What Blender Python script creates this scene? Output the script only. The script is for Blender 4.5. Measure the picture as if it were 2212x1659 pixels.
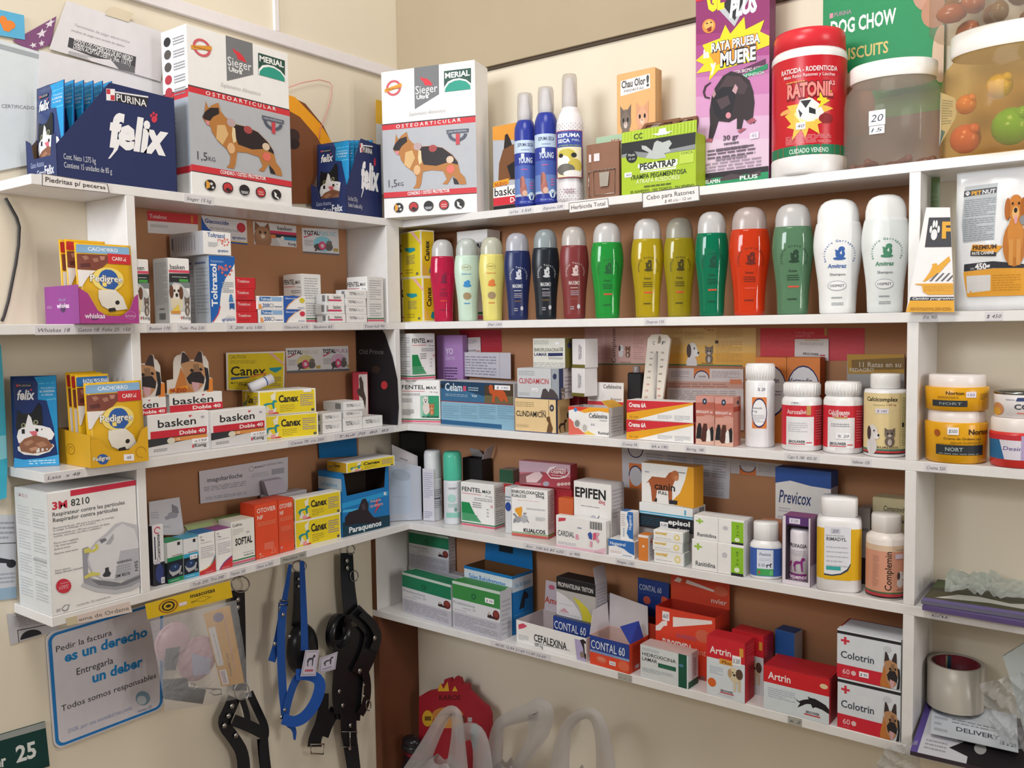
import bpy, math, random
from mathutils import Vector, Matrix
for o in list(bpy.data.objects): bpy.data.objects.remove(o)
SC = bpy.context.scene
COL = SC.collection
rnd = random.Random(7)

# ------------------------------------------------------------------ camera, light, exposure
CAMP = Vector((1.6725, -1.7501, -.2664))
RT = Vector((.799918, .599952, -.013722)); UP = Vector((-.027183, .059067, .997884)); FW = Vector((-.599493, .797852, -.063557))
FPX = 1915.2; IW, IH = 2212., 1659.
cam = bpy.data.cameras.new('camera'); cam.sensor_width = 36; cam.lens = FPX * 36 / IW; cam.clip_start = .05
co = bpy.data.objects.new('camera', cam); COL.objects.link(co)
co.matrix_world = Matrix((( RT.x, UP.x, -FW.x, CAMP.x), (RT.y, UP.y, -FW.y, CAMP.y), (RT.z, UP.z, -FW.z, CAMP.z), (0, 0, 0, 1)))
SC.camera = co
SC.view_settings.view_transform = 'Standard'; SC.view_settings.look = 'None'
SC.view_settings.exposure = 0.36; SC.view_settings.gamma = 1; SC.view_settings.use_curve_mapping = False
W = bpy.data.worlds.new('world'); SC.world = W; W.use_nodes = True
W.node_tree.nodes['Background'].inputs[0].default_value = (.80, .88, 1.0, 1); W.node_tree.nodes['Background'].inputs[1].default_value = .16
def area(name, loc, target, sx, sy, power, col):
    l = bpy.data.lights.new(name, 'AREA'); l.shape = 'RECTANGLE'; l.size = sx; l.size_y = sy; l.energy = power; l.color = col
    o = bpy.data.objects.new(name, l); COL.objects.link(o); o.location = loc
    o.rotation_euler = (Vector(target) - Vector(loc)).to_track_quat('-Z', 'Y').to_euler()
# daylight through the shop window down the left wall, and through the two panes of the door on the right
area('shop_window_light', (.55, -4.0, .62), (.4, -.3, -.2), 1.3, 1.1, 76, (.90, .95, 1))
area('door_pane_light', (3.75, -1.2, .15), (.6, -.1, -.1), .13, 1.1, 13, (1, .96, .9))
area('door_pane_light', (3.9, -.85, .15), (.6, -.1, -.1), .09, 1.1, 9, (1, .96, .9))
area('overhead_fill_light', (1.3, -1.5, 1.5), (.5, -.3, 0), .8, .8, 21, (1, .95, .86))  # added fill from above, standing in for general sky light

# ------------------------------------------------------------------ measured room: x = 0 is the left wall, y = 0 the right wall
DL, DR = .1403, .1481
Z = {1: 0., 2: -.25, 3: -.502, 4: -.752, 5: -.999}
TH = .0172; YL = .8509; YE = 1.0343; XR = 1.3057
def ray(px, py): return FW + RT * ((px - IW/2) / FPX) - UP * ((py - IH/2) / FPX)
def on(ax, val, px, py):
    d = ray(px, py); return CAMP + d * ((val - CAMP[ax]) / d[ax])
def proj(p):
    d = Vector(p) - CAMP; z = d.dot(FW); return (IW/2 + FPX * d.dot(RT) / z, IH/2 - FPX * d.dot(UP) / z)
def dist(p): return (Vector(p) - CAMP).dot(FW)
def cor(side, z, s):
    """A point at height z: s = (px, py) where the support is seen, or (px, setback in metres behind the shelf's front edge)."""
    px, q = s
    if abs(q) > 1.5: return on(2, z, px, q)
    py = 830
    for _ in range(5):
        p = on(0, DL - q, px, py) if side == 'L' else on(1, -(DR - q), px, py)
        p.z = z; py = proj(p)[1]
    return p
def zat(p, py):
    """The height above p whose image row is py."""
    lo = Vector(p); 
    for _ in range(6):
        a = proj(lo)[1]; b = proj(lo + Vector((0, 0, .001)))[1]
        lo.z += (py - a) / (b - a) * .001
    return lo.z

# ------------------------------------------------------------------ materials
MATS = {}
def lin(c): return c/12.92 if c <= .04045 else ((c+.055)/1.055)**2.4
def mat(spec):
    if spec in MATS: return MATS[spec]
    h, _, k = spec.partition(':')
    c = [lin(int(h[i:i+2], 16)/255) for i in (0, 2, 4)] + [1]
    m = bpy.data.materials.new('paint_' + spec.replace(':', '_')); m.use_nodes = True
    nt = m.node_tree; b = nt.nodes['Principled BSDF']; inp = b.inputs
    n = nt.nodes.new('ShaderNodeTexNoise'); n.inputs['Scale'].default_value = 45; n.inputs['Detail'].default_value = 2
    tc = nt.nodes.new('ShaderNodeTexCoord'); nt.links.new(tc.outputs['Object'], n.inputs['Vector'])
    mx = nt.nodes.new('ShaderNodeMix'); mx.data_type = 'RGBA'; mx.blend_type = 'MULTIPLY'; mx.inputs[0].default_value = .10
    mx.inputs[6].default_value = c; nt.links.new(n.outputs['Fac'], mx.inputs[7]); nt.links.new(mx.outputs[2], inp['Base Color'])
    r, metal, tr = .5, 0, 0
    if k == 'g': r = .16
    elif k == 's': r = .28
    elif k == 'd': r = .8
    elif k == 'm': r, metal = .25, 1
    elif k == 't': r, tr = .06, .42                     # coloured liquid in a clear bottle
    elif k == 'c': r, tr = .2, .5                     # milky clear plastic
    elif k == 'j': r, tr = .04, 1                       # clear jar wall
    elif k == 'w': mx.inputs[0].default_value = .45; n.inputs['Scale'].default_value = 9; n.inputs['Detail'].default_value = 6; r = .6
    elif k == 'h': mx.inputs[0].default_value = .16; n.inputs['Scale'].default_value = 3; n.inputs['Detail'].default_value = 5; r = .75
    inp['Roughness'].default_value = r; inp['Metallic'].default_value = metal; inp['Transmission Weight'].default_value = tr
    inp['IOR'].default_value = 1.4
    if k in ('film', 'bag', 'jar'):
        out = nt.nodes['Material Output']
        t = nt.nodes.new('ShaderNodeBsdfTransparent'); t.inputs[0].default_value = c
        ms = nt.nodes.new('ShaderNodeMixShader'); ms.inputs[0].default_value = {'film': .24, 'bag': .6, 'jar': .13}[k]
        inp['Roughness'].default_value = {'film': .1, 'bag': .45, 'jar': .04}[k]
        if k == 'bag':
            tl = nt.nodes.new('ShaderNodeBsdfTranslucent'); tl.inputs[0].default_value = c
            m2 = nt.nodes.new('ShaderNodeMixShader'); m2.inputs[0].default_value = .4
            nt.links.new(b.outputs[0], m2.inputs[1]); nt.links.new(tl.outputs[0], m2.inputs[2]); src = m2.outputs[0]
        else:
            src = b.outputs[0]
            bp = nt.nodes.new('ShaderNodeBump'); bp.inputs['Strength'].default_value = .9 if k == 'film' else .02; bp.inputs['Distance'].default_value = .004
            n2 = nt.nodes.new('ShaderNodeTexNoise'); n2.inputs['Scale'].default_value = 28; n2.inputs['Detail'].default_value = 3; n2.inputs['Distortion'].default_value = 1.5
            nt.links.new(tc.outputs['Object'], n2.inputs['Vector']); nt.links.new(n2.outputs['Fac'], bp.inputs['Height']); nt.links.new(bp.outputs[0], inp['Normal'])
        nt.links.new(t.outputs[0], ms.inputs[1]); nt.links.new(src, ms.inputs[2]); nt.links.new(ms.outputs[0], out.inputs[0])
    MATS[spec] = m; return m

# ------------------------------------------------------------------ mesh builder
class MB:
    def __init__(s): s.v = []; s.f = []; s.m = []; s.sm = []; s.ms = []
    def mi(s, c):
        if c not in s.ms: s.ms.append(c)
        return s.ms.index(c)
    def poly(s, pts, c, smooth=False):
        n = len(s.v); s.v += [tuple(p) for p in pts]; s.f.append(tuple(range(n, n + len(pts)))); s.m.append(s.mi(c)); s.sm.append(smooth)
    def mesh(s, vs, fs, c, smooth=False):
        n = len(s.v); s.v += [tuple(p) for p in vs]
        for f in fs: s.f.append(tuple(i + n for i in f)); s.m.append(s.mi(c)); s.sm.append(smooth)
    def box(s, x0, y0, z0, x1, y1, z1, c, e=.0009):
        e = min(e, (x1-x0)/3, (y1-y0)/3, (z1-z0)/3)
        X = (x0, x1); Y = (y0, y1); ZZ = (z0, z1); vs = []; ix = {}
        for i in (0, 1):
            for j in (0, 1):
                for k in (0, 1):
                    sx, sy, sz = (1-2*i)*e, (1-2*j)*e, (1-2*k)*e
                    for a in range(3):
                        ix[i, j, k, a] = len(vs)
                        vs.append((X[i] + (0 if a == 0 else sx), Y[j] + (0 if a == 1 else sy), ZZ[k] + (0 if a == 2 else sz)))
        fs = []
        for a in range(3):
            for side in (0, 1):
                q = []
                for b, d in ((0, 0), (1, 0), (1, 1), (0, 1)):
                    t = [0, 0, 0]; t[a] = side; t[(a+1) % 3] = b; t[(a+2) % 3] = d; q.append(ix[tuple(t) + (a,)])
                fs.append(q if side else q[::-1])
        for a in range(3):
            b, d = (a+1) % 3, (a+2) % 3
            for p in (0, 1):
                for r in (0, 1):
                    t = [0, 0, 0]; t[b] = p; t[d] = r; t0 = list(t); t1 = list(t); t1[a] = 1
                    q = [ix[tuple(t0) + (b,)], ix[tuple(t1) + (b,)], ix[tuple(t1) + (d,)], ix[tuple(t0) + (d,)]]
                    fs.append(q if (p == r) else q[::-1])
        for i in (0, 1):
            for j in (0, 1):
                for k in (0, 1):
                    q = [ix[i, j, k, a] for a in range(3)]; fs.append(q if (i+j+k) % 2 else q[::-1])
        s.mesh(vs, fs, c)
    def lathe(s, prof, c, seg=28, sx=1., sy=1., cx=0., cy=0., sq=0.):
        """Rings of (radius, z); sq > 0 squares the section off."""
        vs = []
        for r, z in prof:
            for i in range(seg):
                a = 2*math.pi*i/seg; ca, sa = math.cos(a), math.sin(a)
                if sq: 
                    p = 2/(2+sq*6); ca, sa = math.copysign(abs(ca)**p, ca), math.copysign(abs(sa)**p, sa)
                vs.append((cx + r*sx*ca, cy + r*sy*sa, z))
        fs = []
        for j in range(len(prof)-1):
            for i in range(seg):
                fs.append((j*seg+i, j*seg+(i+1) % seg, (j+1)*seg+(i+1) % seg, (j+1)*seg+i))
        s.mesh(vs, fs, c, True)
        n = len(prof)-1
        if prof[0][0] > 1e-6: s.poly([vs[i] for i in range(seg)][::-1], c)
        if prof[n][0] > 1e-6: s.poly([vs[n*seg+i] for i in range(seg)], c)
    def tube(s, pts, r, c, seg=8, closed=False):
        pts = [Vector(p) for p in pts]; n = len(pts); vs = []; up = None
        for i, p in enumerate(pts):
            t = (pts[(i+1) % n] - pts[i-1]) if closed else (pts[min(i+1, n-1)] - pts[max(i-1, 0)])
            t.normalize()
            if up is None: up = Vector((0, 0, 1)) if abs(t.z) < .9 else Vector((1, 0, 0))
            a = t.cross(up).normalized(); up = a.cross(t)
            vs += [p + (a*math.cos(2*math.pi*k/seg) + up*math.sin(2*math.pi*k/seg))*r for k in range(seg)]
        fs = [(i*seg+k, i*seg+(k+1) % seg, ((i+1) % n)*seg+(k+1) % seg, ((i+1) % n)*seg+k) for i in range(n if closed else n-1) for k in range(seg)]
        if not closed: fs += [tuple(range(seg))[::-1], tuple(range((n-1)*seg, n*seg))]
        s.mesh(vs, fs, c, True)
    def ball(s, p, r, c, sx=1, sy=1, sz=1, seg=12):
        p = Vector(p); k = seg//2; vs = []
        for j in range(k+1):
            t = math.pi*j/k
            for i in range(seg):
                a = 2*math.pi*i/seg; vs.append(p + Vector((r*sx*math.sin(t)*math.cos(a), r*sy*math.sin(t)*math.sin(a), -r*sz*math.cos(t))))
        s.mesh(vs, [(j*seg+i, j*seg+(i+1) % seg, (j+1)*seg+(i+1) % seg, (j+1)*seg+i) for j in range(k) for i in range(seg)], c, True)
    def slab(s, pts, n, t, c):
        """A flat outline given real thickness t, away from its face normal n."""
        n = Vector(n) * -t; a = [Vector(p) for p in pts]; b = [p + n for p in a]
        s.poly(a, c); s.poly(b[::-1], c)
        for i in range(len(a)):
            j = (i+1) % len(a); s.poly([a[j], a[i], b[i], b[j]], c)
    def build(s, name, parent=None, loc=(0, 0, 0), rz=0., ry=0.):
        me = bpy.data.meshes.new(name); me.from_pydata(s.v, [], s.f)
        for c in s.ms: me.materials.append(mat(c))
        me.polygons.foreach_set('material_index', s.m); me.polygons.foreach_set('use_smooth', s.sm); me.update()
        o = bpy.data.objects.new(name, me); COL.objects.link(o)
        o.location = loc; o.rotation_euler = (0, ry, rz)
        if parent: o.parent = parent
        return o
def tag(o, label, cat, group=None):
    o['label'] = label; o['category'] = cat
    if group: o['group'] = group
    return o
def struct(o): o['kind'] = 'structure'; return o
def empty(name, loc, rz=0.):
    o = bpy.data.objects.new(name, None); COL.objects.link(o); o.location = loc; o.rotation_euler = (0, 0, rz); o.empty_display_size = .02; return o

# ------------------------------------------------------------------ printing on surfaces
TXT = {}
def glyphs(s, b, sh):
    k = (s, b, sh)
    if k not in TXT:
        cu = bpy.data.curves.new('t', 'FONT'); cu.body = s; cu.resolution_u = 2; cu.offset = b; cu.shear = sh; cu.fill_mode = 'FRONT'
        ob = bpy.data.objects.new('t', cu); me = bpy.data.meshes.new_from_object(ob)
        vs = [(v.co.x, v.co.y) for v in me.vertices]; fs = [tuple(p.vertices) for p in me.polygons]
        bpy.data.objects.remove(ob); bpy.data.curves.remove(cu); bpy.data.meshes.remove(me)
        x0 = min([v[0] for v in vs] or [0]); x1 = max([v[0] for v in vs] or [1])
        TXT[k] = ([((x-x0)/.729, y/.729) for x, y in vs], fs, (x1-x0)/.729)
    return TXT[k]
def clip(p, ax, lo, hi):
    for sg, lim in ((1, lo), (-1, -hi)):
        q = []
        for i in range(len(p)):
            a, b = p[i-1], p[i]; da, db = sg*a[ax]-lim, sg*b[ax]-lim
            if (da >= 0) != (db >= 0):
                t = da/(da-db); q.append((a[0]+(b[0]-a[0])*t, a[1]+(b[1]-a[1])*t))
            if db >= 0: q.append(b)
        p = q
        if len(p) < 3: return []
    return p
class Face:
    """A printable face: fn(u, v, lift) gives the point; W, H its size in metres; nu, nv strips if it is curved."""
    def __init__(s, fn, Wm, Hm, nu=0, nv=0, lo=None): s.fn, s.W, s.H, s.nu, s.nv, s.lo = fn, Wm, Hm, nu, nv, lo
    def emit(s, mb, p, c, k):
        l = .00018 + .00005*k
        for ax in (0, 1):
            if min(q[ax] for q in p) < -.001 or max(q[ax] for q in p) > 1.001: p = clip(p, ax, 0, 1)
            if len(p) < 3: return
        if s.lo is not None:
            p = clip(p, 0, s.lo, 99)
            if not p: return
        if not s.nu: mb.poly([s.fn(u, v, l) for u, v in p], c); return
        us = [q[0] for q in p]; vs = [q[1] for q in p]; n, m = s.nu, max(s.nv, 1)
        for i in range(int(math.floor(min(us)*n)), int(math.ceil(max(us)*n))):
            a = clip(p, 0, i/n, (i+1)/n)
            if not a: continue
            for j in range(int(math.floor(min(vs)*m)), int(math.ceil(max(vs)*m))):
                b = clip(a, 1, j/m, (j+1)/m)
                if len(b) > 2: mb.poly([s.fn(u, v, l) for u, v in b], c, True)
def flat(O, U, V, Wm, Hm):
    O, U, V = Vector(O), Vector(U), Vector(V); N = U.cross(V)
    return Face(lambda u, v, l: O + U*(u*Wm) + V*(v*Hm) + N*l, Wm, Hm)
def quadface(p00, p10, p11, p01):
    N = (p10-p00).cross(p01-p00).normalized()
    f = Face(lambda u, v, l: (p00*(1-u)+p10*u)*(1-v) + (p01*(1-u)+p11*u)*v + N*l, (p10-p00).length, (p01-p00).length); f.N = N
    return f
# art primitives, all in fractions of the face
def R(x0, y0, x1, y1, c): return ('p', [(x0, y0), (x1, y0), (x1, y1), (x0, y1)], c)
def P(c, *xy): return ('p', [(xy[i], xy[i+1]) for i in range(0, len(xy), 2)], c)
def E(cx, cy, rx, ry, c, a0=0, a1=360, n=20): return ('p', [(cx+rx*math.cos(math.radians(a0+(a1-a0)*i/n)), cy+ry*math.sin(math.radians(a0+(a1-a0)*i/n))) for i in range(n + (a1-a0 < 360))], c)
def RG(cx, cy, rx, ry, t, c, a0=0, a1=360, n=18):
    """Ring or arc, t = inner share of the radius."""
    out = []
    for i in range(n):
        a, b = (math.radians(a0+(a1-a0)*j/n) for j in (i, i+1))
        out.append(('p', [(cx+rx*k*math.cos(q), cy+ry*k*math.sin(q)) for q, k in ((a, t), (a, 1), (b, 1), (b, t))], c))
    return ('m', out)
def T(x, y, h, s, c='201E22', w=None, b=0., sh=0., al=0): return ('t', x, y, h, s, c, w, b, sh, al)
def V(x, y, h, s, c='201E22', w=None, b=0.): return ('v', x, y, h, s, c, w, b)
def A(cx, cy, r, a0, a1, h, s, c): return ('a', cx, cy, r, a0, a1, h, s, c)
def G(x0, y0, x1, y1, n, c='8C8A90', d=.42): return ('g', x0, y0, x1, y1, n, c, d)
def Q(rect, c, *xy):
    """Outline digitised in picture units, rect = (x0, y_top, x1, y_bottom) being the whole face."""
    a, t, b, d = rect
    return ('p', [((xy[i]-a)/(b-a), (d-xy[i+1])/(d-t)) for i in range(0, len(xy), 2)], c)
def FIT(x0, y0, x1, y1, items):
    """A drawing made for the unit square, placed in part of a face."""
    return ('f', x0, y0, x1-x0, y1-y0, items)
def draw(mb, fc, items, k=0, tr=None, seed=1):
    r = random.Random(seed)
    def em(p, c):
        if tr: p = [tr(u, v) for u, v in p]
        fc.emit(mb, p, c, k)
    Wf, Hf = fc.W, fc.H
    for it in items:
        k += 1; t = it[0]
        if t == 'p': em(it[1], it[2])
        elif t == 'm':
            for q in it[1]: em(q[1], q[2])
        elif t == 't':
            _, x, y, h, s, c, w, b, sh, al = it
            vs, fs, wd = glyphs(s, b, sh); su = w/wd if w else h*Hf/Wf
            if al: x -= su*wd/2
            for f in fs: em([(x+vs[i][0]*su, y+vs[i][1]*h) for i in f], c)
        elif t == 'v':
            _, x, y, h, s, c, w, b = it
            vs, fs, wd = glyphs(s, b, 0); sv = w/wd if w else h*Wf/Hf
            for f in fs: em([(x-vs[i][1]*h, y+vs[i][0]*sv) for i in f], c)
        elif t == 'a':
            _, cx, cy, rr, a0, a1, h, s, c = it; s = s.replace(' ', '·')
            for i, ch in enumerate(s):
                if ch == '·': continue
                a = math.radians(a0+(a1-a0)*(i+.5)/len(s)); vs, fs, wd = glyphs(ch, .012, 0)
                hm = h*Hf; ca, sa = math.cos(a), math.sin(a); sw = min(1, abs(math.radians(a1-a0))*rr*Wf/len(s)/(wd*hm)*.9)
                for f in fs:
                    pts = []
                    for i2 in f:
                        lx, ly = (vs[i2][0]-wd/2)*hm*sw, vs[i2][1]*hm
                        pts.append((cx+(rr*Wf*ca + ly*ca + lx*sa)/Wf, cy+(rr*Wf*sa + ly*sa - lx*ca)/Hf))
                    em(pts, c)
        elif t == 'g':
            _, x0, y0, x1, y1, n, c, d = it; dy = (y1-y0)/n
            for i in range(n):
                y = y1-(i+1)*dy; x = x0; end = x1 if (i % 4 != 3 or n < 3) else x0+(x1-x0)*(.45+.4*r.random())
                while x < end-.004:
                    e = min(end, x+(x1-x0)*(.07+.16*r.random())); em([(x, y), (e, y), (e, y+dy*d), (x, y+dy*d)], c); x = e+(x1-x0)*.03
        elif t == 'f':
            _, x0, y0, w, h, sub = it
            f2 = Face(fc.fn, Wf*w, Hf*h, fc.nu, fc.nv, fc.lo)
            g = lambda u, v, x0=x0, y0=y0, w=w, h=h: (tr or (lambda a, b: (a, b)))(x0+u*w, y0+v*h)
            k = draw(mb, f2, sub, k, g, seed)
    return k
# ------------------------------------------------------------------ survey: crops of the photograph (x, y, scale) in which faces were measured
ZO = {}
for i, (x, y) in enumerate(((0, 0), (600, 0), (1040, 0), (1572, 0), (0, 380), (440, 400), (860, 400), (1572, 360))): ZO[i+1] = (x, y, 640/2212)
for i, (x, y) in enumerate(((0, 700), (400, 680), (840, 680), (1240, 680), (1660, 700), (0, 980), (400, 920), (840, 920))): ZO[i+11] = (x, y, 480/2212)
for i, (x, y) in enumerate(((1240, 960), (1620, 980), (840, 1180), (1240, 1220), (1620, 1260), (0, 1260), (440, 1180), (820, 1380))): ZO[i+21] = (x, y, 480/2212)
ZO[15] = (1660, 700, 552/2212); ZO[25] = (1620, 1260, 592/2212); ZO[26] = (0, 1260, 560/2212); ZO[27] = (440, 1180, 460/1593); ZO[28] = (820, 1380, 600/2212)
ZO[31] = (1960, 1180, 252/873); ZO[34] = (300, 1040, 260/1797); ZO[35] = (820, 930, 300/2164); ZO[36] = (1900, 340, 312/1438); ZO[0] = (0, 0, 1)
def full(z, p): o = ZO[z]; return (o[0]+p[0]*o[2], o[1]+p[1]*o[2])
class Zm:
    """A face measured by its corners TL TR BR BL in crop z; turns crop positions into fractions of the face."""
    def __init__(s, z, tl, tr, br, bl):
        s.z = z; s.tl, s.tr, s.br, s.bl = (full(z, p) for p in (tl, tr, br, bl))
        (x0, y0), (x1, y1), (x2, y2), (x3, y3) = bl, br, tr, tl
        dx1, dx2, dx3 = x1-x2, x3-x2, x0-x1+x2-x3; dy1, dy2, dy3 = y1-y2, y3-y2, y0-y1+y2-y3
        de = dx1*dy2-dx2*dy1; g = (dx3*dy2-dx2*dy3)/de; h = (dx1*dy3-dx3*dy1)/de
        s.M = Matrix(((x1-x0+g*x1, x3-x0+h*x3, x0), (y1-y0+g*y1, y3-y0+h*y3, y0), (g, h, 1))).inverted()
    def __call__(s, x, y): p = s.M @ Vector((x, y, 1)); return (p.x/p.z, p.y/p.z)
    def q(s, c, *xy): return ('p', [s(xy[i], xy[i+1]) for i in range(0, len(xy), 2)], c)
    def r(s, x0, y0, x1, y1, c): return s.q(c, x0, y0, x1, y0, x1, y1, x0, y1)
    def e(s, cx, cy, rx, ry, c, n=20): return ('p', [s(cx+rx*math.cos(6.28319*i/n), cy-ry*math.sin(6.28319*i/n)) for i in range(n)], c)
    def t(s, x0, y0, x1, y1, cap, st, c='201E22', b=0., sh=0.):
        u, v = s(x0, y0); u1, _ = s(x1, y1); return ('t', u, v, s(x0, y0-cap)[1]-v, st, c, u1-u, b, sh, 0)
    def vt(s, x, y, x1, y1, cap, st, c='201E22', b=0.):
        u, v = s(x, y); v1 = s(x1, y1)[1]; return ('v', u, v, u-s(x-cap, y)[0], st, c, v1-v, b)
    def g(s, x0, y0, x1, y1, n, c='8C8A90', d=.42):
        a, b = s(x0, y0), s(x1, y1); return ('g', a[0], b[1], b[0], a[1], n, c, d)

WH = 'EFEDEC'
TOP = {}
def base_z(z): return Z[z]+.0004 if isinstance(z, int) else (TOP[z.name] if not isinstance(z, float) else z)
def room_for(side, p, yaw, w, d):
    n = Vector((-math.sin(yaw), math.cos(yaw), 0)); x = Vector((math.cos(yaw), math.sin(yaw), 0))
    for q in (p, p+x*w):
        if n.x < -.05: d = min(d, (q.x-.007)/-n.x)
        if n.y > .05: d = min(d, (-.007-q.y)/n.y)
    return max(d, .004)
def faces(w, d, h):
    return {'F': flat((0, 0, 0), (1, 0, 0), (0, 0, 1), w, h), 'L': flat((0, d, 0), (0, -1, 0), (0, 0, 1), d, h),
            'R': flat((w, 0, 0), (0, 1, 0), (0, 0, 1), d, h), 'T': flat((0, 0, h), (1, 0, 0), (0, 1, 0), w, d)}
STK = 'F4F2F6'
def sticker(parent, fc, x, y, w, h, s='', part='price_sticker', c=STK, ink='4A4A5C'):
    mb = MB(); pts = [fc.fn(u, v, .0011) for u, v in ((x, y), (x+w, y), (x+w, y+h), (x, y+h))]
    if not fc.nu:
        n = (pts[1]-pts[0]).cross(pts[3]-pts[0]).normalized(); mb.slab(pts, n, .0006, c)
    else: draw(mb, fc, [R(x, y, x+w, y+h, c)], 16)
    if s: draw(mb, Face(lambda u, v, l: fc.fn(u, v, l+.00105 if not fc.nu else l), fc.W, fc.H, fc.nu, fc.nv), [T(x+w*.12, y+h*.25, h*.5, s, ink, w*.76, 0, .2)], 18 if fc.nu else 0)
    return mb.build(part, parent)
def frame_of(side, z, S, s, B=None):
    zz = base_z(z)
    if s is None: a, b = S.bl, S.br
    else:
        sa, sb = s if isinstance(s, tuple) else (s, s); a, b = (S.bl[0], sa), (S.br[0], sb)
    pa, pb = cor(side, zz, a), cor(side, zz, b)
    if s is None:                                                  # nothing stands over the shelf's edge
        for p in (pa, pb):
            if side == 'R' and p.y < -DR+.001: p.y = -DR+.001
            if side == 'L' and p.x > DL-.001: p.x = DL-.001
    v = pb-pa
    return zz, pa, v.length, math.atan2(v.y, v.x), zat(pa, S.tl[1])-zz
def carton(name, label, cat, side, z, S, s=None, d=.06, c=WH, F=(), L=(), R_=(), T_=(), group=None, stk=(), flap=True, h=None, root=None):
    zz, pa, w, yaw, hh = frame_of(side, z, S, s); h = h or hh; d = room_for(side, pa, yaw, w, d)
    mb = MB(); mb.box(0, 0, 0, w, d, h, c); fs = faces(w, d, h)
    for k, (key, a) in enumerate((('F', F), ('L', L), ('R', R_), ('T', T_))): draw(mb, fs[key], a, 0, None, k+len(label))
    o = mb.build(name, None, pa, yaw); tag(o, label, cat, group); TOP[o.name] = zz+h+.0002
    if flap:                                                       # the tucked closing flap on the top
        m = MB(); m.box(w*.03, d*.04, h, w*.97, d*.93, h+.0007, (T_[0][2] if T_ and T_[0][0] == 'p' else c), .0003); m.build('tuck_flap', o)
        TOP[o.name] += .0007
    for q in stk: sticker(o, fs[q[0]], *q[1:])
    o['dims'] = '%.3f %.3f %.3f' % (w, d, h)
    return o
def tray(name, label, cat, side, z, S, s=None, d=.08, c=WH, ci='8A6A48', F=(), L=(), R_=(), outF=None, outL=None, outR=None, outB=None, group=None, stk=(), h=None, t=.0012, wb=1.):
    """Open-topped carton of thin board; out* are wall outlines in fractions (default a plain wall)."""
    zz, pa, w, yaw, hh = frame_of(side, z, S, s); h = h or hh; d = room_for(side, pa, yaw, w, d)
    mb = MB(); fs = faces(w, d, h); wf = w; w = w*wb; fs['B'] = flat((w, d, 0), (-1, 0, 0), (0, 0, 1), w, h); fs['R'] = flat((w, 0, 0), (0, 1, 0), (0, 0, 1), d, h)
    mb.box(t, t, .0002, w-t, d-t, t, ci, .0002)
    rect = [(0, 0), (1, 0), (1, 1), (0, 1)]
    for key, ol, a in (('F', outF, F), ('L', outL, L), ('R', outR, R_), ('B', outB, ())):
        if key == 'R' and wb < 1: continue
        f = fs[key]; pts = [f.fn(u, v, 0) for u, v in ol or rect]; n = (f.fn(0, 0, 1)-f.fn(0, 0, 0))
        if key in 'FB': pts2 = [f.fn(min(max(u, t/w), 1-t/w), v, -t/2) for u, v in ol or rect]
        else: pts2 = [f.fn(min(max(u, t/d), 1-t/d), v, -t/2) for u, v in ol or rect]
        mb.slab(pts, n, t/2, c); mb.slab(pts2, n, t/2, ci); draw(mb, f, a, 0, None, 5)
    o = mb.build(name, None, pa, yaw); tag(o, label, cat, group); TOP[o.name] = zz+h
    for q in stk: sticker(o, fs[q[0]], *q[1:])
    o['dims'] = '%.3f %.3f %.3f' % (w, d, h); o['w'] = w; o['d'] = d; o['h'] = h
    return o
def flapq(o, pts, c, ci=None, art=(), name='lid_flap'):
    """A board flap given by local corners, first edge at the bottom."""
    mb = MB(); p = [Vector(q) for q in pts]; n = (p[1]-p[0]).cross(p[-1]-p[0]).normalized()
    mb.slab(p, n, .0008, c)
    if ci: mb.slab([q-n*.0008 for q in p], n, .0005, ci)
    if art: draw(mb, quadface(*p[:4]), art)
    return mb.build(name, o)
def sec(ca, sa, sq):
    if not sq: return ca, sa
    p = 2/(2+sq*6); return math.copysign(abs(ca)**p, ca), math.copysign(abs(sa)**p, sa)
def lerp_prof(prof, z):
    for (r0, z0), (r1, z1) in zip(prof, prof[1:]):
        if z0 <= z <= z1 and z1 > z0: return r0+(r1-r0)*(z-z0)/(z1-z0)
    return prof[-1][0] if z > prof[-1][1] else prof[0][0]
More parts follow.
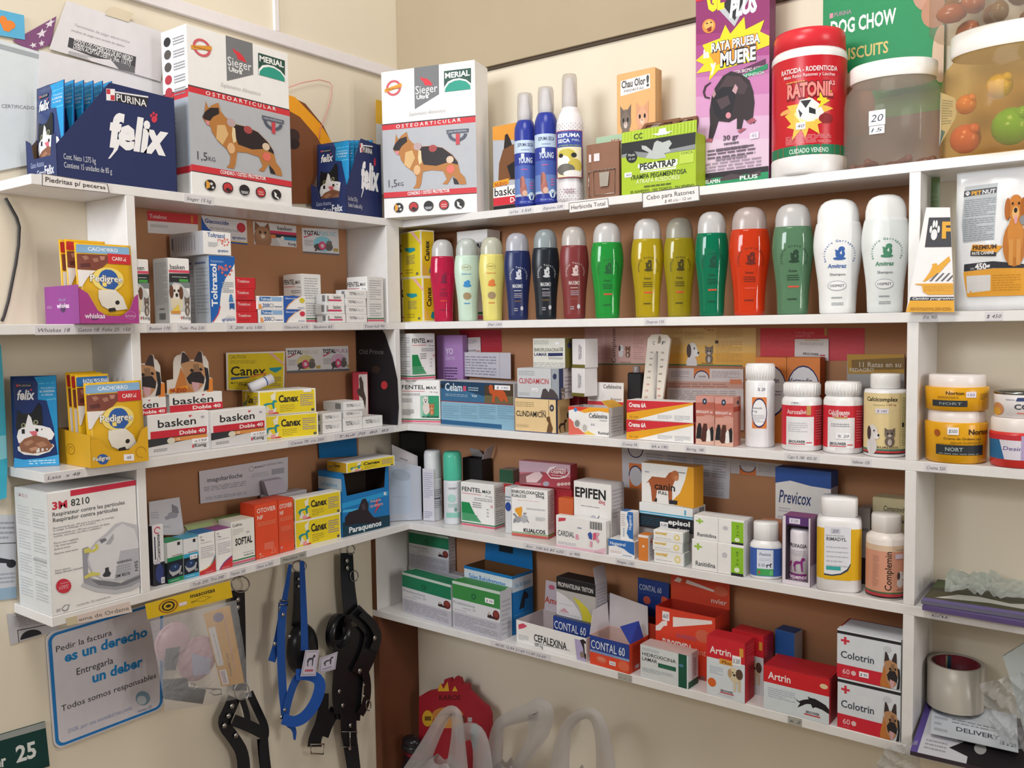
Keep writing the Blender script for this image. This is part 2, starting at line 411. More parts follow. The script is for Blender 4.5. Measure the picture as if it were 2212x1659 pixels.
def bottle(name, label, cat, side, z, x0, x1, top, front, parts, sy=1., sq=0., group=None, rz=0., span=80, stk=(), seg=30):
    """parts: (part name, [(r, z) shares], material, printing, z range of the printing); the first is the thing's own mesh."""
    zz = base_z(z); pc = (x0+x1)/2; p = cor(side, zz, (pc, front))
    aw = Vector((p.x-CAMP.x, p.y-CAMP.y, 0)).normalized(); r = (x1-x0)/2*dist(p)/FPX
    for _ in range(3): q = p+aw*(r*sy); r = (x1-x0)/2*dist(q)/FPX
    if side == 'R': q.y = min(q.y, -.015-r*sy-.25*abs(1-sy)*r)
    h = zat(q, top)-zz; yaw = math.atan2(aw.y, aw.x)-math.pi/2+rz
    root = None
    for nm, prof, c, art, zr in parts:
        pr = [(a*r, b*h) for a, b in prof]; mb = MB(); mb.lathe(pr, c, seg, 1, sy, 0, 0, sq)
        if art:
            z0, z1 = zr[0]*h, zr[1]*h; sp = math.radians(span)
            def fn(u, v, l, pr=pr, z0=z0, z1=z1):
                zc = z0+v*(z1-z0); rr = lerp_prof(pr, zc)+l*1.6; a = (u-.5)*2*sp-math.pi/2; ca, sa = math.cos(a), math.sin(a)
                if sq: n = 2+sq*6; ca = (u-.5)*1.94; sa = -max(0, 1-abs(ca)**n)**(1/n)
                return Vector((rr*ca, rr*sy*sa, zc))
            fc = Face(fn, 1.94*r if sq else 2*sp*r*.92, z1-z0, 22, 14); draw(mb, fc, art, 2, None, 3)
        o = mb.build(nm, root, q if root is None else (0, 0, 0), yaw if root is None else 0)
        if root is None: root = o; tag(o, label, cat, group); TOP[o.name] = zz+h; fc0 = fc if art else None
    for e in stk: sticker(root, fc0, *e)
    root['r'] = r; root['h'] = h
    return root
def pouch(name, label, cat, pos, yaw, w, h, art, c, bulge=.008, lean=-.08, group=None, nu=10, nv=14, foil='g'):
    def b(u, v): return bulge*max(0, math.sin(math.pi*min(max(u, 0), 1)))**.8*max(0, math.sin(math.pi*min(max((v-.03)/.9, 0), 1)))**.7
    mb = MB(); vs = []; fs = []
    for sgn in (-1, 1):
        for j in range(nv+1):
            for i in range(nu+1):
                u, v = i/nu, j/nv; wr = .0008*math.sin(9*u+14*v)*math.sin(math.pi*u)
                vs.append((u*w, sgn*(b(u, v)+.0006)+(wr if sgn < 0 else 0), v*h))
    n = (nu+1)*(nv+1)
    for j in range(nv):
        for i in range(nu):
            q = (j*(nu+1)+i, j*(nu+1)+i+1, (j+1)*(nu+1)+i+1, (j+1)*(nu+1)+i); fs.append(q); fs.append(tuple(n+k for k in q[::-1]))
    ed = [i for i in range(nu+1)]+[(j+1)*(nu+1)-1 for j in range(1, nv+1)]+[nv*(nu+1)+i for i in range(nu-1, -1, -1)]+[j*(nu+1) for j in range(nv-1, 0, -1)]
    for i in range(len(ed)):
        a, e = ed[i], ed[(i+1) % len(ed)]; fs.append((e, a, n+a, n+e))
    mb.mesh(vs, fs, c, True)
    def fn(u, v, l):
        uu, vv = min(max(u, 0), 1), min(max(v, 0), 1); i, j = min(int(uu*nu), nu-1), min(int(vv*nv), nv-1); a, e = uu*nu-i, vv*nv-j
        y = sum(vs[(j+q)*(nu+1)+i+p][1]*(a if p else 1-a)*(e if q else 1-e) for p in (0, 1) for q in (0, 1))
        return Vector((u*w, y-l*1.5, v*h))
    draw(mb, Face(fn, w, h, nu, nv), art, 2)
    o = mb.build(name, None, pos, yaw); o.rotation_euler = (lean, 0, yaw); return tag(o, label, cat, group)
def sheet(name, label, cat, plane, S, c=WH, art=(), t=.0007, group=None, out=None, off=(0, 0, 0, 0), part=None):
    """A flat sheet or board with its corners measured on a plane (axis, value); off lifts TL TR BR BL off that plane."""
    ax, val = plane; sg = 1 if ax == 0 else -1
    tl, tr, br, bl = (on(ax, val+sg*o, *p) for o, p in zip(off, (S.tl, S.tr, S.br, S.bl)))
    mb = MB(); f0 = quadface(bl, br, tr, tl); o = bl.copy(); f = Face(lambda u, v, l: f0.fn(u, v, l)-o, f0.W, f0.H)
    mb.slab([f.fn(u, v, 0) for u, v in out or ((0, 0), (1, 0), (1, 1), (0, 1))], f0.N, t, c); draw(mb, f, art, 0, None, len(label))
    ob = mb.build(name, part, o); 
    if not part: tag(ob, label, cat, group)
    ob['f'] = 0; FACES[ob.name] = f
    return ob
FACES = {}
def edge_label(label, side, k, x0, x1, s, ink='3C3C46', v0=.08, v1=.92, c='E9E6EA', group=None, n=1, tl=False, over=0.):
    """A paper price label stuck to the front edge of a shelf."""
    zt = Z[k]; zb = zt-TH; zl = zb+(zt-zb)*v0-over; zu = zb+(zt-zb)*v1
    def pt(px, z):
        py = 800
        for _ in range(5):
            p = on(0, DL+.0006, px, py) if side == 'L' else on(1, -DR-.0006, px, py); p.z = z; py = proj(p)[1]
        return p
    bl, br = pt(x0, zl), pt(x1, zl); tl_, tr_ = bl.copy(), br.copy(); tl_.z = tr_.z = zu
    mb = MB(); o = bl.copy(); f0 = quadface(bl-o, br-o, tr_-o, tl_-o)
    mb.slab([bl-o, br-o, tr_-o, tl_-o], f0.N, .0005, c)
    draw(mb, f0, [T(.08, .28, .42, s, ink, .84, -.006, .25)] if isinstance(s, str) else s)
    return tag(mb.build('price_label', None, o), label, 'price label', group)

# ------------------------------------------------------------------ room shell
CREAM = 'E8DDC9:h'
def wall(name, x0, y0, z0, x1, y1, z1, c, e=.002): m = MB(); m.box(x0, y0, z0, x1, y1, z1, c, e); return struct(m.build(name))
wall('wall_left', -.12, -4.6, -2, 0, .0, 1.9, CREAM)
wall('wall_right', -.12, 0, -2, 4.2, .12, 1.9, CREAM)
wall('wall_far', 4.2, -1.75, -2, 4.32, .12, -.62, CREAM)
wall('floor', -.12, -4.6, -2.1, 4.32, .12, -2, '8A7A68:h')
wall('unseen_light_blocker', .35, -2.3, -2, 3.6, -2.2, -.03, 'D8D2C8:h')  # unseen blocker added behind the camera to keep window light off the lower area
wall('unseen_light_blocker_2', .85, -2.32, -.03, 3.6, -2.2, .2, 'D8D2C8:h')  # taller added blocker, dims the lower right further
wall('trim_1', 0, -3.2, .3875, .011, 0, .4158, 'E6E0E2')
wall('trim_2', 0, -.4155, .4158, .008, -.4005, 1.6, 'E9E4E4')
wall('trim_3', .0, -.0115, .3705, 3.2, 0, 1.7, 'B3A389:h', .001)
wall('shadow_gap_strip', .0, -.006, .3635, 3.2, 0, .3705, '54463A:d', .0005)  # dark strip painting the shadow line under the upper board
BOARD = 'E8E5E4:s'; BROWN = 'B5825E:h'
def part(parent, name, x0, y0, z0, x1, y1, z1, c, e=.0008):
    m = MB(); m.box(x0, y0, z0, x1, y1, z1, c, e); o = m.build(name, parent); return o
lu = ru = empty('shelving_unit', (.6, 0, -1.5))
tag(lu, 'white melamine corner shelving unit with brown back boards, fixed along both walls', 'shelving unit')
def lpart(name, x0, y0, z0, x1, y1, z1, c): return part(lu, name, x0-.6, y0, z0+1.5, x1-.6, y1, z1+1.5, c)
def rpart(name, x0, y0, z0, x1, y1, z1, c): return part(ru, name, x0-.6, y0, z0+1.5, x1-.6, y1, z1+1.5, c)
for k in (1, 2, 3, 4):
    lpart('shelf', 0, -(YE if k != 2 else 1.7), Z[k]-TH, DL, -DR, Z[k], BOARD)
    if k < 4: lpart('side_panel', 0, -YL-.0178, Z[k+1], DL, -YL, Z[k]-TH, BOARD)
lpart('side_panel', 0, -.207, Z[2], DL, -.1625, Z[1]-TH, BOARD)
lpart('side_panel', 0, -.185, Z[3], DL, -.1675, Z[2]-TH, BOARD)
for k in (1, 2, 3): lpart('back_panel', .001, -YL, Z[k+1], .0045, -.21 if k == 1 else -.186, Z[k]-TH, BROWN)
for k in (1, 2, 3, 4, 5):
    rpart('shelf', -.0 if k < 5 else -.0, -DR, Z[k]-TH, 2.0, 0, Z[k], BOARD)
    if k < 5:
        rpart('side_panel', XR, -DR, Z[k+1], XR+.0178, 0, Z[k]-TH, BOARD)
        rpart('back_panel', .0 if k != 4 else .02, -.0045, Z[k+1], XR, -.001, Z[k]-TH, BROWN)
m_ = MB(); m_.box(-.599, -DR, .501, -.5815, 0, .731, BOARD); draw(m_, flat((-.599, -DR, .501), (1, 0, 0), (0, 0, 1), .0175, .23), [R(.03, 0, .97, 1, '6B3F26')]); m_.build('side_panel', ru)
rpart('side_panel', .001, -DR, -1.5, .0225, 0, Z[5]-TH, '6E3F26:w')
rpart('shelf', .0225, -.30, -1.5, 2.0, 0, -1.482, BOARD)
# ------------------------------------------------------------------ drawings shared by several packages
NAVY = '24305F'
def loc(o, x, y, z):
    a = o.rotation_euler.z; return o.location + Vector((x*math.cos(a)-y*math.sin(a), x*math.sin(a)+y*math.cos(a), z))
S = Zm(11, (45, 525), (548, 520), (598, 1398), (140, 1395))
CATP = [S.q('1E93CF', 305, 535, 546, 522, 590, 1380, 535, 1050, 470, 830, 455, 780, 362, 768, 350, 605), S.q('57B5DE', 350, 600, 548, 595, 549, 607, 352, 612),
  S.q('57B5DE', 455, 764, 552, 760, 553, 772, 458, 778), S.t(390, 660, 535, 655, 22, 'bocaditos', 'BFE3F2'), S.t(375, 697, 535, 692, 24, 'de SARDINA', 'E4F4FA'), S.t(400, 730, 520, 727, 20, 'en SALSA', 'E4F4FA'),
  S.q('2F3138', 120, 608, 285, 605, 285, 640, 120, 642), S.t(150, 633, 278, 630, 20, 'PURINA', 'B8B8C0'), S.e(130, 622, 15, 13, 'C84A58'),
  S.t(140, 765, 328, 745, 100, 'felix', 'E9EAEE', .03, .2), S.e(282, 668, 12, 10, 'D04858'),
  S.q('15161C', 140, 1010, 150, 870, 200, 900, 300, 900, 372, 800, 400, 830, 420, 960, 425, 1060, 330, 1110, 170, 1110),
  S.q('E8E7EA', 270, 910, 300, 940, 325, 1010, 420, 1025, 500, 1050, 545, 1110, 520, 1160, 180, 1180, 158, 1120, 170, 1060, 245, 1010),
  S.e(222, 1015, 24, 24, '8E9070'), S.e(222, 1015, 11, 14, '101014'), S.e(352, 990, 26, 24, '8E9070'), S.e(352, 990, 11, 14, '101014'), S.q('D86A78', 285, 1075, 365, 1070, 370, 1110, 330, 1120),
  S.q('DCD9D6', 170, 1210, 530, 1200, 545, 1220, 500, 1270, 380, 1300, 240, 1285, 175, 1245), S.q('8A5C46', 185, 1190, 240, 1140, 350, 1110, 470, 1145, 535, 1220, 480, 1265, 330, 1280, 210, 1255),
  S.q('A97A60', 230, 1180, 300, 1150, 340, 1170, 270, 1210), S.q('A97A60', 350, 1190, 430, 1170, 480, 1210, 400, 1230), S.q('B98B70', 290, 1230, 370, 1215, 380, 1245, 310, 1258),
  S.q('3C9ED6', 142, 1310, 240, 1330, 420, 1325, 592, 1300, 598, 1398, 140, 1395), S.g(290, 1330, 560, 1375, 2, 'BFE1F0')]
S = Zm(11, (742, 590), (1375, 590), (1390, 1390), (800, 1390))
def DOGP(band, s, wide=.53, S=S):
    c0 = S(890, 675); x1 = c0[0]+wide
    return [S.r(762, 612, 1356, 702, band), ('t', c0[0], c0[1], .05, s, 'E8ECF2', x1-c0[0], .02, 0, 0), S.q('7C4136', 768, 715, 1095, 712, 1105, 790, 1040, 850, 960, 885, 775, 880),
      S.q('A4705C', 820, 740, 870, 730, 900, 760, 850, 785), S.q('A4705C', 930, 760, 990, 750, 1000, 790, 950, 800), S.q('5A2A26', 800, 820, 900, 810, 910, 850, 810, 860), S.q('B87F6C', 1010, 730, 1070, 730, 1060, 770, 1020, 775),
      S.q('E6DFDC', 775, 885, 960, 890, 880, 960, 820, 1060, 790, 1060), S.r(1098, 695, 1365, 808, 'CB2F36'), S.t(1145, 770, 1310, 768, 42, 'CARNE', 'EDE3E2', .02),
      S.e(1095, 975, 175, 125, 'F0D774'), S.e(1095, 975, 110, 105, '2D5CA6'), S.q('2D5CA6', 1120, 1020, 1215, 1020, 1150, 1085, 1100, 1080), S.t(900, 1005, 1255, 985, 75, 'Pedigree', '8A7A5A', .05), S.t(903, 1003, 1252, 983, 72, 'Pedigree', 'F3F1EC', .015),
      S.q('E9E2D6', 985, 1090, 1165, 1085, 1250, 1160, 1300, 1280, 1120, 1300, 1020, 1250, 985, 1170), S.e(1188, 1215, 24, 22, '2A2322'), S.q('33292A', 1090, 1275, 1160, 1265, 1180, 1300, 1100, 1310), S.g(850, 1320, 1330, 1375, 3, 'B58A18')]
S = Zm(0, (0, 0), (1, 0), (1, 1), (0, 1))
def mk(rect, *rows):
    """Drawing in the unit square from crop outlines: rows of (colour, x, y, ...)."""
    return [Q(rect, *r) for r in rows]
SHEPHEAD = mk((1770, 130, 2150, 660), ('C0763A', 1850, 330, 1890, 440, 1900, 560, 1990, 658, 1790, 658, 1780, 600, 1800, 520, 1830, 420), ('3E3234', 1852, 300, 1868, 145, 1890, 140, 1925, 190, 1955, 265, 1900, 310), ('3E3234', 1990, 255, 2035, 150, 2060, 132, 2078, 150, 2088, 300, 2050, 285),
  ('B88A62', 1850, 285, 1960, 250, 2080, 285, 2100, 340, 2118, 420, 2100, 490, 2080, 580, 2030, 640, 1960, 630, 1900, 560, 1885, 420), ('2B2629', 1905, 470, 1962, 400, 2060, 400, 2102, 480, 2090, 560, 2040, 545, 1980, 565, 1930, 545), ('CFA0A6', 1960, 525, 2045, 545, 2030, 640, 1985, 652, 1965, 580),
  ('241F20', 1940, 375, 1965, 352, 1998, 385, 1965, 402), ('241F20', 2040, 365, 2062, 345, 2085, 375, 2062, 392), ('8C6A50', 1980, 300, 2040, 300, 2050, 400, 1985, 400), ('26262A', 2100, 340, 2140, 360, 2150, 480, 2140, 640, 2085, 655, 2115, 520))
SHEPSTAND = mk((865, 970, 1400, 1420), ('B5793F', 893, 982, 905, 1020, 918, 1022, 925, 1005, 955, 985, 972, 975, 985, 1030, 1010, 1060, 1060, 1098, 1150, 1100, 1230, 1122, 1300, 1182, 1335, 1235, 1345, 1280, 1352, 1320, 1385, 1360, 1396, 1412, 1352, 1412, 1330, 1375, 1300, 1340, 1272, 1385, 1262, 1402, 1226, 1398, 1258, 1362, 1232, 1300, 1150, 1285, 1085, 1292, 1072, 1380, 1058, 1416, 1010, 1412, 1032, 1385, 1040, 1330, 1015, 1285, 960, 1240, 925, 1185, 918, 1150, 895, 1142, 868, 1100, 882, 1062),
  ('D9B27A', 960, 1130, 1010, 1120, 1030, 1180, 990, 1260, 950, 1225), ('2A2124', 882, 1062, 868, 1095, 880, 1110, 915, 1112, 935, 1080, 975, 1050, 972, 1010, 920, 1022, 900, 1040), ('2A2124', 1058, 1100, 1150, 1103, 1230, 1124, 1298, 1184, 1336, 1240, 1340, 1262, 1270, 1236, 1185, 1256, 1092, 1238, 1075, 1180), ('E2CDA0', 1058, 1120, 1075, 1130, 1080, 1220, 1060, 1235, 1052, 1180),
  ('D98A98', 888, 1115, 912, 1118, 905, 1145, 890, 1140), ('2A2124', 1300, 1350, 1330, 1375, 1345, 1410, 1310, 1405))
SITDOG = [E(.5, .3, .3, .3, 'B9722F'), E(.52, .42, .2, .3, 'CB8438'), E(.5, .78, .2, .17, 'C67C33'), E(.3, .76, .08, .15, 'A9601F'), E(.7, .76, .08, .15, 'A9601F'), R(.36, .02, .47, .36, 'D2924A'), R(.55, .02, .66, .36, 'D2924A'), E(.51, .7, .09, .09, 'E0B070'), E(.51, .74, .045, .035, '2A2020'), E(.52, .62, .04, .06, 'D99CA8'), E(.43, .83, .025, .02, '2A1C14'), E(.59, .83, .025, .02, '2A1C14')]
KITTEN = [E(.5, .25, .28, .28, '6E6058'), E(.5, .66, .3, .25, '7A6C62'), P('6E6058', .22, .7, .2, 1, .45, .86), P('6E6058', .78, .7, .8, 1, .55, .86), E(.38, .68, .05, .05, '1C1A1A'), E(.62, .68, .05, .05, '1C1A1A'), E(.5, .57, .1, .07, 'CFC4BC'), E(.5, .6, .03, .025, 'B07070'), E(.5, .2, .12, .18, 'BDB2AA')]
PUPPY = [E(.45, .25, .3, .27, 'D8D2D2'), E(.5, .68, .27, .25, 'DDD7D6'), E(.3, .66, .13, .22, '4A3A38'), E(.72, .58, .16, .11, 'E3DEDC'), E(.82, .6, .05, .045, '221C1C'), E(.6, .74, .035, .035, '1C1818'), R(.3, 0, .42, .25, 'DDD7D6')]
PAW = [E(.5, .32, .24, .24, 'E6E6E8'), E(.2, .55, .1, .16, 'E6E6E8'), E(.4, .78, .1, .17, 'E6E6E8'), E(.62, .78, .1, .17, 'E6E6E8'), E(.82, .55, .1, .16, 'E6E6E8')]
CROSSP = lambda c: [R(.36, 0, .64, 1, c), R(0, .36, 1, .64, c)]
BARS = [R(i/14, 0, i/14+(.03, .05, .02)[i % 3], 1, '26262A') for i in range(14)]
HOUND = lambda c: [P(c, .02, .35, .15, .3, .3, .5, .55, .55, .75, .5, .8, .7, .98, .8, .95, .9, .8, .98, .7, .9, .62, .7, .3, .72, .1, .6), P(c, .12, .4, .25, .5, .22, .2, .3, .02, .18, .02, .12, .2), P(c, .62, .55, .78, .6, .8, .02, .7, .02, .66, .3)]
STAND = lambda c: [P(c, .0, .55, .06, .6, .2, .78, .6, .78, .72, .95, .85, 1, .98, .86, .9, .8, .84, .62, .8, .5, .8, .02, .7, .02, .68, .4, .35, .38, .3, .02, .2, .02, .16, .45, .1, .6)]

# ------------------------------------------------------------------ top shelf, left wall
S = Zm(1, (412, 522), (1305, 800), (1325, 1405), (430, 1275))
FELIX = [S.q('F0EEF0', 828, 697, 893, 708, 893, 785, 828, 775), S.q('C83A48', 830, 700, 858, 705, 858, 738, 830, 733), S.q('C83A48', 860, 743, 890, 748, 890, 782, 860, 777), S.q('2C2C34', 893, 725, 1130, 783, 1118, 850, 893, 787), S.q('E8E6EA', 893, 722, 1130, 780, 1130, 790, 893, 732), S.t(903, 785, 1118, 838, 48, 'PURINA', 'F0EEF0', .01),
  S.t(845, 1075, 1268, 1105, 225, 'felix', 'F2F1F4', .05, .22), S.q('F2F1F4', 905, 1040, 870, 1120, 832, 1168, 850, 1165, 905, 1110, 930, 1050), S.e(1170, 930, 20, 22, 'D23C50'), S.e(1148, 905, 8, 11, 'D23C50'), S.e(1165, 892, 8, 11, 'D23C50'), S.e(1184, 905, 8, 11, 'D23C50'),
  S.t(482, 1150, 738, 1200, 42, 'Cont. Neto 1,275 kg', 'D8DAE6'), S.t(484, 1210, 860, 1284, 42, 'Contiene 15 unidades de 85 g', 'D8DAE6')]
LIP = [(0, 0), (1, 0), (1, .42), (.86, .4), (.8, .22), (.24, .22), (.16, .38), (0, .42)]
LIPART = [T(.14, .135, .055, 'Gatos Astutos,', 'A8B2D4', .45, 0, .15), T(.34, .045, .06, 'Gatos', 'D8DAE6', .24, .01), T(.6, .045, .09, 'Felix', 'E6E8F0', .3, .02)]
SIDE = [(0, 0), (1, 0), (1, .98), (.44, 1), (0, .31)]
def felix_box(label, side, s, S, d, gr):
    o = tray('display_box', label, 'display box', side, 1, S, s, d, NAVY, '6E5A48', FELIX, LIPART, (), SIDE, LIP, None, [(1-a, b) for a, b in SIDE][::-1])
    w, dd, h, yaw = o['w'], o['d'], o['h'], o.rotation_euler.z-math.pi/2
    for i in range(6):
        pouch('food_pouch', label.split(' holding')[0].replace('display box', 'pouch in the display box') if 0 else (gr[0] if i == 0 else gr[1]), 'pouch', loc(o, .016+.017*i, dd-.003, .003), yaw, min(.098, dd-.006), h*.93+.003*i, CATP if i < 2 else CATP[:6], '24386F:g', .0035, -.04, None if i == 0 else gr[2])
    return o
felix_box('navy cat food display box at the top shelf end above the gravel sign', 'L', .002, S, .108, ('blue cat food pouch at the front of the display box at the top shelf end', 'blue cat food pouch behind the first one in the top shelf end box', 'pouches in the display box at the shelf end'))
# shepherd dog supplement cartons
S = Zm(2, (752, 540), (1452, 516), (1488, 1592), (795, 1620))
SIEG = [S.q('B4B6BC', 768, 962, 1470, 950, 1484, 1420, 788, 1432), S.q('3A3A40', 763, 925, 1468, 908, 1468, 916, 763, 933), S.q('D0343E', 764, 933, 1468, 916, 1470, 957, 766, 970), S.q('D0343E', 788, 1430, 1484, 1415, 1486, 1455, 789, 1470), S.q('3A3A40', 789, 1470, 1486, 1455, 1486, 1460, 789, 1475),
  S.q('77787C', 1008, 532, 1192, 525, 1198, 738, 1018, 832), S.q('D83A44', 1056, 600, 1078, 612, 1105, 618, 1132, 640, 1152, 672, 1090, 665, 1082, 640, 1060, 622), S.t(1022, 725, 1186, 720, 62, 'Sieger', 'EFEFF0'), S.t(1030, 762, 1120, 760, 30, 'Ultra', 'F2F2F2', .03),
  S.q('2F5148', 1232, 577, 1428, 572, 1430, 722, 1235, 727), ('f', 0, 0, 1, 1, [S.q('F2F4F2', 1236, 727, 1236, 690, 1262, 655, 1300, 640, 1345, 637, 1395, 652, 1430, 682, 1430, 722), S.q('2E9A86', 1240, 727, 1245, 700, 1270, 668, 1310, 652, 1350, 650, 1395, 664, 1426, 695, 1428, 722)]), S.t(1242, 630, 1420, 624, 40, 'MERIAL', 'F4F4F2', .03),
  ('m', [S.q('D4606A', *q) for q in [[853+58*math.cos(a), 664-58*math.sin(a), 853+58*math.cos(a+.32), 664-58*math.sin(a+.32), 853+42*math.cos(a+.32), 664-42*math.sin(a+.32), 853+42*math.cos(a), 664-42*math.sin(a)] for a in [i*.3142 for i in range(20)]]]), S.q('DC9A3C', 784, 668, 915, 634, 917, 660, 786, 694), S.g(800, 660, 905, 672, 1, 'A86420'),
  S.t(975, 880, 1250, 870, 30, 'Suplemento Alimenticio', 'B4B2B4', -.01, .4), S.t(878, 962, 1362, 945, 26, 'O S T E O A R T I C U L A R', 'F2E4E4', .02), S.t(975, 1455, 1290, 1448, 24, 'CONDRO / OSTEO PROTECTOR', 'F4E8E8', .03),
  S.t(828, 1392, 892, 1388, 56, '1,5', '4C4C54'), S.t(898, 1386, 942, 1384, 28, 'KG', '4C4C54'), FIT(*S(866, 1420), *S(1400, 972), SHEPSTAND),
  S.e(1045, 1105, 30, 28, 'B9A0A0'), S.e(1160, 1125, 30, 26, 'A84A4A'), S.e(1288, 1212, 27, 26, 'D8C0A8'), S.e(1293, 1280, 30, 30, 'DE7060'), S.e(1045, 1275, 26, 36, 'DDB080'), S.q('565A68', 1258, 1000, 1420, 998, 1418, 1024, 1262, 1028), S.t(1270, 1022, 1408, 1018, 13, 'LINEA PROFESIONAL', 'C8CCD8'),
  ('m', [S.q('565A6C', *[v for t in ((a, 70), (a+.21, 70), (a+.21, 48), (a, 48)) for v in (1340+t[1]*math.cos(t[0]), 1026-t[1]*.85*math.sin(t[0]))]) for a in [3.14+i*.2 for i in range(15)]]), S.q('C84450', 1328, 1030, 1356, 1030, 1356, 1112, 1342, 1104, 1330, 1112)]
for i, (x, c) in enumerate(((908, '2A282A'), (1023, 'C2383C'), (1136, '2A282A'), (1250, 'C2383C'), (1363, '2A282A'))):
    SIEG += [S.e(x, 1545-i*4, 36, 36, '2A282A'), S.e(x, 1545-i*4, 30, 30, c)]
    SIEG += [[S.q('E0A040', 880, 1515, 905, 1530, 905, 1560, 882, 1575), S.e(915, 1535, 9, 9, 'D8D8D8'), S.e(925, 1558, 8, 8, 'D8D8D8')], [S.q('2A282A', 1018, 1540, 1050, 1555, 1030, 1570, 1005, 1560)], [S.q('A0A0A4', 1108, 1545, 1166, 1543, 1155, 1562, 1118, 1564)], [S.g(1232, 1520, 1270, 1548, 2, 'E8C0B8')], [S.q('EDEDED', 1345, 1510, 1365, 1525, 1362, 1540, 1382, 1550, 1378, 1562, 1350, 1545)]][i]
SL = [R(0, .575, 1, .62, 'D0343E'), R(0, .17, 1, .575, 'A6AEBA'), R(0, .13, 1, .17, 'D0343E'), R(0, .62, 1, .626, '3A3A40')]+[E(.25, .93-.075*i, .14, .028, ('2A2A2E', '55504C', '55504C', 'B83A46', 'B83A46')[i]) for i in range(5)]+[G(.48, .9-.075*i, .92, .95-.075*i, 3, '9A9AA2') for i in range(5)]+[V(.5, .2, .16, 'DIETETIC', '8A94A4', .3)]
S1 = Zm(1, (1388, 175), (2150, 345), (2182, 1525), (1432, 1425))
carton('supplement_carton', 'tall supplement carton with shepherd dog on the top shelf between two navy display boxes', 'carton', 'L', 1, S1, .003, .085, WH, SIEG, SL)
S = Zm(2, (520, 1000), (790, 1075), (800, 1640), (510, 1545))
felix_box('navy cat food display box turned towards the corner, beside the corner supplement carton', 'L', (.012, .03), Zm(0, (744, 289), (812, 330), (826, 466), (748, 450)), .108, ('blue cat food pouch at the front of the display box near the corner', 'blue cat food pouch behind the first one in the box near the corner', 'pouches in the display box near the corner'))
S2 = Zm(2, (752, 540), (1452, 516), (1488, 1592), (795, 1620))
zz = Z[1]
def across(name, label, S, d, F, L=()):
    a, b = cor('L', 0., (S.bl[0], .004)), cor('R', 0., (S.br[0], .004)); v = b-a; yaw = math.atan2(v.y, v.x); w = v.length; h = zat(a, S.tl[1]); mb = MB(); mb.box(0, 0, 0, w, d, h, WH); fs = faces(w, d, h)
    draw(mb, fs['F'], F); draw(mb, fs['L'], L); o = mb.build(name, None, a, yaw); m = MB(); m.box(w*.03, d*.05, h, w*.97, d*.95, h+.0007, WH, .0003); m.build('tuck_flap', o); return tag(o, label, 'carton')
across('supplement_carton', 'supplement carton with shepherd dog standing across the shelf corner', S2, .075, SIEG, SL)
# papers pinned on the wall behind
PW = (0, .0012)
S = Zm(2, (0, 0), (1, 0), (1, 1), (0, 1))
sheet('greeting_card', 'light blue card with an orange heart stuck high on the wall', 'card', (0, .004), Zm(0, (-40, 12), (52, 33), (54, 86), (-40, 70)), '5FB4DC', [E(.5, .6, .09, .2, 'F08A3C'), E(.66, .5, .12, .17, 'F08A3C'), P('F08A3C', .42, .55, .5, .22, .62, .2, .78, .48, .66, .64)])
S = Zm(1, (120, 300), (420, 128), (385, 310), (300, 360))
STAR = lambda x, y, r, c: P(c, *[v for i in range(10) for v in (x+r*(1, .42)[i % 2]*math.sin(.628*i+.2), y+r*(1, .42)[i % 2]*1.3*math.cos(.628*i+.2))])
sheet('star_print_cloth', 'purple cloth with white stars behind the flyer', 'cloth', (0, .003), Zm(0, (28, 88), (122, 35), (110, 95), (70, 112)), '84527E', [STAR(.62, .62, .16, 'E6DCE6'), STAR(.55, .2, .13, 'E6DCE6'), STAR(.85, .85, .14, 'E6DCE6'), STAR(.25, .3, .13, 'E6DCE6')])
S = Zm(1, (500, 5), (1250, 250), (1200, 610), (368, 365))
sheet('flyer', 'white flyer with a black headline bar taped above the navy display box', 'flyer', (0, .009), S, 'E2DEE2', [S.q('4A494E', 515, 270, 1012, 415, 1000, 548, 502, 345), S.q('B4B2B6', 512, 375, 1003, 500, 1000, 548, 502, 405), S.q('E2DEE2', 640, 425, 820, 440, 880, 515, 700, 480), S.q('6A696E', 820, 440, 1000, 490, 1000, 545, 880, 515), S.t(540, 318, 985, 435, 42, 'TODOS LOS COMERCIOS DE RIO NEGRO', 'F0EEF0', .02), S.t(540, 356, 970, 470, 40, 'DEBEN ACEPTAR DEBITO (Res. 113/17)', 'F0EEF0', .01), S.t(550, 185, 965, 292, 22, 'Terminales de pago electronico', 'B6B2BA'), S.t(530, 222, 925, 330, 18, 'medios de pago con tarjeta de debito', 'A6A2AA')])
sheet('masking_tape', 'strip of masking tape holding the flyer to the wall', 'tape', (0, .0105), Zm(1, (840, 45), (1000, 100), (960, 165), (785, 110)), 'DDCFB6')
S = Zm(0, (-60, 66), (85, 112), (85, 352), (-60, 380))
sheet('certificate', 'white certificate with a grey band, partly behind the display box lip', 'paper', (0, .004), S, 'DCE2E6', [S.q('A8AEB4', -60, 78, 85, 118, 85, 128, -60, 90), T(.42, .48, .03, 'CERTIFICADO', '7A7C84', .5)])
S = Zm(0, (85, 108), (356, 175), (350, 420), (70, 400))
sheet('certificate', 'wide white certificate under the flyer, behind the navy display box', 'paper', (0, .006), S, 'E4E2E6', [T(.7, .53, .03, 'CERTIFICADO DE', '55535A', .26), E(.38, .74, .035, .06, '8A8890'), E(.38, .74, .025, .04, 'D0CED4'), G(.34, .82, .46, .86, 1, '8A8890')])
S = Zm(2, (95, 720), (360, 985), (360, 1500), (90, 1530))
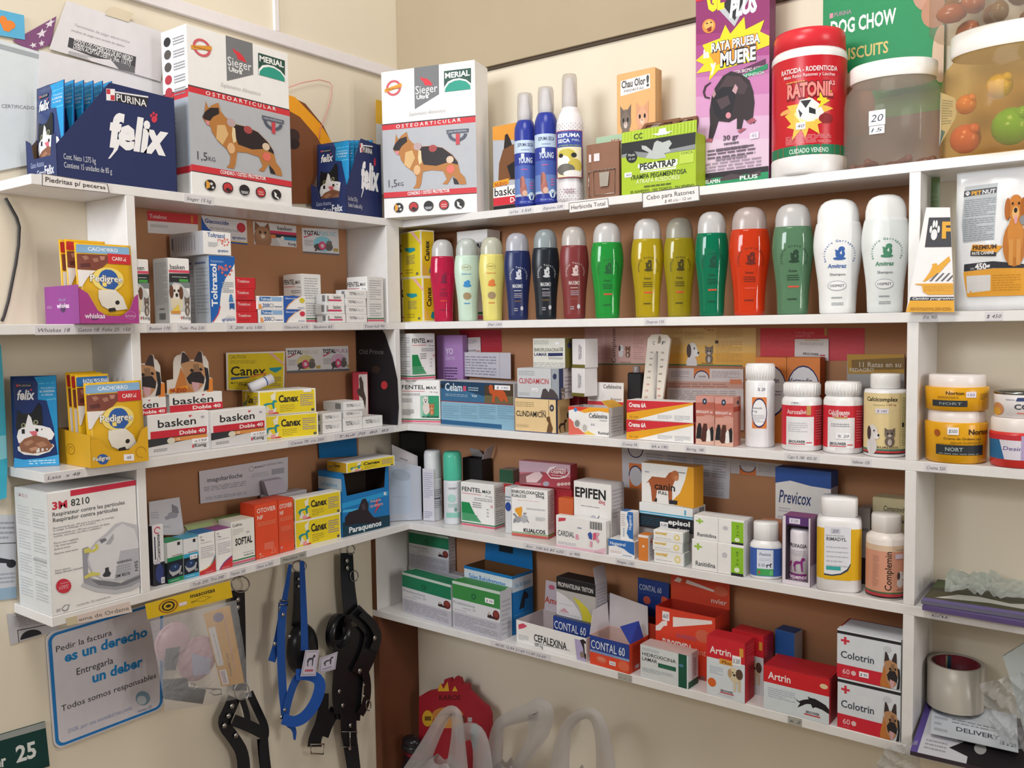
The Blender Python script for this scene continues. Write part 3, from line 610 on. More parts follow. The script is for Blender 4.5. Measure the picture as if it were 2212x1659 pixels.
sheet('bag_header_board', 'brown display board with an orange arc leaning between the carton and the pouch box', 'board', (0, .006), Zm(0, (622, 205), (742, 205), (742, 440), (622, 440)), '7C4A2C', [P('F0A21E', 0, 1.0, .12, .98, .32, .87, .56, .74, .86, .5, .86, .3, .5, .62, .2, .8, 0, .86), E(.07, .62, .13, .07, '3A2624'), E(.1, .55, .1, .05, '2C1E1E')], .003, None, ((0, 0), (1, 0), (.92, .42), (.62, .72), (.3, .92), (0, 1)))
m = MB(); m.tube([on(0, .0095, x, y) for x, y in ((620, 190), (655, 178), (690, 172), (712, 178), (718, 186), (714, 215), (706, 245), (692, 278), (690, 300))], .0009, 'E08A86', 6)
tag(m.build('wire'), 'thin pink wire curving on the wall above the orange arc board', 'wire')
sheet('yellow_card', 'yellow card edge showing behind the corner supplement carton', 'card', (0, .02), Zm(0, (812, 215), (850, 225), (850, 420), (812, 420)), 'E0B030', [R(0, 0, 1, .75, 'C8CED6')])

# ------------------------------------------------------------------ top shelf, right wall
S = Zm(3, (78, 948), (330, 905), (330, 1560), (92, 1568))
carton('dewormer_carton', 'orange topped carton with a dog photo, half hidden behind the blue spray cans', 'carton', 'R', 1, S, (.05, .05), .02, 'B9BCC4', [S.r(78, 905, 330, 1048, 'E39A3C'), S.q('2B2424', 165, 1120, 175, 1010, 195, 1000, 215, 1040, 235, 1100), S.q('7C5030', 125, 1340, 130, 1220, 160, 1120, 240, 1080, 330, 1080, 330, 1340), S.q('211C1E', 190, 1240, 260, 1200, 330, 1200, 330, 1330, 220, 1335), S.q('E5A02C', 84, 1352, 205, 1328, 205, 1368, 84, 1392), S.t(100, 1385, 192, 1362, 28, 'NUEVO', 'B0402A', .02), S.q(WH, 85, 1392, 330, 1368, 330, 1450, 88, 1464), S.t(98, 1452, 300, 1440, 60, 'basken', '26262A', .01), S.q('D0303C', 88, 1464, 330, 1450, 330, 1505, 90, 1520), S.t(215, 1500, 330, 1492, 36, 'Doble', 'F4F0F0', .02), S.q('1E1E22', 90, 1522, 330, 1507, 330, 1560, 92, 1568)])
NOZ = [(.0, .0), (.46, .0), (.5, .02), (.5, .3), (.42, .5), (.36, .8), (.3, 1), (0, 1)]
def rng(p, z0, z1, k=1.): return [(r*k, z0+z*(z1-z0)) for r, z in p]
def mousse_can(label, x0, x1, top, front, sh, ytext):
    art = [R(0, .1, 1, .13, 'B8C6E0'), R(.0, .13, 1, .33, '6A86C2'), R(0, .33, 1, .5, '4A62B0'), R(0, .5, 1, .66, '33429A'), R(.0, .66, 1, .82, 'C4D6EA'), T(.5, .74, .045, 'ESPUMA SECA', '2A3264', .52, .02, 0, 1), G(.36, .69, .64, .715, 1, '6C7AA6'), T(.5, .53, .07, 'YOUNG', 'DCE6F4', .46, .03, .1, 1), G(.36, .44, .55, .47, 1, 'C8609A'), R(.36, .59, .46, .65, 'D6DCE8'), G(.62, .2, .74, .3, 3, 'D87AA8'), FIT(.28, .1, .55, .36, [E(.5, .35, .4, .34, 'A8645A'), E(.45, .72, .28, .28, 'B06E60'), E(.25, .68, .12, .28, '8C4E48'), E(.7, .15, .3, .15, 'CFA896')]), E(.68, .1, .1, .055, 'D8E8F2'), P('2C4A92', .63, .13, .67, .1, .73, .13, .7, .06, .66, .06), R(0, 0, 1, .05, '2C3A9C'), T(.5, .02, .02, '520 ml / 220 g', 'B8C6E8', .4, 0, 0, 1)]
    return bottle('spray_can', label, 'spray can', 'R', 1, x0, x1, top, front, [('spray_can', [(.0, 0), (.95, .0), (1, .02), (1, sh-.1), (.97, sh-.06), (.82, sh-.02), (.72, sh), (0, sh)], '2E3C98:s', art, (.02, sh-.06)), ('nozzle', rng(NOZ, sh, .99, 1.22), 'F2F0F2', 0, 0), ('clear_cap', [(.70, sh), (.72, sh+.06), (.70, .97), (.62, 1), (0, 1)], 'E8E6E6:film', 0, 0)])
mousse_can('blue and white spray can in front of the orange topped carton', 1113, 1160, 203, .004, .76, 0)
mousse_can('blue and white spray can against the dotted white spray can', 1157, 1206, 190, .006, .78, 0)
bottle('spray_can', 'white dotted spray can with a cartoon dog print and a tall clear cap', 'spray can', 'R', 1, 1203, 1262, 162, .002, [('spray_can', [(0, 0), (.93, 0), (1, .03), (1, .58), (.97, .63), (.85, .68), (.62, .72), (.6, .74), (0, .74)], 'E9E5E8:s',
   [*[E(.12+.1*i+.05*(j % 2), (.03+.03*j) if j < 5 else .86+.025*(j-5), .008, .006, '5A5458') for i in range(8) for j in range(9)], R(.16, .28, .8, .85, 'A04660'), R(.18, .29, .78, .84, '3A4C9C'), T(.47, .77, .045, 'ESPUMA', 'E8ECF6', .5, .03, 0, 1), T(.22, .705, .045, 'SECA', 'E8ECF6', .28, .03), T(.54, .72, .025, 'PIEL', 'C8D2EA', .18, .01), G(.24, .665, .74, .685, 1, '9AB050'), R(.2, .29, .76, .65, 'E6DDB8'), E(.42, .56, .2, .07, 'C8B84A'), E(.35, .48, .14, .07, 'EDEAE6'), E(.6, .42, .16, .09, 'C6B24C'), E(.4, .38, .2, .07, '6A6660'), E(.55, .33, .2, .04, 'E4E0DC'), E(.58, .55, .06, .03, '2A2626'), E(.3, .55, .05, .025, '2A2626'), G(.36, .1, .6, .16, 2, 'A07A88')], (.0, .64)), ('nozzle', rng(NOZ, .74, .97, 1.05), 'F2F0F2', 0, 0), ('clear_cap', [(.56, .74), (.57, .8), (.55, .97), (.48, 1), (0, 1)], 'E8E4E2:film', 0, 0)])
def mousetrap(label, side, z, S, s, big=0):
    zz, pa, w, yaw, h = frame_of(side, z, S, s); mb = MB(); mb.box(0, 0, 0, w, .009, h, '9A6E58:w')
    o = mb.build('mousetrap', None, pa, yaw); tag(o, label, 'mousetrap')
    m = MB(); m.tube([(w*.12, -.002, h*.06), (w*.1, -.002, h*.5), (w*.88, -.002, h*.5), (w*.86, -.002, h*.06)], .0009, 'C8C4C0:m', 6, True); m.build('snap_bar', o)
    m = MB(); m.tube([(w*.1+w*.78*i/24+.0008*(i % 2), -.0018-.0012*(i % 2), h*.5+.0016*((i//2) % 2)) for i in range(25)], .0007, 'B8B4B0:m', 5); m.build('spring', o)
    m = MB(); m.slab([(w*.36, -.0045, h*.2), (w*.64, -.0045, h*.2), (w*.68, -.003, h*.46), (w*.32, -.003, h*.46)], (0, -1, 0), .001, 'BDB9B4:m'); m.build('bait_plate', o)
    m = MB(); m.slab([(w*.12, -.0015, h*.68), (w*.32, -.0015, h*.68), (w*.32, -.0015, h*.82), (w*.12, -.0015, h*.82)], (0, -1, 0), .001, 'E6DCE0'); m.build('price_sticker', o)
    return o
mousetrap('small wooden snap mousetrap standing upright with its wire bar showing', 'R', 1, Zm(3, (815, 1080), (1028, 1070), (1028, 1445), (820, 1460)), .006)
mousetrap('wooden snap mousetrap mostly hidden behind the upright front mousetrap', 'R', 1, Zm(3, (778, 1085), (975, 1080), (975, 1440), (785, 1450)), .02)
S = Zm(3, (860, 1030), (1090, 1000), (1090, 1430), (860, 1440))
carton('bait_carton', 'pale green carton with red lettering between the mousetrap and the kitten box', 'carton', 'R', 1, S, .05, .02, 'C4C2B0', [R(0, .82, 1, 1, 'A9C4A8'), T(.5, .84, .1, 'Kilo', 'B84A4A', .4, .02), R(0, .0, 1, .5, '9AB89A'), G(.1, .2, .9, .5, 4, '6E8A70')])
S = Zm(3, (1005, 560), (1282, 558), (1300, 1300), (1015, 1300))
o = carton('litter_deodorant_carton', 'tall orange carton with two kittens printed on it', 'carton', 'R', 1, S, .075, .03, 'E2AE74', [S.q('EFEAE6', 1035, 600, 1245, 588, 1250, 668, 1035, 685), S.t(1042, 642, 1215, 632, 42, 'Chau Olor', '4A484C', .03), S.t(1222, 655, 1242, 655, 62, '!', '4A484C', .03), S.t(1062, 668, 1205, 662, 14, 'PIEDRITAS', '6A686C', .01),
   FIT(*S(1010, 1010), *S(1140, 740), KITTEN), FIT(*S(1125, 1000), *S(1270, 735), [(a[0], a[1], {'6E6058': 'D79C78', '7A6C62': 'DDA684', 'CFC4BC': 'EBC8B0', 'BDB2AA': 'E8C0A4'}.get(a[2], a[2])) for a in KITTEN]), S.e(1068, 970, 34, 34, '3E8C96'), S.e(1068, 970, 24, 24, 'D8E4E4')])
S = Zm(3, (1050, 1070), (1588, 1010), (1600, 1400), (1045, 1440))
PEG = carton('glue_trap_carton', 'lime green and black glue trap carton with a mouse print', 'carton', 'R', 1, S, .004, .045, 'A8C428', [S.q('26282A', 1052, 1072, 1588, 1012, 1588, 1130, 1400, 1150, 1250, 1180, 1140, 1160, 1050, 1165), S.q('8A8E90', 1052, 1150, 1150, 1130, 1300, 1150, 1400, 1125, 1588, 1095, 1588, 1128, 1400, 1150, 1250, 1182, 1140, 1162, 1052, 1172), S.e(1125, 1168, 40, 42, '1E2022'), S.t(1100, 1165, 1150, 1155, 20, 'Modo', 'C8CCC8', .01), S.t(1105, 1190, 1150, 1180, 18, 'de uso', 'C8CCC8'),
   S.q('B9BDBC', 1225, 1180, 1250, 1140, 1200, 1115, 1198, 1090, 1230, 1095, 1275, 1130, 1290, 1075, 1310, 1060, 1350, 1075, 1400, 1060, 1418, 1085, 1395, 1115, 1410, 1140, 1360, 1150, 1380, 1180, 1300, 1190), S.q('EDF0E6', 1170, 1222, 1460, 1192, 1462, 1228, 1452, 1238, 1452, 1262, 1186, 1282, 1185, 1250, 1170, 1248), S.t(1184, 1262, 1448, 1232, 46, 'PEGATRAP', '2A2C28', .04), S.q('A8C428', 1182, 1270, 1452, 1244, 1452, 1250, 1182, 1276), S.t(1112, 1332, 1530, 1292, 34, 'TRAMPA PEGAMENTOSA', '3A4A20', .02), S.t(1155, 1362, 1480, 1335, 32, 'ATRAPA ROEDORES', 'DDE8A8', .02), S.g(1215, 1358, 1415, 1375, 1, '5A6A20'), S.t(1115, 1430, 1590, 1392, 20, 'ES ADHESIVO - NO TOXICO - SIN VENENO', '3A4A20', .01), S.q('BBD24E', 1475, 1145, 1580, 1135, 1580, 1220, 1475, 1232), S.t(1486, 1165, 1574, 1155, 18, 'CHICA', '4A5A28', .01)], stk=[('F', .05, .33, .1, .09, '30')], flap=False)
w_ = float(PEG['dims'].split()[0]); h_ = float(PEG['dims'].split()[2])
flapq(PEG, [(0, .003, h_), (w_, .003, h_), (w_, .004, h_+.024), (0, .004, h_+.022)], 'A8C42A', art=[*[R(.01+.045*i, .05, .03+.045*i, .95, 'B6D04A') for i in range(22)], T(.17, .2, .5, 'CC', '3A4428', .12, .01), P('F0F2E8', .42, .4, .5, .4, .52, .75, .6, .75, .62, .4, .7, .4, .62, .2, .5, .2)], name='hang_tab')
def rattrap(label, S, s, lean):
    zz, pa, w, yaw, h = frame_of('R', PEG, S, s); pa.z = TOP[PEG.name]+.009; mb = MB(); mb.box(0, 0, 0, w, .012, h, '8A5E44:w')
    o = mb.build('rat_trap', None, pa, yaw); o.rotation_euler = (lean, 0, yaw); tag(o, label, 'rat trap')
    m = MB(); m.slab([(w*.3, -.0006, h*.5), (w*.5, -.0006, h*.5), (w*.5, -.0006, h*.8), (w*.3, -.0006, h*.8)], (0, -1, 0), .0005, 'A09088'); m.build('price_sticker', o)
    m = MB(); m.tube([(w*.15, -.001, h*.15), (w*.15, -.001, h*.7), (w*.85, -.001, h*.7), (w*.85, -.001, h*.15)], .001, '6A6058:m', 6, True); m.build('snap_bar', o); return o
rattrap('brown wooden rat trap lying back on the lime green carton, beside the kitten box', Zm(3, (1180, 840), (1430, 838), (1410, 960), (1140, 985)), .012, -.9)
rattrap('brown wooden rat trap wedged between the lime green carton and the purple poison box', Zm(3, (1425, 830), (1560, 828), (1555, 930), (1420, 955)), .010, -.85)
S = Zm(3, (1572, -180), (2140, -270), (2150, 1200), (1600, 1258))
MAG = [S.r(1572, -270, 2150, 560, '8A2A66'), S.r(1575, 250, 2150, 330, '9A3472'), S.r(1575, 330, 2150, 430, 'A8488A'), S.r(1580, 430, 2150, 560, 'B86AA2'), S.r(1580, 560, 2150, 700, 'C77CB2'), S.r(1585, 700, 2150, 850, 'D296C2'), S.r(1590, 850, 2150, 1010, 'DAB2D2'), S.r(1592, 1010, 2150, 1260, 'DDC2D8'),
  S.q('B8BAC0', 1750, 75, 1880, 212, 2000, 0, 1960, 0, 1882, 165, 1790, 55), S.q('26242A', 1790, 55, 1882, 170, 1965, 0, 1850, -30), S.t(1665, 85, 1800, 55, 170, 'GE', 'E8D824', .06), S.t(1840, 140, 2055, 65, 120, 'PLUS', 'EDEDF0', .06, .2), S.q('CC2836', 1572, -10, 1645, -20, 1640, 5, 1575, 12),
  S.e(1682, 195, 52, 52, 'E08A3C'), S.e(1682, 188, 38, 34, 'EDB060'), S.q('8A2420', 1665, 215, 1705, 195, 1702, 232, 1680, 238), S.e(1668, 175, 8, 6, '5A2A18'), S.e(1700, 170, 8, 6, '5A2A18'),
  S.q('F0D21E', 1585, 440, 1660, 380, 1635, 330, 1770, 290, 1810, 195, 1850, 262, 1955, 148, 1965, 240, 2105, 182, 2075, 262, 2150, 300, 2148, 360, 2050, 390, 2035, 470, 1940, 480, 1850, 500, 1760, 520, 1690, 590, 1700, 520, 1590, 532, 1650, 470), S.q('EE9A2A', 1690, 400, 1780, 320, 2040, 270, 2060, 380, 1900, 450, 1740, 480),
  S.t(1645, 425, 1690, 410, 60, 'la', 'F2F0F2', .04), S.t(1708, 388, 2078, 290, 66, 'RATA PRUEBA', '2A2630', .08), S.t(1706, 386, 2074, 288, 64, 'RATA PRUEBA', 'F2F0F2', .03), S.t(1700, 520, 1745, 510, 76, 'y', 'F2F0F2', .05), S.t(1775, 490, 2048, 412, 96, 'MUERE', '2A2630', .1), S.t(1778, 488, 2045, 410, 92, 'MUERE', 'F2F0F2', .04),
  S.q('5E2A50', 1870, 545, 2118, 455, 2120, 490, 1875, 572), S.t(1882, 552, 2110, 478, 24, 'CON BROMO ACOUM', 'E8D8E2', .02), S.q('1E8A5E', 1940, 562, 2135, 490, 2135, 525, 1945, 592), S.t(1950, 580, 2110, 518, 22, 'INMINENCIA', 'BFE0D0', .02),
  S.q('2C1E24', 1705, 900, 1700, 800, 1715, 700, 1740, 640, 1800, 560, 1860, 530, 1940, 555, 2000, 600, 2030, 680, 2040, 760, 2030, 860, 2045, 905, 1990, 890, 1960, 870, 1945, 940, 1910, 940, 1910, 860, 1850, 890, 1770, 880, 1745, 960, 1725, 1010, 1695, 1000, 1700, 950), S.q('47343A', 1770, 650, 1830, 560, 1930, 570, 1990, 640, 1960, 700, 1880, 680, 1820, 720), S.q('15101A', 1715, 720, 1790, 640, 1880, 640, 1900, 720, 1860, 860, 1780, 870, 1730, 820), S.q('4A3840', 1750, 730, 1840, 700, 1860, 760, 1790, 800), S.q('B48A92', 1715, 690, 1735, 655, 1748, 690, 1730, 715), S.q('C49AA2', 1870, 670, 1895, 622, 1915, 650, 1900, 695), S.e(1845, 842, 20, 22, 'D68A98'), S.q('A85868', 1668, 1022, 1690, 1000, 1732, 1005, 1720, 1030), S.q('A85868', 1915, 955, 1950, 935, 1985, 938, 1935, 970), S.q('A85868', 1980, 890, 2030, 862, 2058, 885, 2010, 908),
  S.q('3A2430', 1700, 720, 1660, 710, 1645, 670, 1660, 625, 1705, 598, 1708, 606, 1672, 632, 1660, 672, 1672, 702, 1702, 708), S.t(1808, 1018, 1925, 1008, 34, '30 gr', '4A3A48', .02), S.g(1815, 1020, 1930, 1038, 1, '6A5A68'), S.q('EDE0EC', 2010, 972, 2075, 962, 2075, 1005, 2010, 1015), S.t(2022, 1003, 2060, 998, 26, '45', '8A84A8'), S.g(1755, 1050, 1995, 1070, 1, '5A4A58'), S.g(1690, 1072, 2050, 1110, 3, '6A5A68'), S.g(1755, 1118, 1985, 1138, 1, '8A7A88'), S.g(1655, 1170, 2095, 1215, 4, 'A292A0'), S.q('55485A', 1655, 1185, 1672, 1183, 1672, 1212, 1655, 1214)]
RAT = carton('poison_display_box', 'tall purple rat poison display box with a black rat print', 'display box', 'R', 1, Zm(3, (1572, -180), (2136, -270), (2146, 1310), (1602, 1372)), .052, .03, 'B898B8', [FIT(0, .075, 1, 1, MAG), R(0, 0, 1, .075, '241A22'), R(.0, 0, 1, .05, '138A58'), P('4A3A40', .12, .06, .3, .04, .5, .06, .7, .045, .9, .06, .9, .035, .1, .03), T(.1, .026, .018, 'GELAMIN', 'DCEEE4', .25, .03), T(.62, .027, .018, 'PLUS', 'DCEEE4', .24, .03)], (), [R(0, 0, 1, 1, '7A3060')])
# big containers
def jar_prof(nk, sh, lid): return [(0, 0), (.9, 0), (1, .04), (1, sh), (.97, sh+.05), (nk+.05, lid-.05), (nk, lid), ]
RATON = [R(0, 0, 1, .1, '1F7A54'), T(.5, .02, .05, 'CUIDADO VENENO', 'CFE4D6', .38, .02, 0, 1), G(.27, .12, .72, .21, 6, 'E49A9E', .35), E(.47, .45, .27, .05, 'E8A860', 20, 200), P('F0BE4A', .26, .42, .33, .33, .28, .3, .36, .27, .34, .16, .43, .26, .47, .17, .5, .27, .6, .2, .58, .3, .72, .35, .62, .41, .74, .46, .6, .5, .5, .58, .4, .52, .28, .52, .33, .45), P('EDE4A0', .36, .42, .42, .33, .55, .33, .6, .42, .55, .5, .42, .5), P('E8E4E2', .38, .46, .42, .56, .52, .57, .6, .5, .64, .42, .6, .36, .5, .33, .4, .38), P('26262A', .42, .55, .47, .47, .52, .55), P('26262A', .5, .48, .56, .45, .56, .4, .5, .42), P('26262A', .4, .47, .44, .42, .42, .38), P('F4D42A', .6, .62, .72, .64, .66, .55, .7, .54, .58, .46, .61, .53, .57, .54), E(.66, .36, .07, .05, '8A1822'),
   T(.5, .84, .05, 'RATICIDA - RODENTICIDA', 'F2DADA', .56, .025, 0, 1), T(.5, .79, .035, 'Mata Ratas Ratones y Lauchas', 'EAC8C8', .5, .015, 0, 1), T(.285, .585, .15, 'RATONIL', '7A1620', .45, .09), T(.29, .592, .14, 'RATONIL', 'EE8A80', .44, .04), T(.69, .7, .04, '0,2', 'F2C8C8', .06, .02), G(.28, .74, .46, .77, 1, 'E09A50')]
bottle('canister', 'red rodenticide canister with a red lid and white rim beside the purple box', 'canister', 'R', 1, 1669, 1824, 79, -.003, [('canister', [(0, 0), (.96, 0), (1, .02), (1, .12), (.985, .13), (.985, .80), (1, .81), (.99, .84), (.93, .865), (0, .865)], 'ECE9E9:s', RATON, (.13, .80)), ('label', [(.992, .13), (.992, .80)], 'C4202C:s', 0, 0), ('lid', [(.9, .865), (.95, .87), (.94, .975), (.9, 1), (0, 1)], 'D8303A:s', 0, 0)], stk=[(.38, .26, .09, .07, '40')])
S = Zm(4, (700, -160), (1800, -330), (1720, 1160), (700, 1200))
carton('dog_biscuit_carton', 'big green dog biscuit carton standing behind the jars', 'carton', 'R', 1, Zm(4, (700, -60), (1600, -200), (1600, 1200), (700, 1250)), (.135, .135), .006, '128A52', [R(0, 0, 1, .52, '3F9A4A'), R(0, .2, 1, .4, '6AA84A'), T(.07, .765, .075, 'DOG CHOW', 'E4EEE6', .55, .03), R(.06, .855, .09, .88, 'D090A0'), T(.1, .858, .022, 'PURINA', 'A08A9A', .15, .02), T(.17, .625, .06, 'BISCUITS', 'D8C078', .39, .02), E(.88, .88, .13, .09, 'C09078'), E(.78, .97, .1, .06, 'C09078'), E(.93, .78, .11, .08, 'B88468'), E(.98, .57, .07, .14, 'D2B49A'), E(.32, .5, .15, .07, 'D8C0A0'), R(0, .0, 1, .3, '94705A'), E(.3, .36, .16, .14, 'A06A4A')])
def clear_jar(label, x0, x1, top, front, lid, side='R', z=1, sy=.74, c='F0ECE6:jar'):
    bo = bottle('jar', label, 'jar', side, z, x0, x1, top, front, [('jar', [(.0, .0), (.9, 0), (1, .05), (1, lid-.22), (.96, lid-.12), (.84, lid-.05), (.84, lid)], c, 0, 0), ('lid', [(.86, lid-.02), (.88, lid), (.88, .985), (.84, 1), (0, 1)], 'F2F0EC:s', 0, 0)], sy, seg=40)
    return bo
J1 = clear_jar('clear plastic jar with a white lid and two price stickers, holding a few brown treats', 1828, 2026, 142, .004, .86)
fc = Face(lambda u, v, l: Vector((math.sin((u-.5)*2.8)*(J1['r']+.0006+l), -math.cos((u-.5)*2.8)*(J1['r']*.74+.0006+l), v*J1['h'])), J1['r']*2.8, J1['h'], 20, 6)
sticker(J1, fc, .33, .38, .12, .14, '20'); sticker(J1, fc, .335, .30, .11, .075, '15')
def treat(label, p, n, c, grp):
    for i in range(n):
        m = MB(); a = 6.2832*i/(n-1); rr = J1['r']*.66*(i > 0); m.ball((0, 0, 0), .0095, c, 1.5, .8, .7); m.ball((.012, .003, .002), .007, c)
        o = m.build('dog_treat', None, p+Vector((rr*math.cos(a), rr*.6*math.sin(a), .0085)), a); tag(o, label, 'treat', grp)
treat('brown dog treat lying in the bottom of the clear jar', J1.location, 7, '7A3E28:g', 'treats in the clear jar')
J2 = clear_jar('large clear jar with a white screw lid full of coloured toys', 2050, 2340, 62, .002, .84, 'R', 1, .62, 'F2DFB4:jar')
p0 = J2.location
for x, z, r, c, lb in ((-.004, .045, .03, '7AC83C:g', 'bright green toy ball inside the large toy jar'), (-.062, .034, .024, 'D8705A:g', 'salmon red toy inside the large toy jar, beside the green ball'), (-.02, .112, .02, 'E0C23A:g', 'yellow toy inside the large toy jar, above the green ball'), (.035, .108, .024, '9AA83A:g', 'olive green toy near the top of the large toy jar'), (.052, .04, .024, '4AB05A:g', 'dark green toy inside the large toy jar, behind the green ball'), (-.062, .09, .016, 'E08A4A:g', 'orange toy against the glass of the large toy jar')):
    m = MB(); m.ball((0, 0, r), r, c, seg=16); m.ball((.6*r, -.5*r, 1.5*r), r*.4, c); tag(m.build('toy', None, p0+Vector((x*1.15, -.008, z-r+.001))), lb, 'toy')
J3 = clear_jar('clear jar of brown chews stacked on the lid of the toy jar', 2030, 2300, -220, .012, .86, 'R', J2, .7)
for i in range(16):
    m = MB(); a = i*2.4; rr = J3['r']*.68; m.ball((0, 0, 0), .02, ('A8743C:g', 'B8683A:g', '8A6428:g')[i % 3], 1.2, .7, .8)
    tag(m.build('dog_chew', None, J3.location+Vector((rr*math.cos(a), rr*.6*math.sin(a), .02+.022*(i//4))), a), 'brown chew packed in the uppermost clear jar', 'chew', 'chews in the uppermost jar')
S = Zm(4, (1585, 690), (1700, 700), (1680, 1000), (1580, 1090))
sheet('leaflet', 'white rounded leaflet wedged between the two clear jars', 'leaflet', (1, -.10), Zm(4, (1590, 690), (1730, 720), (1690, 1050), (1580, 1090)), 'CCD2DC', [P('2E7AC0', 0, 0, .35, .25, .1, .3), G(.1, .4, .7, .9, 10, '8A94A8')], .001, None, ((0, 0), (.45, .2), (.9, .5), (1, .75), (.75, .95), (0, 1)))
# cards hanging on the shelf edge
def shelf_card(label, side, k, S, s, art, c='EAE4E2', off=.0015):
    ax, val = (0, DL+off) if side == 'L' else (1, -DR-off)
    return sheet('shelf_card', label, 'shelf card', (ax, val), S, c, [R(.0, .0, 1, .05, '55504E'), R(0, .95, 1, 1, '55504E'), R(0, 0, .012, 1, '55504E'), R(.988, 0, 1, 1, '55504E')]+art)
shelf_card('framed card about fish tank gravel on the top shelf edge', 'L', 1, Zm(1, (312, 1292), (802, 1372), (818, 1442), (312, 1388)), 0, [T(.05, .36, .42, 'Piedritas p/ peceras', '3C3836', .9, .01)])
shelf_card('framed card about weedkiller on the top shelf edge under the white spray can', 'R', 1, Zm(3, (652, 1515), (945, 1480), (952, 1550), (655, 1592)), 0, [T(.06, .3, .45, 'Herbicida Total', '4A4442', .86, .0)])
shelf_card('framed card about mouse bait on the top shelf edge under the lime carton', 'R', 1, Zm(3, (1200, 1440), (1625, 1382), (1630, 1498), (1202, 1555)), 0, [T(.08, .5, .3, 'Cebo para Ratones', '4A4442', .84), T(.4, .16, .2, '$ 40 c/u - 12 un', '6A6462', .46, 0, .2)])
# ------------------------------------------------------------------ second shelf, left wall
def pet_tray(label, side, z, S, s, d, c, ci, F, L, wave, pouches, gr, wb=.77):
    o = tray('display_tray', label, 'display tray', side, z, S, s, d, c, ci, F, L, (), wave, [(0, 0), (1, 0), (1, .9), (0, 1)], [(0, 0), (1, 0), (1, 1), (.5, 1.12), (0, .85)], [(0, 0), (1, 0), (1, 1), (0, 1)], wb=wb)
    for (fx, y, dz, w, h, lean, art, lb) in pouches:
        pouch('food_pouch', lb, 'pouch', loc(o, fx*o['w'], y, .002+dz), o.rotation_euler.z+.0, w, h, art, 'E0AE22:g', .004, lean, gr if lb == gr else None)
    return o
BACKP = [R(.03, .84, .97, .97, 'C4302E'), P('7C4136', .04, .82, .6, .82, .55, .6, .04, .62), P('E6DFDC', .04, .6, .5, .62, .2, .3, .04, .3)]
S = Zm(5, (600, 810), (1030, 800), (1040, 1095), (597, 1090))
pet_tray('magenta and purple display tray of yellow dog food pouches on the second shelf end', 'L', 2, S, (-.022, -.024), .125, 'A83C88', '8A6844',
  [S.t(632, 1050, 775, 1042, 38, 'whiskas', 'E8DCE8', .02), S.e(700, 1055, 26, 10, '6A3468'), S.t(632, 1050, 775, 1042, 38, 'whiskas', 'E8DCE8', .02), S.t(930, 1042, 1012, 1030, 20, 'whiskas', 'D8A8CC', .01), ('m', [S.q('CF8ABF', *[v for t in ((a, 44), (a+.32, 44), (a+.32, 40), (a, 40)) for v in (970+t[1]*math.cos(t[0]), 1030-t[1]*.7*math.sin(t[0]))]) for a in [i*.3142 for i in range(20)]])],
  [R(0, 0, 1, 1, '8E3F8C'), T(.36, .42, .13, 'whiskas', 'E6D4E4', .36, .02), E(.54, .42, .08, .12, '4A2E58'), T(.37, .43, .12, 'whiskas', 'E6D4E4', .34, .015), P('8A6A9A', .42, .6, .44, .7, .5, .65, .58, .65, .62, .7, .64, .6), T(.06, .42, .1, 'whiskas', 'C89AC4', .15)],
  [(0, 0), (1, 0), (1, .78), (.93, .7), (.85, .38), (.7, .2), (.45, .2), (.3, .34), (.15, .78), (0, .92)],
  [(.06, .012, .004, .102, .135, -.05, DOGP('86AFD4', 'CACHORRO'), 'yellow puppy food pouch at the front of the magenta tray'), (.03, .040, .004, .072, .142, -.05, DOGP('C8322E', 'ADULTO'), 'yellow pouch with red band behind the front pouch in the magenta tray'), (.03, .062, .004, .07, .143, -.05, BACKP, 'yellow pouch at the back of the magenta tray')], 'x')
m = MB(); m.tube([on(0, .006, x, y) for x, y in ((12, 428), (22, 445), (36, 470), (42, 490), (40, 530), (34, 570), (26, 610), (18, 650), (9, 682), (4, 694))], .0028, '3A3636', 8)
tag(m.build('cable'), 'thin dark cable hanging down the wall beside the magenta tray', 'cable')
BK = lambda S, x0: []
S = Zm(5, (1255, 612), (1415, 618), (1428, 1088), (1270, 1090))
BASK = [S.t(1272, 692, 1382, 695, 36, 'basken', '2A2A2E', .01), S.q('D8506A', 1262, 698, 1418, 702, 1419, 722, 1264, 718), S.r(1264, 724, 1420, 790, '2C3032'), S.r(1264, 790, 1422, 830, '7E8688'), S.q('4CA048', 1340, 765, 1408, 767, 1408, 788, 1340, 786), S.g(1285, 740, 1400, 755, 1, 'C0C4C4'), S.q('C8CACC', 1266, 830, 1300, 790, 1350, 800, 1400, 850, 1424, 900, 1424, 1000, 1268, 1000), FIT(*S(1268, 1000), *S(1372, 800), [E(.5, .3, .42, .35, 'E0D4B8'), E(.48, .7, .34, .28, 'E6DED6'), E(.15, .7, .15, .24, '6A4636'), E(.8, .66, .15, .24, '6A4636'), E(.36, .74, .06, .05, '1E1818'), E(.62, .74, .06, .05, '1E1818'), E(.5, .58, .09, .07, '221C1C'), E(.5, .82, .06, .16, 'F0EAE4')]), FIT(*S(1368, 1030), *S(1426, 890), KITTEN), S.q('E8C85A', 1270, 1010, 1330, 950, 1345, 1010), S.q('D89040', 1276, 1000, 1345, 998, 1345, 1018, 1276, 1018), S.t(1365, 1058, 1420, 1058, 24, 'Konig', '3A3A40', .01), S.q('D0485A', 1348, 1040, 1360, 1040, 1358, 1056, 1350, 1056)]
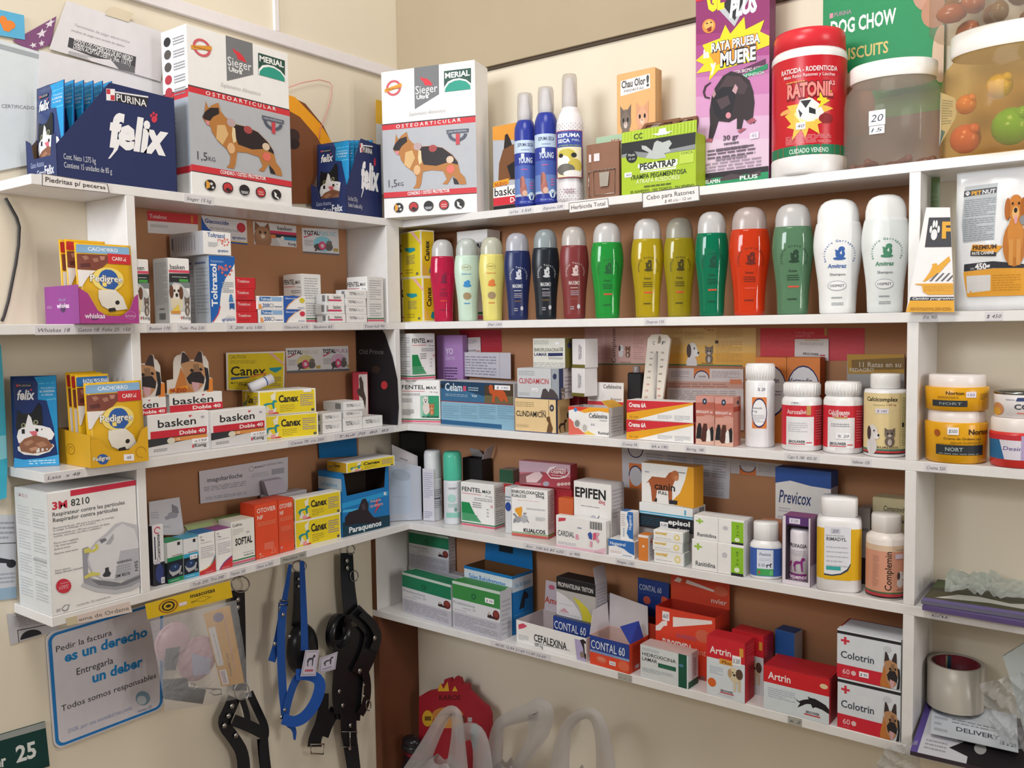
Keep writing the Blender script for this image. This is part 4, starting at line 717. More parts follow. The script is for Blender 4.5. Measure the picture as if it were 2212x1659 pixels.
BASKL = [R(0, 0, 1, 1, 'D2D3D4'), G(.1, .3, .92, .95, 24, 'A8AAAE'), *FIT(.3, .06, .75, .16, BARS)[5]] if 0 else [R(0, 0, 1, 1, 'D2D3D4'), G(.1, .3, .92, .95, 24, 'A8AAAE'), FIT(.3, .06, .75, .16, BARS), G(.35, .22, .7, .25, 1, '55555A')]
carton('suspension_carton', 'slim white and green puppy carton in full view on the second shelf', 'carton', 'L', 2, S, .012, .05, WH, BASK, BASKL)
carton('suspension_carton', 'slim white and green puppy carton partly hidden by the shelf side panel', 'carton', 'L', 2, Zm(5, (1037, 622), (1112, 622), (1125, 1090), (1040, 1091)), .012, .05, WH, [FIT(-.784, 0, 1, 1, BASK)], BASKL)
S = Zm(5, (1560, 590), (1748, 600), (1768, 1090), (1575, 1088))
TOLT = [S.q('1F62B4', 1560, 592, 1748, 600, 1748, 650, 1720, 700, 1680, 760, 1655, 830, 1645, 900, 1640, 960, 1625, 1020, 1600, 1060, 1575, 1088), S.q('D84A50', 1640, 960, 1625, 1020, 1600, 1060, 1585, 1080, 1594, 1080, 1612, 1055, 1634, 1018, 1648, 960), S.vt(1624, 965, 1612, 655, 44, 'Toltrazol', 'F0F2F6', .03), S.t(1575, 640, 1665, 636, 20, 'Suspension', 'A8C4E6'), S.t(1628, 700, 1700, 685, 36, 'Plus', 'E87A6A', .02), *[S.e(1690+36*math.cos(a), 700+36*math.sin(a), 9, 9, 'E0705E', 8) for a in [i*.9 for i in range(7)]], S.g(1655, 775, 1742, 860, 6, '9AA0A8'), S.q('4A86C0', 1712, 880, 1722, 870, 1730, 880, 1740, 930, 1705, 930), S.q('2C5CA0', 1710, 940, 1748, 940, 1748, 988, 1728, 975, 1712, 988), S.q('D4D6DA', 1672, 1050, 1700, 1030, 1750, 1040, 1750, 1050), S.t(1655, 1072, 1755, 1068, 26, 'agropharm', '2C5CA0', .01, .2)]
TOLTL = [R(0, 0, 1, 1, 'B6BEC8'), G(.15, .15, .9, .85, 14, '98A2B0'), G(.1, .88, .8, .95, 1, '5A6A90')]
carton('suspension_carton', 'tall white and blue carton with vertical lettering on the second shelf', 'carton', 'L', 2, S, .008, .052, WH, TOLT, TOLTL)
o2 = carton('suspension_carton', 'tall blue lettered carton behind the one carrying the small sideways box', 'carton', 'L', 2, Zm(5, (1460, 600), (1640, 605), (1650, 1085), (1470, 1085)), .068, .05, WH, TOLT, TOLTL)
S = Zm(5, (1515, 408), (1725, 425), (1728, 588), (1520, 592))
TB = Zm(5, (1515, 408), (1725, 425), (1728, 588), (1520, 592))
o = carton('suspension_carton', 'white carton lying sideways across the tall blue lettered cartons', 'carton', 'L', bpy.data.objects['suspension_carton.002'], S, .006, .115, WH, [S.t(1552, 455, 1682, 460, 34, 'Toltrazol', '2C5CA0', .02), S.t(1630, 492, 1690, 485, 26, 'Plus', 'E08A7A', .01), *[S.e(1685+24*math.cos(a), 492+24*math.sin(a), 7, 7, 'E0705E', 8) for a in [i*.9 for i in range(7)]], S.g(1555, 490, 1630, 530, 4, 'A8ACB4'), S.t(1630, 565, 1705, 562, 22, 'agropharm', '2C5CA0', .01, .2)], [R(0, 0, 1, 1, 'C4C4CA'), *[R(.1+.08*i, .2, .13+.08*i, .85, 'A2A4AE') for i in range(9)], R(.07, .3, .1, .8, '4A4A50')])
# red stack and small tablets cartons
S = Zm(5, (1762, 1010), (1918, 1014), (1920, 1088), (1770, 1088)); zb = 2
for i, (x0, x1, yt, wd) in enumerate(((1768, 1922, 1010, 'lowest'), (1766, 1918, 924, 'second from the bottom'), (1762, 1902, 842, 'third from the bottom'), (1762, 1908, 758, 'topmost'))):
    Si = Zm(5, (x0, yt), (x1, yt+4), (x1+1, yt+78), (x0+2, yt+78))
    zb = carton('tablet_carton', 'small red carton, %s in the stack of four red ones' % wd, 'carton', 'L', zb, Si, .006+.002*(i % 2), .045, 'CB2A33', [T(.06, .55, .26, 'Totalcoc', 'F0D8D8', .62, .01), G(.08, .2, .6, .4, 2, 'B0303A')], (), [R(0, 0, 1, 1, 'BE2832')], (), 'small red cartons in a stack', h=.0232, flap=False)
def tol2(label, z, x0, x1, yt, yb):
    S = Zm(6, (x0, yt), (x1, yt), (x1, yb), (x0, yb))
    return carton('tablet_carton', label, 'carton', 'L', z, S, .006, .04, WH, [R(.1, .62, .95, .95, '8FB4DC'), R(.1, .62, .5, .95, '3A72B8'), T(.14, .68, .2, 'Toltrazol', 'E8EEF6', .42, .02), T(.2, .16, .3, '200', '4A6AA8', .26, .02), E(.54, .3, .09, .16, 'A8A8AE'), E(.54, .3, .06, .1, 'E4E2E2'), P('E8A060', .06, .05, .2, .05, .14, .4, .06, .4), G(.66, .18, .95, .34, 1, '5A6A9A')], flap=False)
a_ = tol2('small white and blue carton, lower one beside the red stack', 2, 412, 600, 928, 1020); tol2('small white and blue carton, upper one beside the red stack', a_, 398, 595, 826, 922)
def giac(label, z, x0, x1, yt, yb, dot):
    S = Zm(6, (x0, yt), (x1, yt), (x1, yb), (x0, yb))
    return carton('tablet_carton', label, 'carton', 'L', z, S, .006, .035, WH, [P('2A5CB0', 0, 1, .75, 1, .45, .72, .2, .35, .08, 0, 0, 0), P('E6A050', .08, .0, .2, .35, .45, .72, .75, 1, .8, 1, .48, .7, .24, .34, .12, 0), T(.08, .76, .13, 'Giacoccide', 'E4ECF6', .5, .01), E(.82, .68, .12, .2, dot), G(.62, .1, .92, .22, 1, '5A6AA0')], flap=False)
a_ = giac('small blue cornered carton with a red dot, under the yellow dotted one', 2, 600, 768, 928, 1020, 'D03A50'); giac('small blue cornered carton with a yellow dot', a_, 597, 765, 826, 920, 'D8C83A')
S = Zm(6, (535, 665), (735, 662), (742, 820), (540, 820))
FEN = Zm(11, (0, 0), (1, 0), (1, 1), (0, 1))
def fentel(label, side, z, S, s, d, F=1, swap=0):
    g = [T(.04, .8, .1, 'FENTEL', '222226', .58, .015), T(.66, .8, .075, 'MAX', '222226', .26, .008), R(.04, .745, .62, .757, 'D86A74'), T(.74, .72, .04, '10 mg', '7A7A80', .2), R(0, .075, 1, .1, '2A7A50'), R(0, .02, 1, .065, 'D8687E')]
    g += [P('1E8A4E', .02, .55, .26, .55, .34, .42, .44, .28, .62, .13, .02, .13), P('5AA478', .02, .3, .42, .3, .52, .2, .62, .13, .02, .13), G(.36, .46, .62, .6, 3, '8A8A90'), G(.42, .62, .95, .7, 2, 'A0A0A6'), E(.93, .52, .035, .03, 'E0A0A8'), G(.78, .28, .84, .5, 3, 'B8B8BE'), G(.06, .14, .5, .3, 4, '3C9460')] if F == 1 else \
         [R(.5, .13, .97, .65, '2A9468'), R(.5, .13, .62, .65, '9CC8B4'), R(.56, .13, .66, .65, '6AB294'), FIT(.5, .2, .8, .66, [E(.5, .35, .3, .34, 'D8D0C8'), E(.45, .75, .24, .2, 'DCD6D0'), P('D2C8C0', .25, .8, .28, 1, .4, .9), P('D2C8C0', .55, .9, .66, 1, .68, .8), E(.38, .76, .04, .03, '2A2424'), E(.55, .76, .04, .03, '2A2424'), E(.46, .66, .06, .04, '2A2424')]), FIT(.68, .2, .9, .48, [(a[0], a[1], {'6E6058': 'B06A40', '7A6C62': 'BC7A4C', 'CFC4BC': 'D8A888', 'BDB2AA': 'CC9468'}.get(a[2], a[2])) for a in KITTEN]), T(.55, .135, .04, 'KUALCOS', '1E2A24', .4, .03), G(.05, .5, .3, .6, 3, 'A8A8AE'), G(.05, .2, .34, .34, 4, '8A8A90'), G(.05, .66, .5, .72, 2, 'A0A0A6')]
    sd = [R(0, 0, 1, 1, 'E2E1E0'), G(.12, .5, .85, .95, 9, 'A6A6AC'), G(.12, .14, .85, .44, 6, 'A6A6AC'), R(0, .075, 1, .1, '2A7A50'), R(0, .02, 1, .065, 'D8687E')]
    return carton('tablet_carton', label, 'carton', side, z, S, s, d, WH, sd if swap else g, g if swap == 1 else sd, g if swap == 2 else sd)
S = Zm(6, (530, 668), (738, 660), (745, 1010), (548, 1010))
fentel('white carton with dark lettering turned edge on, behind the small blue cartons', 'L', 2, Zm(6, (738, 662), (872, 668), (880, 1000), (742, 1000)), .05, .065, 1, 1)
fentel('white carton with dark lettering turned edge on, beside the corner panel', 'L', 2, Zm(6, (1222, 682), (1336, 692), (1345, 1016), (1228, 1016)), .004, .07, 1, 1)
def flatbox(label, side, z, zid, x0, x1, yt, yb, s, d, art, group=None, L=None, dx=0, dz=None):
    S = Zm(zid, (x0, yt), (x1, yt), (x1, yb), (x0, yb))
    return carton('tablet_carton', label, 'carton', side, z, S, s, d, WH, art, L or [R(0, 0, 1, 1, 'D4D3D4'), FIT(.55, .2, .85, .85, BARS)], (), (), group, flap=False, h=dz)
BSK = [T(.38, .5, .36, 'basken', '34343A', .4, .01), R(.1, .24, .82, .42, 'D0406A'), FIT(.02, .2, .1, .8, BARS)]
TFL = [T(.14, .42, .34, 'TOTAL', '3A3A42', .34, .02), T(.48, .42, .3, 'FULL LC', '9A9AA8', .36)]
a_ = flatbox('flat white carton with a pink bar, lowest of the pile of three', 'L', 2, 6, 925, 1062, 962, 1022, .004, .035, BSK)
b_ = flatbox('flat white carton with a pink bar, middle of the pile of three', 'L', a_, 6, 915, 1055, 882, 955, .004, .035, BSK)
flatbox('flat white carton with a pink bar, top of the pile of three', 'L', b_, 6, 920, 1052, 810, 880, .006, .035, BSK)
zb = 2
for i, (x0, yt, wd) in enumerate(((1068, 965, 'lowest'), (1064, 905, 'second'), (1060, 845, 'third'), (1066, 780, 'top'))):
    zb = flatbox('flat white carton with grey lettering, %s of the four near the corner panel' % ('lowest' if i == 0 else wd), 'L', zb, 6, x0, x0+153, yt, yt+58, .004, .035, TFL)
# cards on the brown back board
PL = (0, .0052)
sheet('leaflet_card', 'white card with a red header bar pinned on the back board', 'card', PL, Zm(5, (1098, 258), (1475, 292), (1480, 448), (1105, 425)), 'E2DCDC', [R(0, .55, 1, 1, 'CE3840'), T(.04, .68, .18, 'Totalcoc', 'F0DCDC', .33, .01), R(.86, .6, .9, .95, 'D88A3C'), G(.05, .28, .4, .42, 3, 'A09CA0')])
sheet('leaflet_card', 'white card with blue corner and red dot pinned on the back board', 'card', PL, Zm(5, (1503, 293), (1840, 333), (1848, 515), (1505, 478)), 'E0DEE2', [P('2A58AC', 0, .55, .0, .95, .06, .7, .14, .5, .3, .3, 0, .3), R(0, 0, 1, .06, '2A58AC'), R(0, .06, 1, .1, 'E8C050'), T(.07, .72, .17, 'Giacoccide', '2C4C96', .52, .02), E(.87, .68, .1, .2, 'C43A46'), T(.66, .2, .12, 'agropharm', '2C5CA0', .3, .01), G(.16, .48, .8, .6, 2, '9A9CA4')])
sheet('leaflet_card', 'card with a tabby cat photo pinned on the back board', 'card', PL, Zm(6, (368, 270), (690, 305), (693, 465), (378, 440)), 'DCDADC', [R(.34, .38, 1, .6, '35363A'), R(.38, .55, 1, .68, 'CF3C62'), P('C8C4C6', .36, 0, .62, 0, .5, .36, .38, .36), T(.55, .74, .18, 'basken', '35353A', .34, .01), R(.7, .3, 1, .44, '3E9AC8'), E(.66, .38, .04, .08, 'E4E4E6'), R(.36, .34, .5, .5, 'D8824A'), T(.8, .08, .13, 'Konig', '3A3A40', .18, .01), FIT(0, 0, .4, 1, [E(.5, .3, .5, .5, 'A07458'), P('8A6048', .05, .6, .1, 1, .45, .75), P('8A6048', .55, .75, .85, 1, .95, .55), E(.5, .5, .4, .32, 'AA8062'), E(.35, .55, .06, .06, '2A2420'), E(.65, .55, .06, .06, '2A2420'), E(.5, .38, .12, .1, 'DCC8B4')])])
def tfull(S, txt, tc, glow, pose):
    return [T(.04, .74, .16, 'TOTAL', '2C2C34', .42, .03), T(.46, .74, .15, txt, tc, .46, .01), P('D85A78', .03, .66, .26, .72, .24, .78, .05, .6), E(.55, .4, .26, .3, glow), FIT(.3, .1, .85, .55, [E(.3, .4, .3, .3, '55504E'), E(.75, .45, .2, .35, '6A6462'), E(.78, .82, .14, .16, '7A726E'), P('55504E', .02, 0, .1, 0, .3, .5, .2, .6)]), E(.53, .33, .1, .17, 'D8507A'), E(.53, .33, .05, .08, 'E6C8D2'), R(0, 0, 1, .06, '6A6A70'), R(.84, .14, .97, .26, 'C0A860'), G(.05, .3, .28, .55, 6, 'B4B2B8')]
sheet('leaflet_card', 'white card with a blue halo and cat print pinned near the corner panel', 'card', PL, Zm(6, (733, 318), (1005, 330), (1012, 525), (740, 505)), 'E2E0E4', tfull(0, 'FULL LC', '7ACADF', '8AD0E4', 0))
# ------------------------------------------------------------------ second shelf, right wall
S = Zm(7, (15, 365), (160, 338), (170, 675), (25, 680))
CANF = Zm(12, (715, 765), (1298, 712), (1300, 935), (718, 985))
CANX = [R(.0, .0, 1, 1, 'F2EDDC'), R(.02, .03, .98, .95, 'E8CF22'), T(.34, .5, .3, 'Canex', '2A2420', .35, .04), G(.36, .12, .62, .42, 4, 'A8922A'), G(.72, .3, .95, .82, 6, '8A78A0'), E(.94, .1, .03, .06, '5A5A50'), FIT(.06, .22, .32, .62, HOUND('1E8C94')), P('EFE8D2', .22, .6, .28, .62, .3, .98, .26, .9, .2, .8), P('E8E0D0', .08, .1, .14, .4, .2, .2, .3, .3, .28, .1), R(.16, .04, .33, .1, 'CC3440'), R(.16, .06, .24, .2, 'E89A9A')]
CANV = [R(0, 0, 1, 1, 'F0EAD8'), R(.06, .03, .96, .97, 'E6BE22'), V(.62, .34, .36, 'Canex', '2A2420', .44, .03), P('1E8C94', .55, .1, .8, .05, .85, .24, .65, .22), P('E8B44A', .1, .05, .5, .05, .4, .2, .1, .3)]
CANS = [R(0, 0, 1, 1, 'F0EAD8'), R(.04, .02, .96, .98, 'E2CC28'), P('EAB2AE', .3, .98, .5, .98, 1, .68, 1, .75, .66, .98), P('2A9AA8', .22, .66, .7, .64, .74, .58, .48, .54, .24, .6), G(.28, .3, .7, .5, 6, '7A7470'), G(.24, .1, .6, .22, 2, 'A8922A'), E(.8, .08, .06, .03, '6A6A5A'), P('26221E', 0, .58, .07, .58, .02, .68, .07, .76, 0, .74), R(0, .1, .08, .13, 'CC3440')]
c1_ = carton('dewormer_carton', 'yellow carton standing on end beside the pink bottle, lower of two', 'carton', 'R', 2, Zm(7, (22, 700), (172, 690), (190, 1018), (35, 1020)), (.035, .01), .038, 'E6CE22', CANS, (), CANV, flap=False)
carton('dewormer_carton', 'yellow carton standing on end beside the pink bottle, upper of two', 'carton', 'R', c1_, Zm(7, (8, 360), (162, 340), (175, 682), (22, 684)), (.035, .01), .038, 'E6CE22', CANS, (), CANV, flap=False)
fentel('white carton with dark lettering behind the mint and yellow bottles', 'R', 2, Zm(7, (445, 350), (672, 330), (675, 1000), (450, 1000)), .085, .05)
BPROF = [(0, 0), (.66, 0), (.73, .012), (.74, .06), (.765, .18), (.82, .3), (.91, .43), (.985, .54), (1, .6), (.985, .66), (.95, .72), (.9, .77), (.87, .79)]
CPROF = [(.845, .79), (.84, .86), (.79, .91), (.7, .95), (.55, .978), (.33, .995), (0, 1)]
def shampoo(label, x0, x1, top, c, kind, ink, cap='F0EEEE:c', ink2=None, front=.012):
    a = ink; A0 = [A(.5, .6, .225, 205, -25, .03, {0: 'Shampoo Insecticida', 1: 'Shampoo Tonalizador', 2: 'Antiacaro Garrapaticida', 3: 'Shampoo Avena Dermico'}[kind % 4], a)] if kind != 4 else []
    dog = [FIT(.41, .55, .6, .71, [E(.5, .45, .36, .34, a), E(.6, .8, .24, .2, a), P(a, .2, .4, .1, .8, .35, .7), P(c, .45, .5, .6, .7, .62, .4), E(.45, .12, .5, .12, a)])]
    if kind == 4: art = [RG(.44, .8, .13, .05, .9, 'B8A060'), T(.44, .79, .025, 'OSSPRET', 'A08A50', .18, .01, 0, 1), T(.44, .68, .03, 'Cachorros', ink, .26, .01, .15, 1), FIT(.34, .46, .58, .6, [E(.5, .3, .5, .2, ink), E(.6, .65, .25, .3, ink), E(.3, .55, .18, .25, ink)]), E(.45, .33, .13, .06, 'A08868'), G(.34, .2, .55, .24, 1, ink)]
    elif kind == 1: art = A0+dog+[T(.47, .42, .06, 'MAXIMO', a, .3, .02, 0, 1), G(.36, .37, .58, .4, 1, a), G(.36, .27, .6, .35, 3, 'B0A8B4'), T(.47, .2, .025, 'OSSPRET', ink2 or '8A6A3C', .24, .01, 0, 1), E(.6, .1, .05, .035, 'C8C4CC'), G(.34, .06, .46, .12, 2, 'B8B4BC')]
    elif kind == 2: art = A0+dog+[T(.46, .46, .05, 'Amitraz', a, .3, .02, .15, 1), T(.47, .37, .03, 'Shampoo', '6A7078', .26, .01, 0, 1), E(.46, .25, .17, .06, 'B4B8BC'), E(.46, .25, .155, .05, 'EEEEF0'), T(.46, .235, .03, 'OSSPRET', '4A5058', .26, .02, 0, 1), G(.36, .1, .56, .14, 1, '9AA0A4'), G(.36, .02, .58, .06, 2, '8A9096')]
    else: art = A0+dog+[T(.47, .44, .035, 'Avena', a, .16, .01, 0, 1), G(.36, .34, .6, .42, 3, a), G(.38, .25, .6, .3, 1, ink2 or 'E0503A'), G(.36, .1, .56, .14, 1, a)]
    return bottle('shampoo_bottle', label, 'shampoo bottle', 'R', 2, x0, x1, top, front, [('shampoo_bottle', BPROF+[(0, .79)], c, art, (.06, .79)), ('cap', CPROF, cap, 0, 0), ('inner_nozzle', [(.5, .79), (.5, .85), (.36, .86), (.34, .93), (0, .94)], 'D8D4D4' if cap.endswith(':c') else cap, 0, 0)], .62, 0, None, .12)
for a in (('bright pink shampoo bottle, the one beside the yellow cartons', 931, 986, 517, 'E02C58:t', 0, '7A2040'), ('opaque pale mint shampoo bottle', 983, 1040, 515, 'C4DAC8:s', 4, '3A8AC8', 'E2EAE4:c'), ('pale yellow shampoo bottle', 1036, 1093, 512, 'E0D478:s', 4, 'DC7A3C', 'ECECD8:c'),
          ('dark navy shampoo bottle', 1090, 1149, 503, '26305E:s', 1, 'CFD0DA', 'D8DAE6:c'), ('near black shampoo bottle', 1150, 1210, 495, '1E242C:s', 1, 'C8CACE', 'B4C0C4:c'), ('opaque maroon shampoo bottle', 1210, 1273, 489, '7C3434:s', 1, 'D0B8B4', 'E6E0DC:c', 'A85A40'), ('clear bright green shampoo bottle next to the maroon one', 1277, 1348, 481, '2FB04A:t', 3, '1E5A30'),
          ('clear golden yellow shampoo bottle with a gap on its maroon side', 1364, 1434, 472, 'CDB41E:t', 3, '4A4210'), ('clear olive yellow shampoo bottle beside the teal one', 1434, 1502, 470, 'BBAA24:t', 3, '4A4210', 'C8C4B4:c', None, .03), ('clear teal green shampoo bottle', 1502, 1573, 457, '0E8A62:t', 3, '0E4A38'), ('clear red orange shampoo bottle', 1575, 1662, 447, 'F0481E:t', 3, '6A1E14', 'E4D4D0:c'),
          ('clear grey green shampoo bottle beside the white ones', 1668, 1756, 440, '6E9C78:t', 3, '23402E'), ('white shampoo bottle with blue print', 1758, 1860, 430, 'ECECEC:s', 2, '3A62A8', 'F2F2F2:s'), ('white shampoo bottle with green print beside the side panel', 1862, 1960, 420, 'E2E6E6:s', 2, '4A8A6A', 'F2F2F2:s')): shampoo(*a)
# beyond the side panel
S = Zm(36, (465, 498), (700, 498), (745, 1540), (262, 1540))
sheet('shelf_talker', 'white and yellow tapering card with a paw mark beside the pet food bag', 'card', (1, -.137), S, 'EEE9EA', [S.q('E2A41E', 318, 1328, 800, 1328, 800, 1540, 262, 1540), S.q('33323A', 330, 1270, 800, 1270, 800, 1328, 318, 1328), S.t(345, 1312, 800, 1312, 36, 'Cambio progresivo de', 'E8E6EA', .02, .2), S.q('35343A', 500, 550, 800, 548, 800, 738, 475, 738), FIT(*S(490, 700), *S(618, 558), PAW), S.t(625, 672, 720, 672, 100, 'F', 'E0A428', .04), S.q('E2A428', 455, 1065, 520, 960, 545, 900, 540, 880, 580, 870, 590, 895, 690, 810, 700, 850, 610, 960, 480, 1060), *[S.q('5A5A62', x, 1060, x+70, 970, x+85, 970, x+18, 1060) for x in (515, 565, 615, 665, 715)], S.q('E0A22A', 388, 1088, 800, 1085, 800, 1240, 500, 1240, 455, 1200, 445, 1110, 388, 1100), S.g(470, 1110, 780, 1190, 5, 'C48A20'), S.g(320, 1440, 720, 1505, 3, 'B47E14')], .002, off=(.008, .008, .03, .03))
S = Zm(36, (648, 150), (1480, 90), (1500, 1535), (725, 1535))
NUT = [S.q('B4B9BE', 750, 300, 1100, 270, 1110, 860, 780, 880, 745, 700), S.q('4A4A50', 745, 345, 1095, 315, 1095, 378, 745, 410), S.t(830, 395, 935, 388, 44, 'PET', 'E2A42A', .03), S.t(945, 385, 1085, 375, 44, 'NUT', 'D8D8DC', .03), FIT(*S(755, 402), *S(815, 345), PAW), S.g(760, 430, 1100, 600, 9, '9AA0A6'), S.g(760, 630, 1100, 850, 11, '9AA0A6'), S.q('E09A2E', 885, 900, 1200, 922, 1150, 985, 870, 965), S.t(890, 955, 1140, 968, 42, 'PREMIUM', '4A3420', .04), S.q('35343A', 868, 962, 1140, 985, 1135, 1022, 868, 1012), S.t(885, 1005, 1115, 1015, 30, 'PATE CANINE', 'E4E0DC', .03), S.q('33333A', 805, 1092, 1110, 1070, 1500, 1110, 1500, 1140, 1110, 1135, 805, 1160), S.t(875, 1145, 920, 1142, 24, 'cont.', 'C8C8CC', .01), S.t(925, 1145, 1080, 1125, 58, '450g', 'ECEAEC', .04), S.q('E2A038', 800, 1165, 1110, 1140, 1500, 1140, 1500, 1400, 850, 1405, 815, 1250), S.q('D8D4D2', 835, 1205, 1088, 1200, 1088, 1350, 850, 1370), S.g(1100, 1190, 1390, 1350, 7, 'C88A2A'), FIT(*S(1130, 1130), *S(1500, 350), SITDOG), S.q('8A8C90', 1350, 660, 1370, 620, 1440, 610, 1500, 660, 1440, 720, 1370, 710)]
w0 = on(1, -.138, *S.bl); w0.z = Z[2]; w1 = on(1, -.138, *S.br)
pouch('pet_food_bag', 'large glossy white pet food bag with a sitting golden dog', 'bag', w0+Vector((0, .018, .001)), 0, (w1-w0).length, zat(w0, S.tl[1])-Z[2], NUT, 'E8E8EA:g', .022, 0, None, 16, 20)
sheet('green_packet', 'green printed plastic packet hanging against the side panel behind the tapering card', 'packet', (1, -.07), Zm(36, (500, 200), (602, 195), (585, 1490), (500, 1490)), '7E9A6C:g', [G(.2, .55, .8, .9, 9, '94AC7E')], .003)
# ------------------------------------------------------------------ third shelf, left wall
p = Vector((.045, -.985, Z[3]+.0006))
S = Zm(0, (10, 814), (119, 812), (129, 1003), (30, 1003))
a, b = on(0, .030, *S.bl), on(0, .075, *S.br); a.z = b.z = Z[3]+.0006
pouch('food_pouch', 'blue cat food pouch standing alone beside the yellow display tray', 'pouch', a, math.atan2((b-a).y, (b-a).x), (b-a).length, zat(a, 814)-Z[3], CATP, '24386F:g', .006, -.03)
S = Zm(11, (905, 1075), (1480, 1075), (1482, 1365), (910, 1432))
pet_tray('yellow display tray of dog food pouches beside the lone blue pouch', 'L', 3, S, (-.022, -.024), .12, 'DDA81C', '8A6844',
  [S.e(1040, 1345, 62, 50, '2D5CA6'), S.t(932, 1365, 1125, 1345, 44, 'Pedigree', '8A6A1A', .05), S.t(934, 1364, 1122, 1344, 42, 'Pedigree', 'F1EEE6', .015), S.r(1255, 1305, 1352, 1362, 'F0ECF2'), S.t(1282, 1350, 1325, 1345, 30, '48', '4A4A52'), ('m', [S.q('B07E18', *[v for t in ((a_, 48), (a_+.32, 48), (a_+.32, 43), (a_, 43)) for v in (1415+t[1]*math.cos(t[0]), 1290-t[1]*math.sin(t[0]))]) for a_ in [i*.3142 for i in range(16)]])],
  [RG(.4, .45, .13, .16, .85, 'A87818'), RG(.4, .45, .06, .08, .7, 'A87818', 0, 240)],
  [(0, 0), (1, 0), (1, 1), (.9, .92), (.8, .55), (.65, .38), (.42, .38), (.27, .5), (.15, .78), (0, .8)],
  [(.04, .014, .004, .106, .142, -.05, DOGP('86AFD4', 'CACHORRO'), 'yellow puppy food pouch at the front of the yellow tray'), (.02, .040, .004, .060, .156, -.05, DOGP('2A6CAE', 'RAZAS PEQUENAS', .78), 'yellow pouch with a deep blue band behind the front pouch in the yellow tray'), (.02, .058, .004, .058, .158, -.05, BACKP, 'yellow pouch behind the deep blue banded one, closer to the front'), (.02, .075, .004, .056, .16, -.05, BACKP, 'yellow pouch at the very back of the yellow tray')], 'x', .68)
# white and red tablet display cartons with dog header
def basken(label, z, S, s, d, header=None, low=1, cut=None):
    F = [S.t(*full_(S, .14, .62), *full_(S, .86, .62), 0, 'x')] if 0 else []
    if low: F = [R(0, 0, 1, .42, 'D9D7D8'), P('35353A', 0, .42, .95, .42, .95, .34, 0, .22), T(.16, .68, .2, 'basken', '26262A', .62, .012), P('C83040', .66, .92, .72, .92, .68, .86), R(.04, .42, .96, .6, 'CE2C3C'), T(.5, .455, .1, 'Doble 40', 'F2ECEC', .43, .03), R(.4, .3, .96, .4, 'DE924A'), E(.36, .33, .065, .075, 'DDD6C4'), T(.45, .32, .06, '10', 'F4EAE0', .05, .02), T(.74, .09, .09, 'Konig', '34343A', .2, .015), R(.7, .08, .73, .16, 'D04A5A'), G(.08, .1, .3, .18, 2, '8A8A90'), T(.86, .82, .06, '40', '7A7A9A', .06, 0, .2)]
    else: F = [T(.06, .42, .4, 'basken', '26262A', .76, .012), P('C83040', .6, .9, .66, .9, .62, .8), R(0, 0, 1, .38, 'CE2C3C'), T(.42, .08, .2, 'Doble 40', 'F2ECEC', .54, .03)]
    o = carton('tablet_display_carton', label, 'carton', 'L', z, S, s, d, WH, F if not cut else (), [R(0, 0, 1, 1, 'DAD8D8'), G(.2, .2, .8, .8, 6, 'A8A6AA')], (), (), None, [('F', .7, .19, .28, .12, 'x150')] if low else [], flap=bool(low))
    if header:
        w, dd, h = (float(q) for q in o['dims'].split()); x0, x1, hh = header
        ol = [(.0, .0), (1, 0), (1, .32), (.96, .34), (.93, .36), (.92, .72), (.86, .86), (.80, .9), (.79, .97), (.75, 1), (.7, .96), (.62, .8), (.5, .8), (.45, .9), (.4, 1), (.35, 1), (.31, .93), (.24, .92), (.18, .86), (.15, .75), (.14, .36), (0, .34)]
        if cut:
            x0 -= cut; x1 -= cut; ol = clip(ol, 0, .001-x0/(x1-x0), 9); m = MB(); fw = flat((-cut, 0, 0), (1, 0, 0), (0, 0, 1), w+cut, h); fw.lo = cut/(w+cut)+.004
            draw(m, fw, F); m.build('front_print', o)
        mb = MB(); mb.slab([(x0+u*(x1-x0), .0018, h+v*hh) for u, v in ol], (0, -1, 0), .001, 'DCD4CC'); f = flat((x0, .0018, h), (1, 0, 0), (0, 0, 1), x1-x0, hh)
        if cut: f.lo = .001-x0/(x1-x0)
        draw(mb, f, [P('E0883A', .86, 0, 1, 0, 1, .32, .86, .32), R(0, 0, .5, .1, 'DCD4CC'), FIT(.14, .02, .92, 1, SHEPHEAD), P('E2962C', .03, .02, .44, .1, .44, .2, .03, .12)])
        draw(mb, f, [T(.06, .05, .1, 'NUEVO', 'B03A24', .34, .03)], 40); mb.build('header_card', o)
    return o
B1 = basken('white and red tablet carton with dog headed carton on top, next to the side panel', 3, Zm(11, (1462, 915), (2075, 870), (2088, 1240), (1480, 1322)), None, .095)
B2 = basken('white and red tablet carton beside the two yellow dog wormer cartons', 3, Zm(12, (245, 962), (800, 905), (815, 1258), (262, 1335)), None, .03)
T1 = Zm(0, (365, 853), (480, 840), (481, 882), (367, 888))
basken('opened tablet carton with a shepherd dog header card in full view', B1, T1, (.035, .033), .055, (-.003, .098, .083), 0)
basken('opened tablet carton with a dog header card cut off by the side panel', B1, Zm(0, (306, 861), (359, 853), (360, 892), (306, 897)), (.03, .03), .05, (-.003, .094, .083), 0, .043)
def canex(label, z, S, s, d, stk=(), L=CANX, side='L', open_=0, T_=()):
    return carton('dewormer_carton', label, 'carton', side, z, S, s, d, WH, CANX, L, [R(0, 0, 1, 1, 'E2CC28')], T_, None, stk, flap=not open_)
C1 = canex('yellow dog wormer carton under the opened yellow one on the third shelf', 3, Zm(12, (745, 1010), (1318, 942), (1325, 1170), (760, 1232)), (.037, .008), .08)
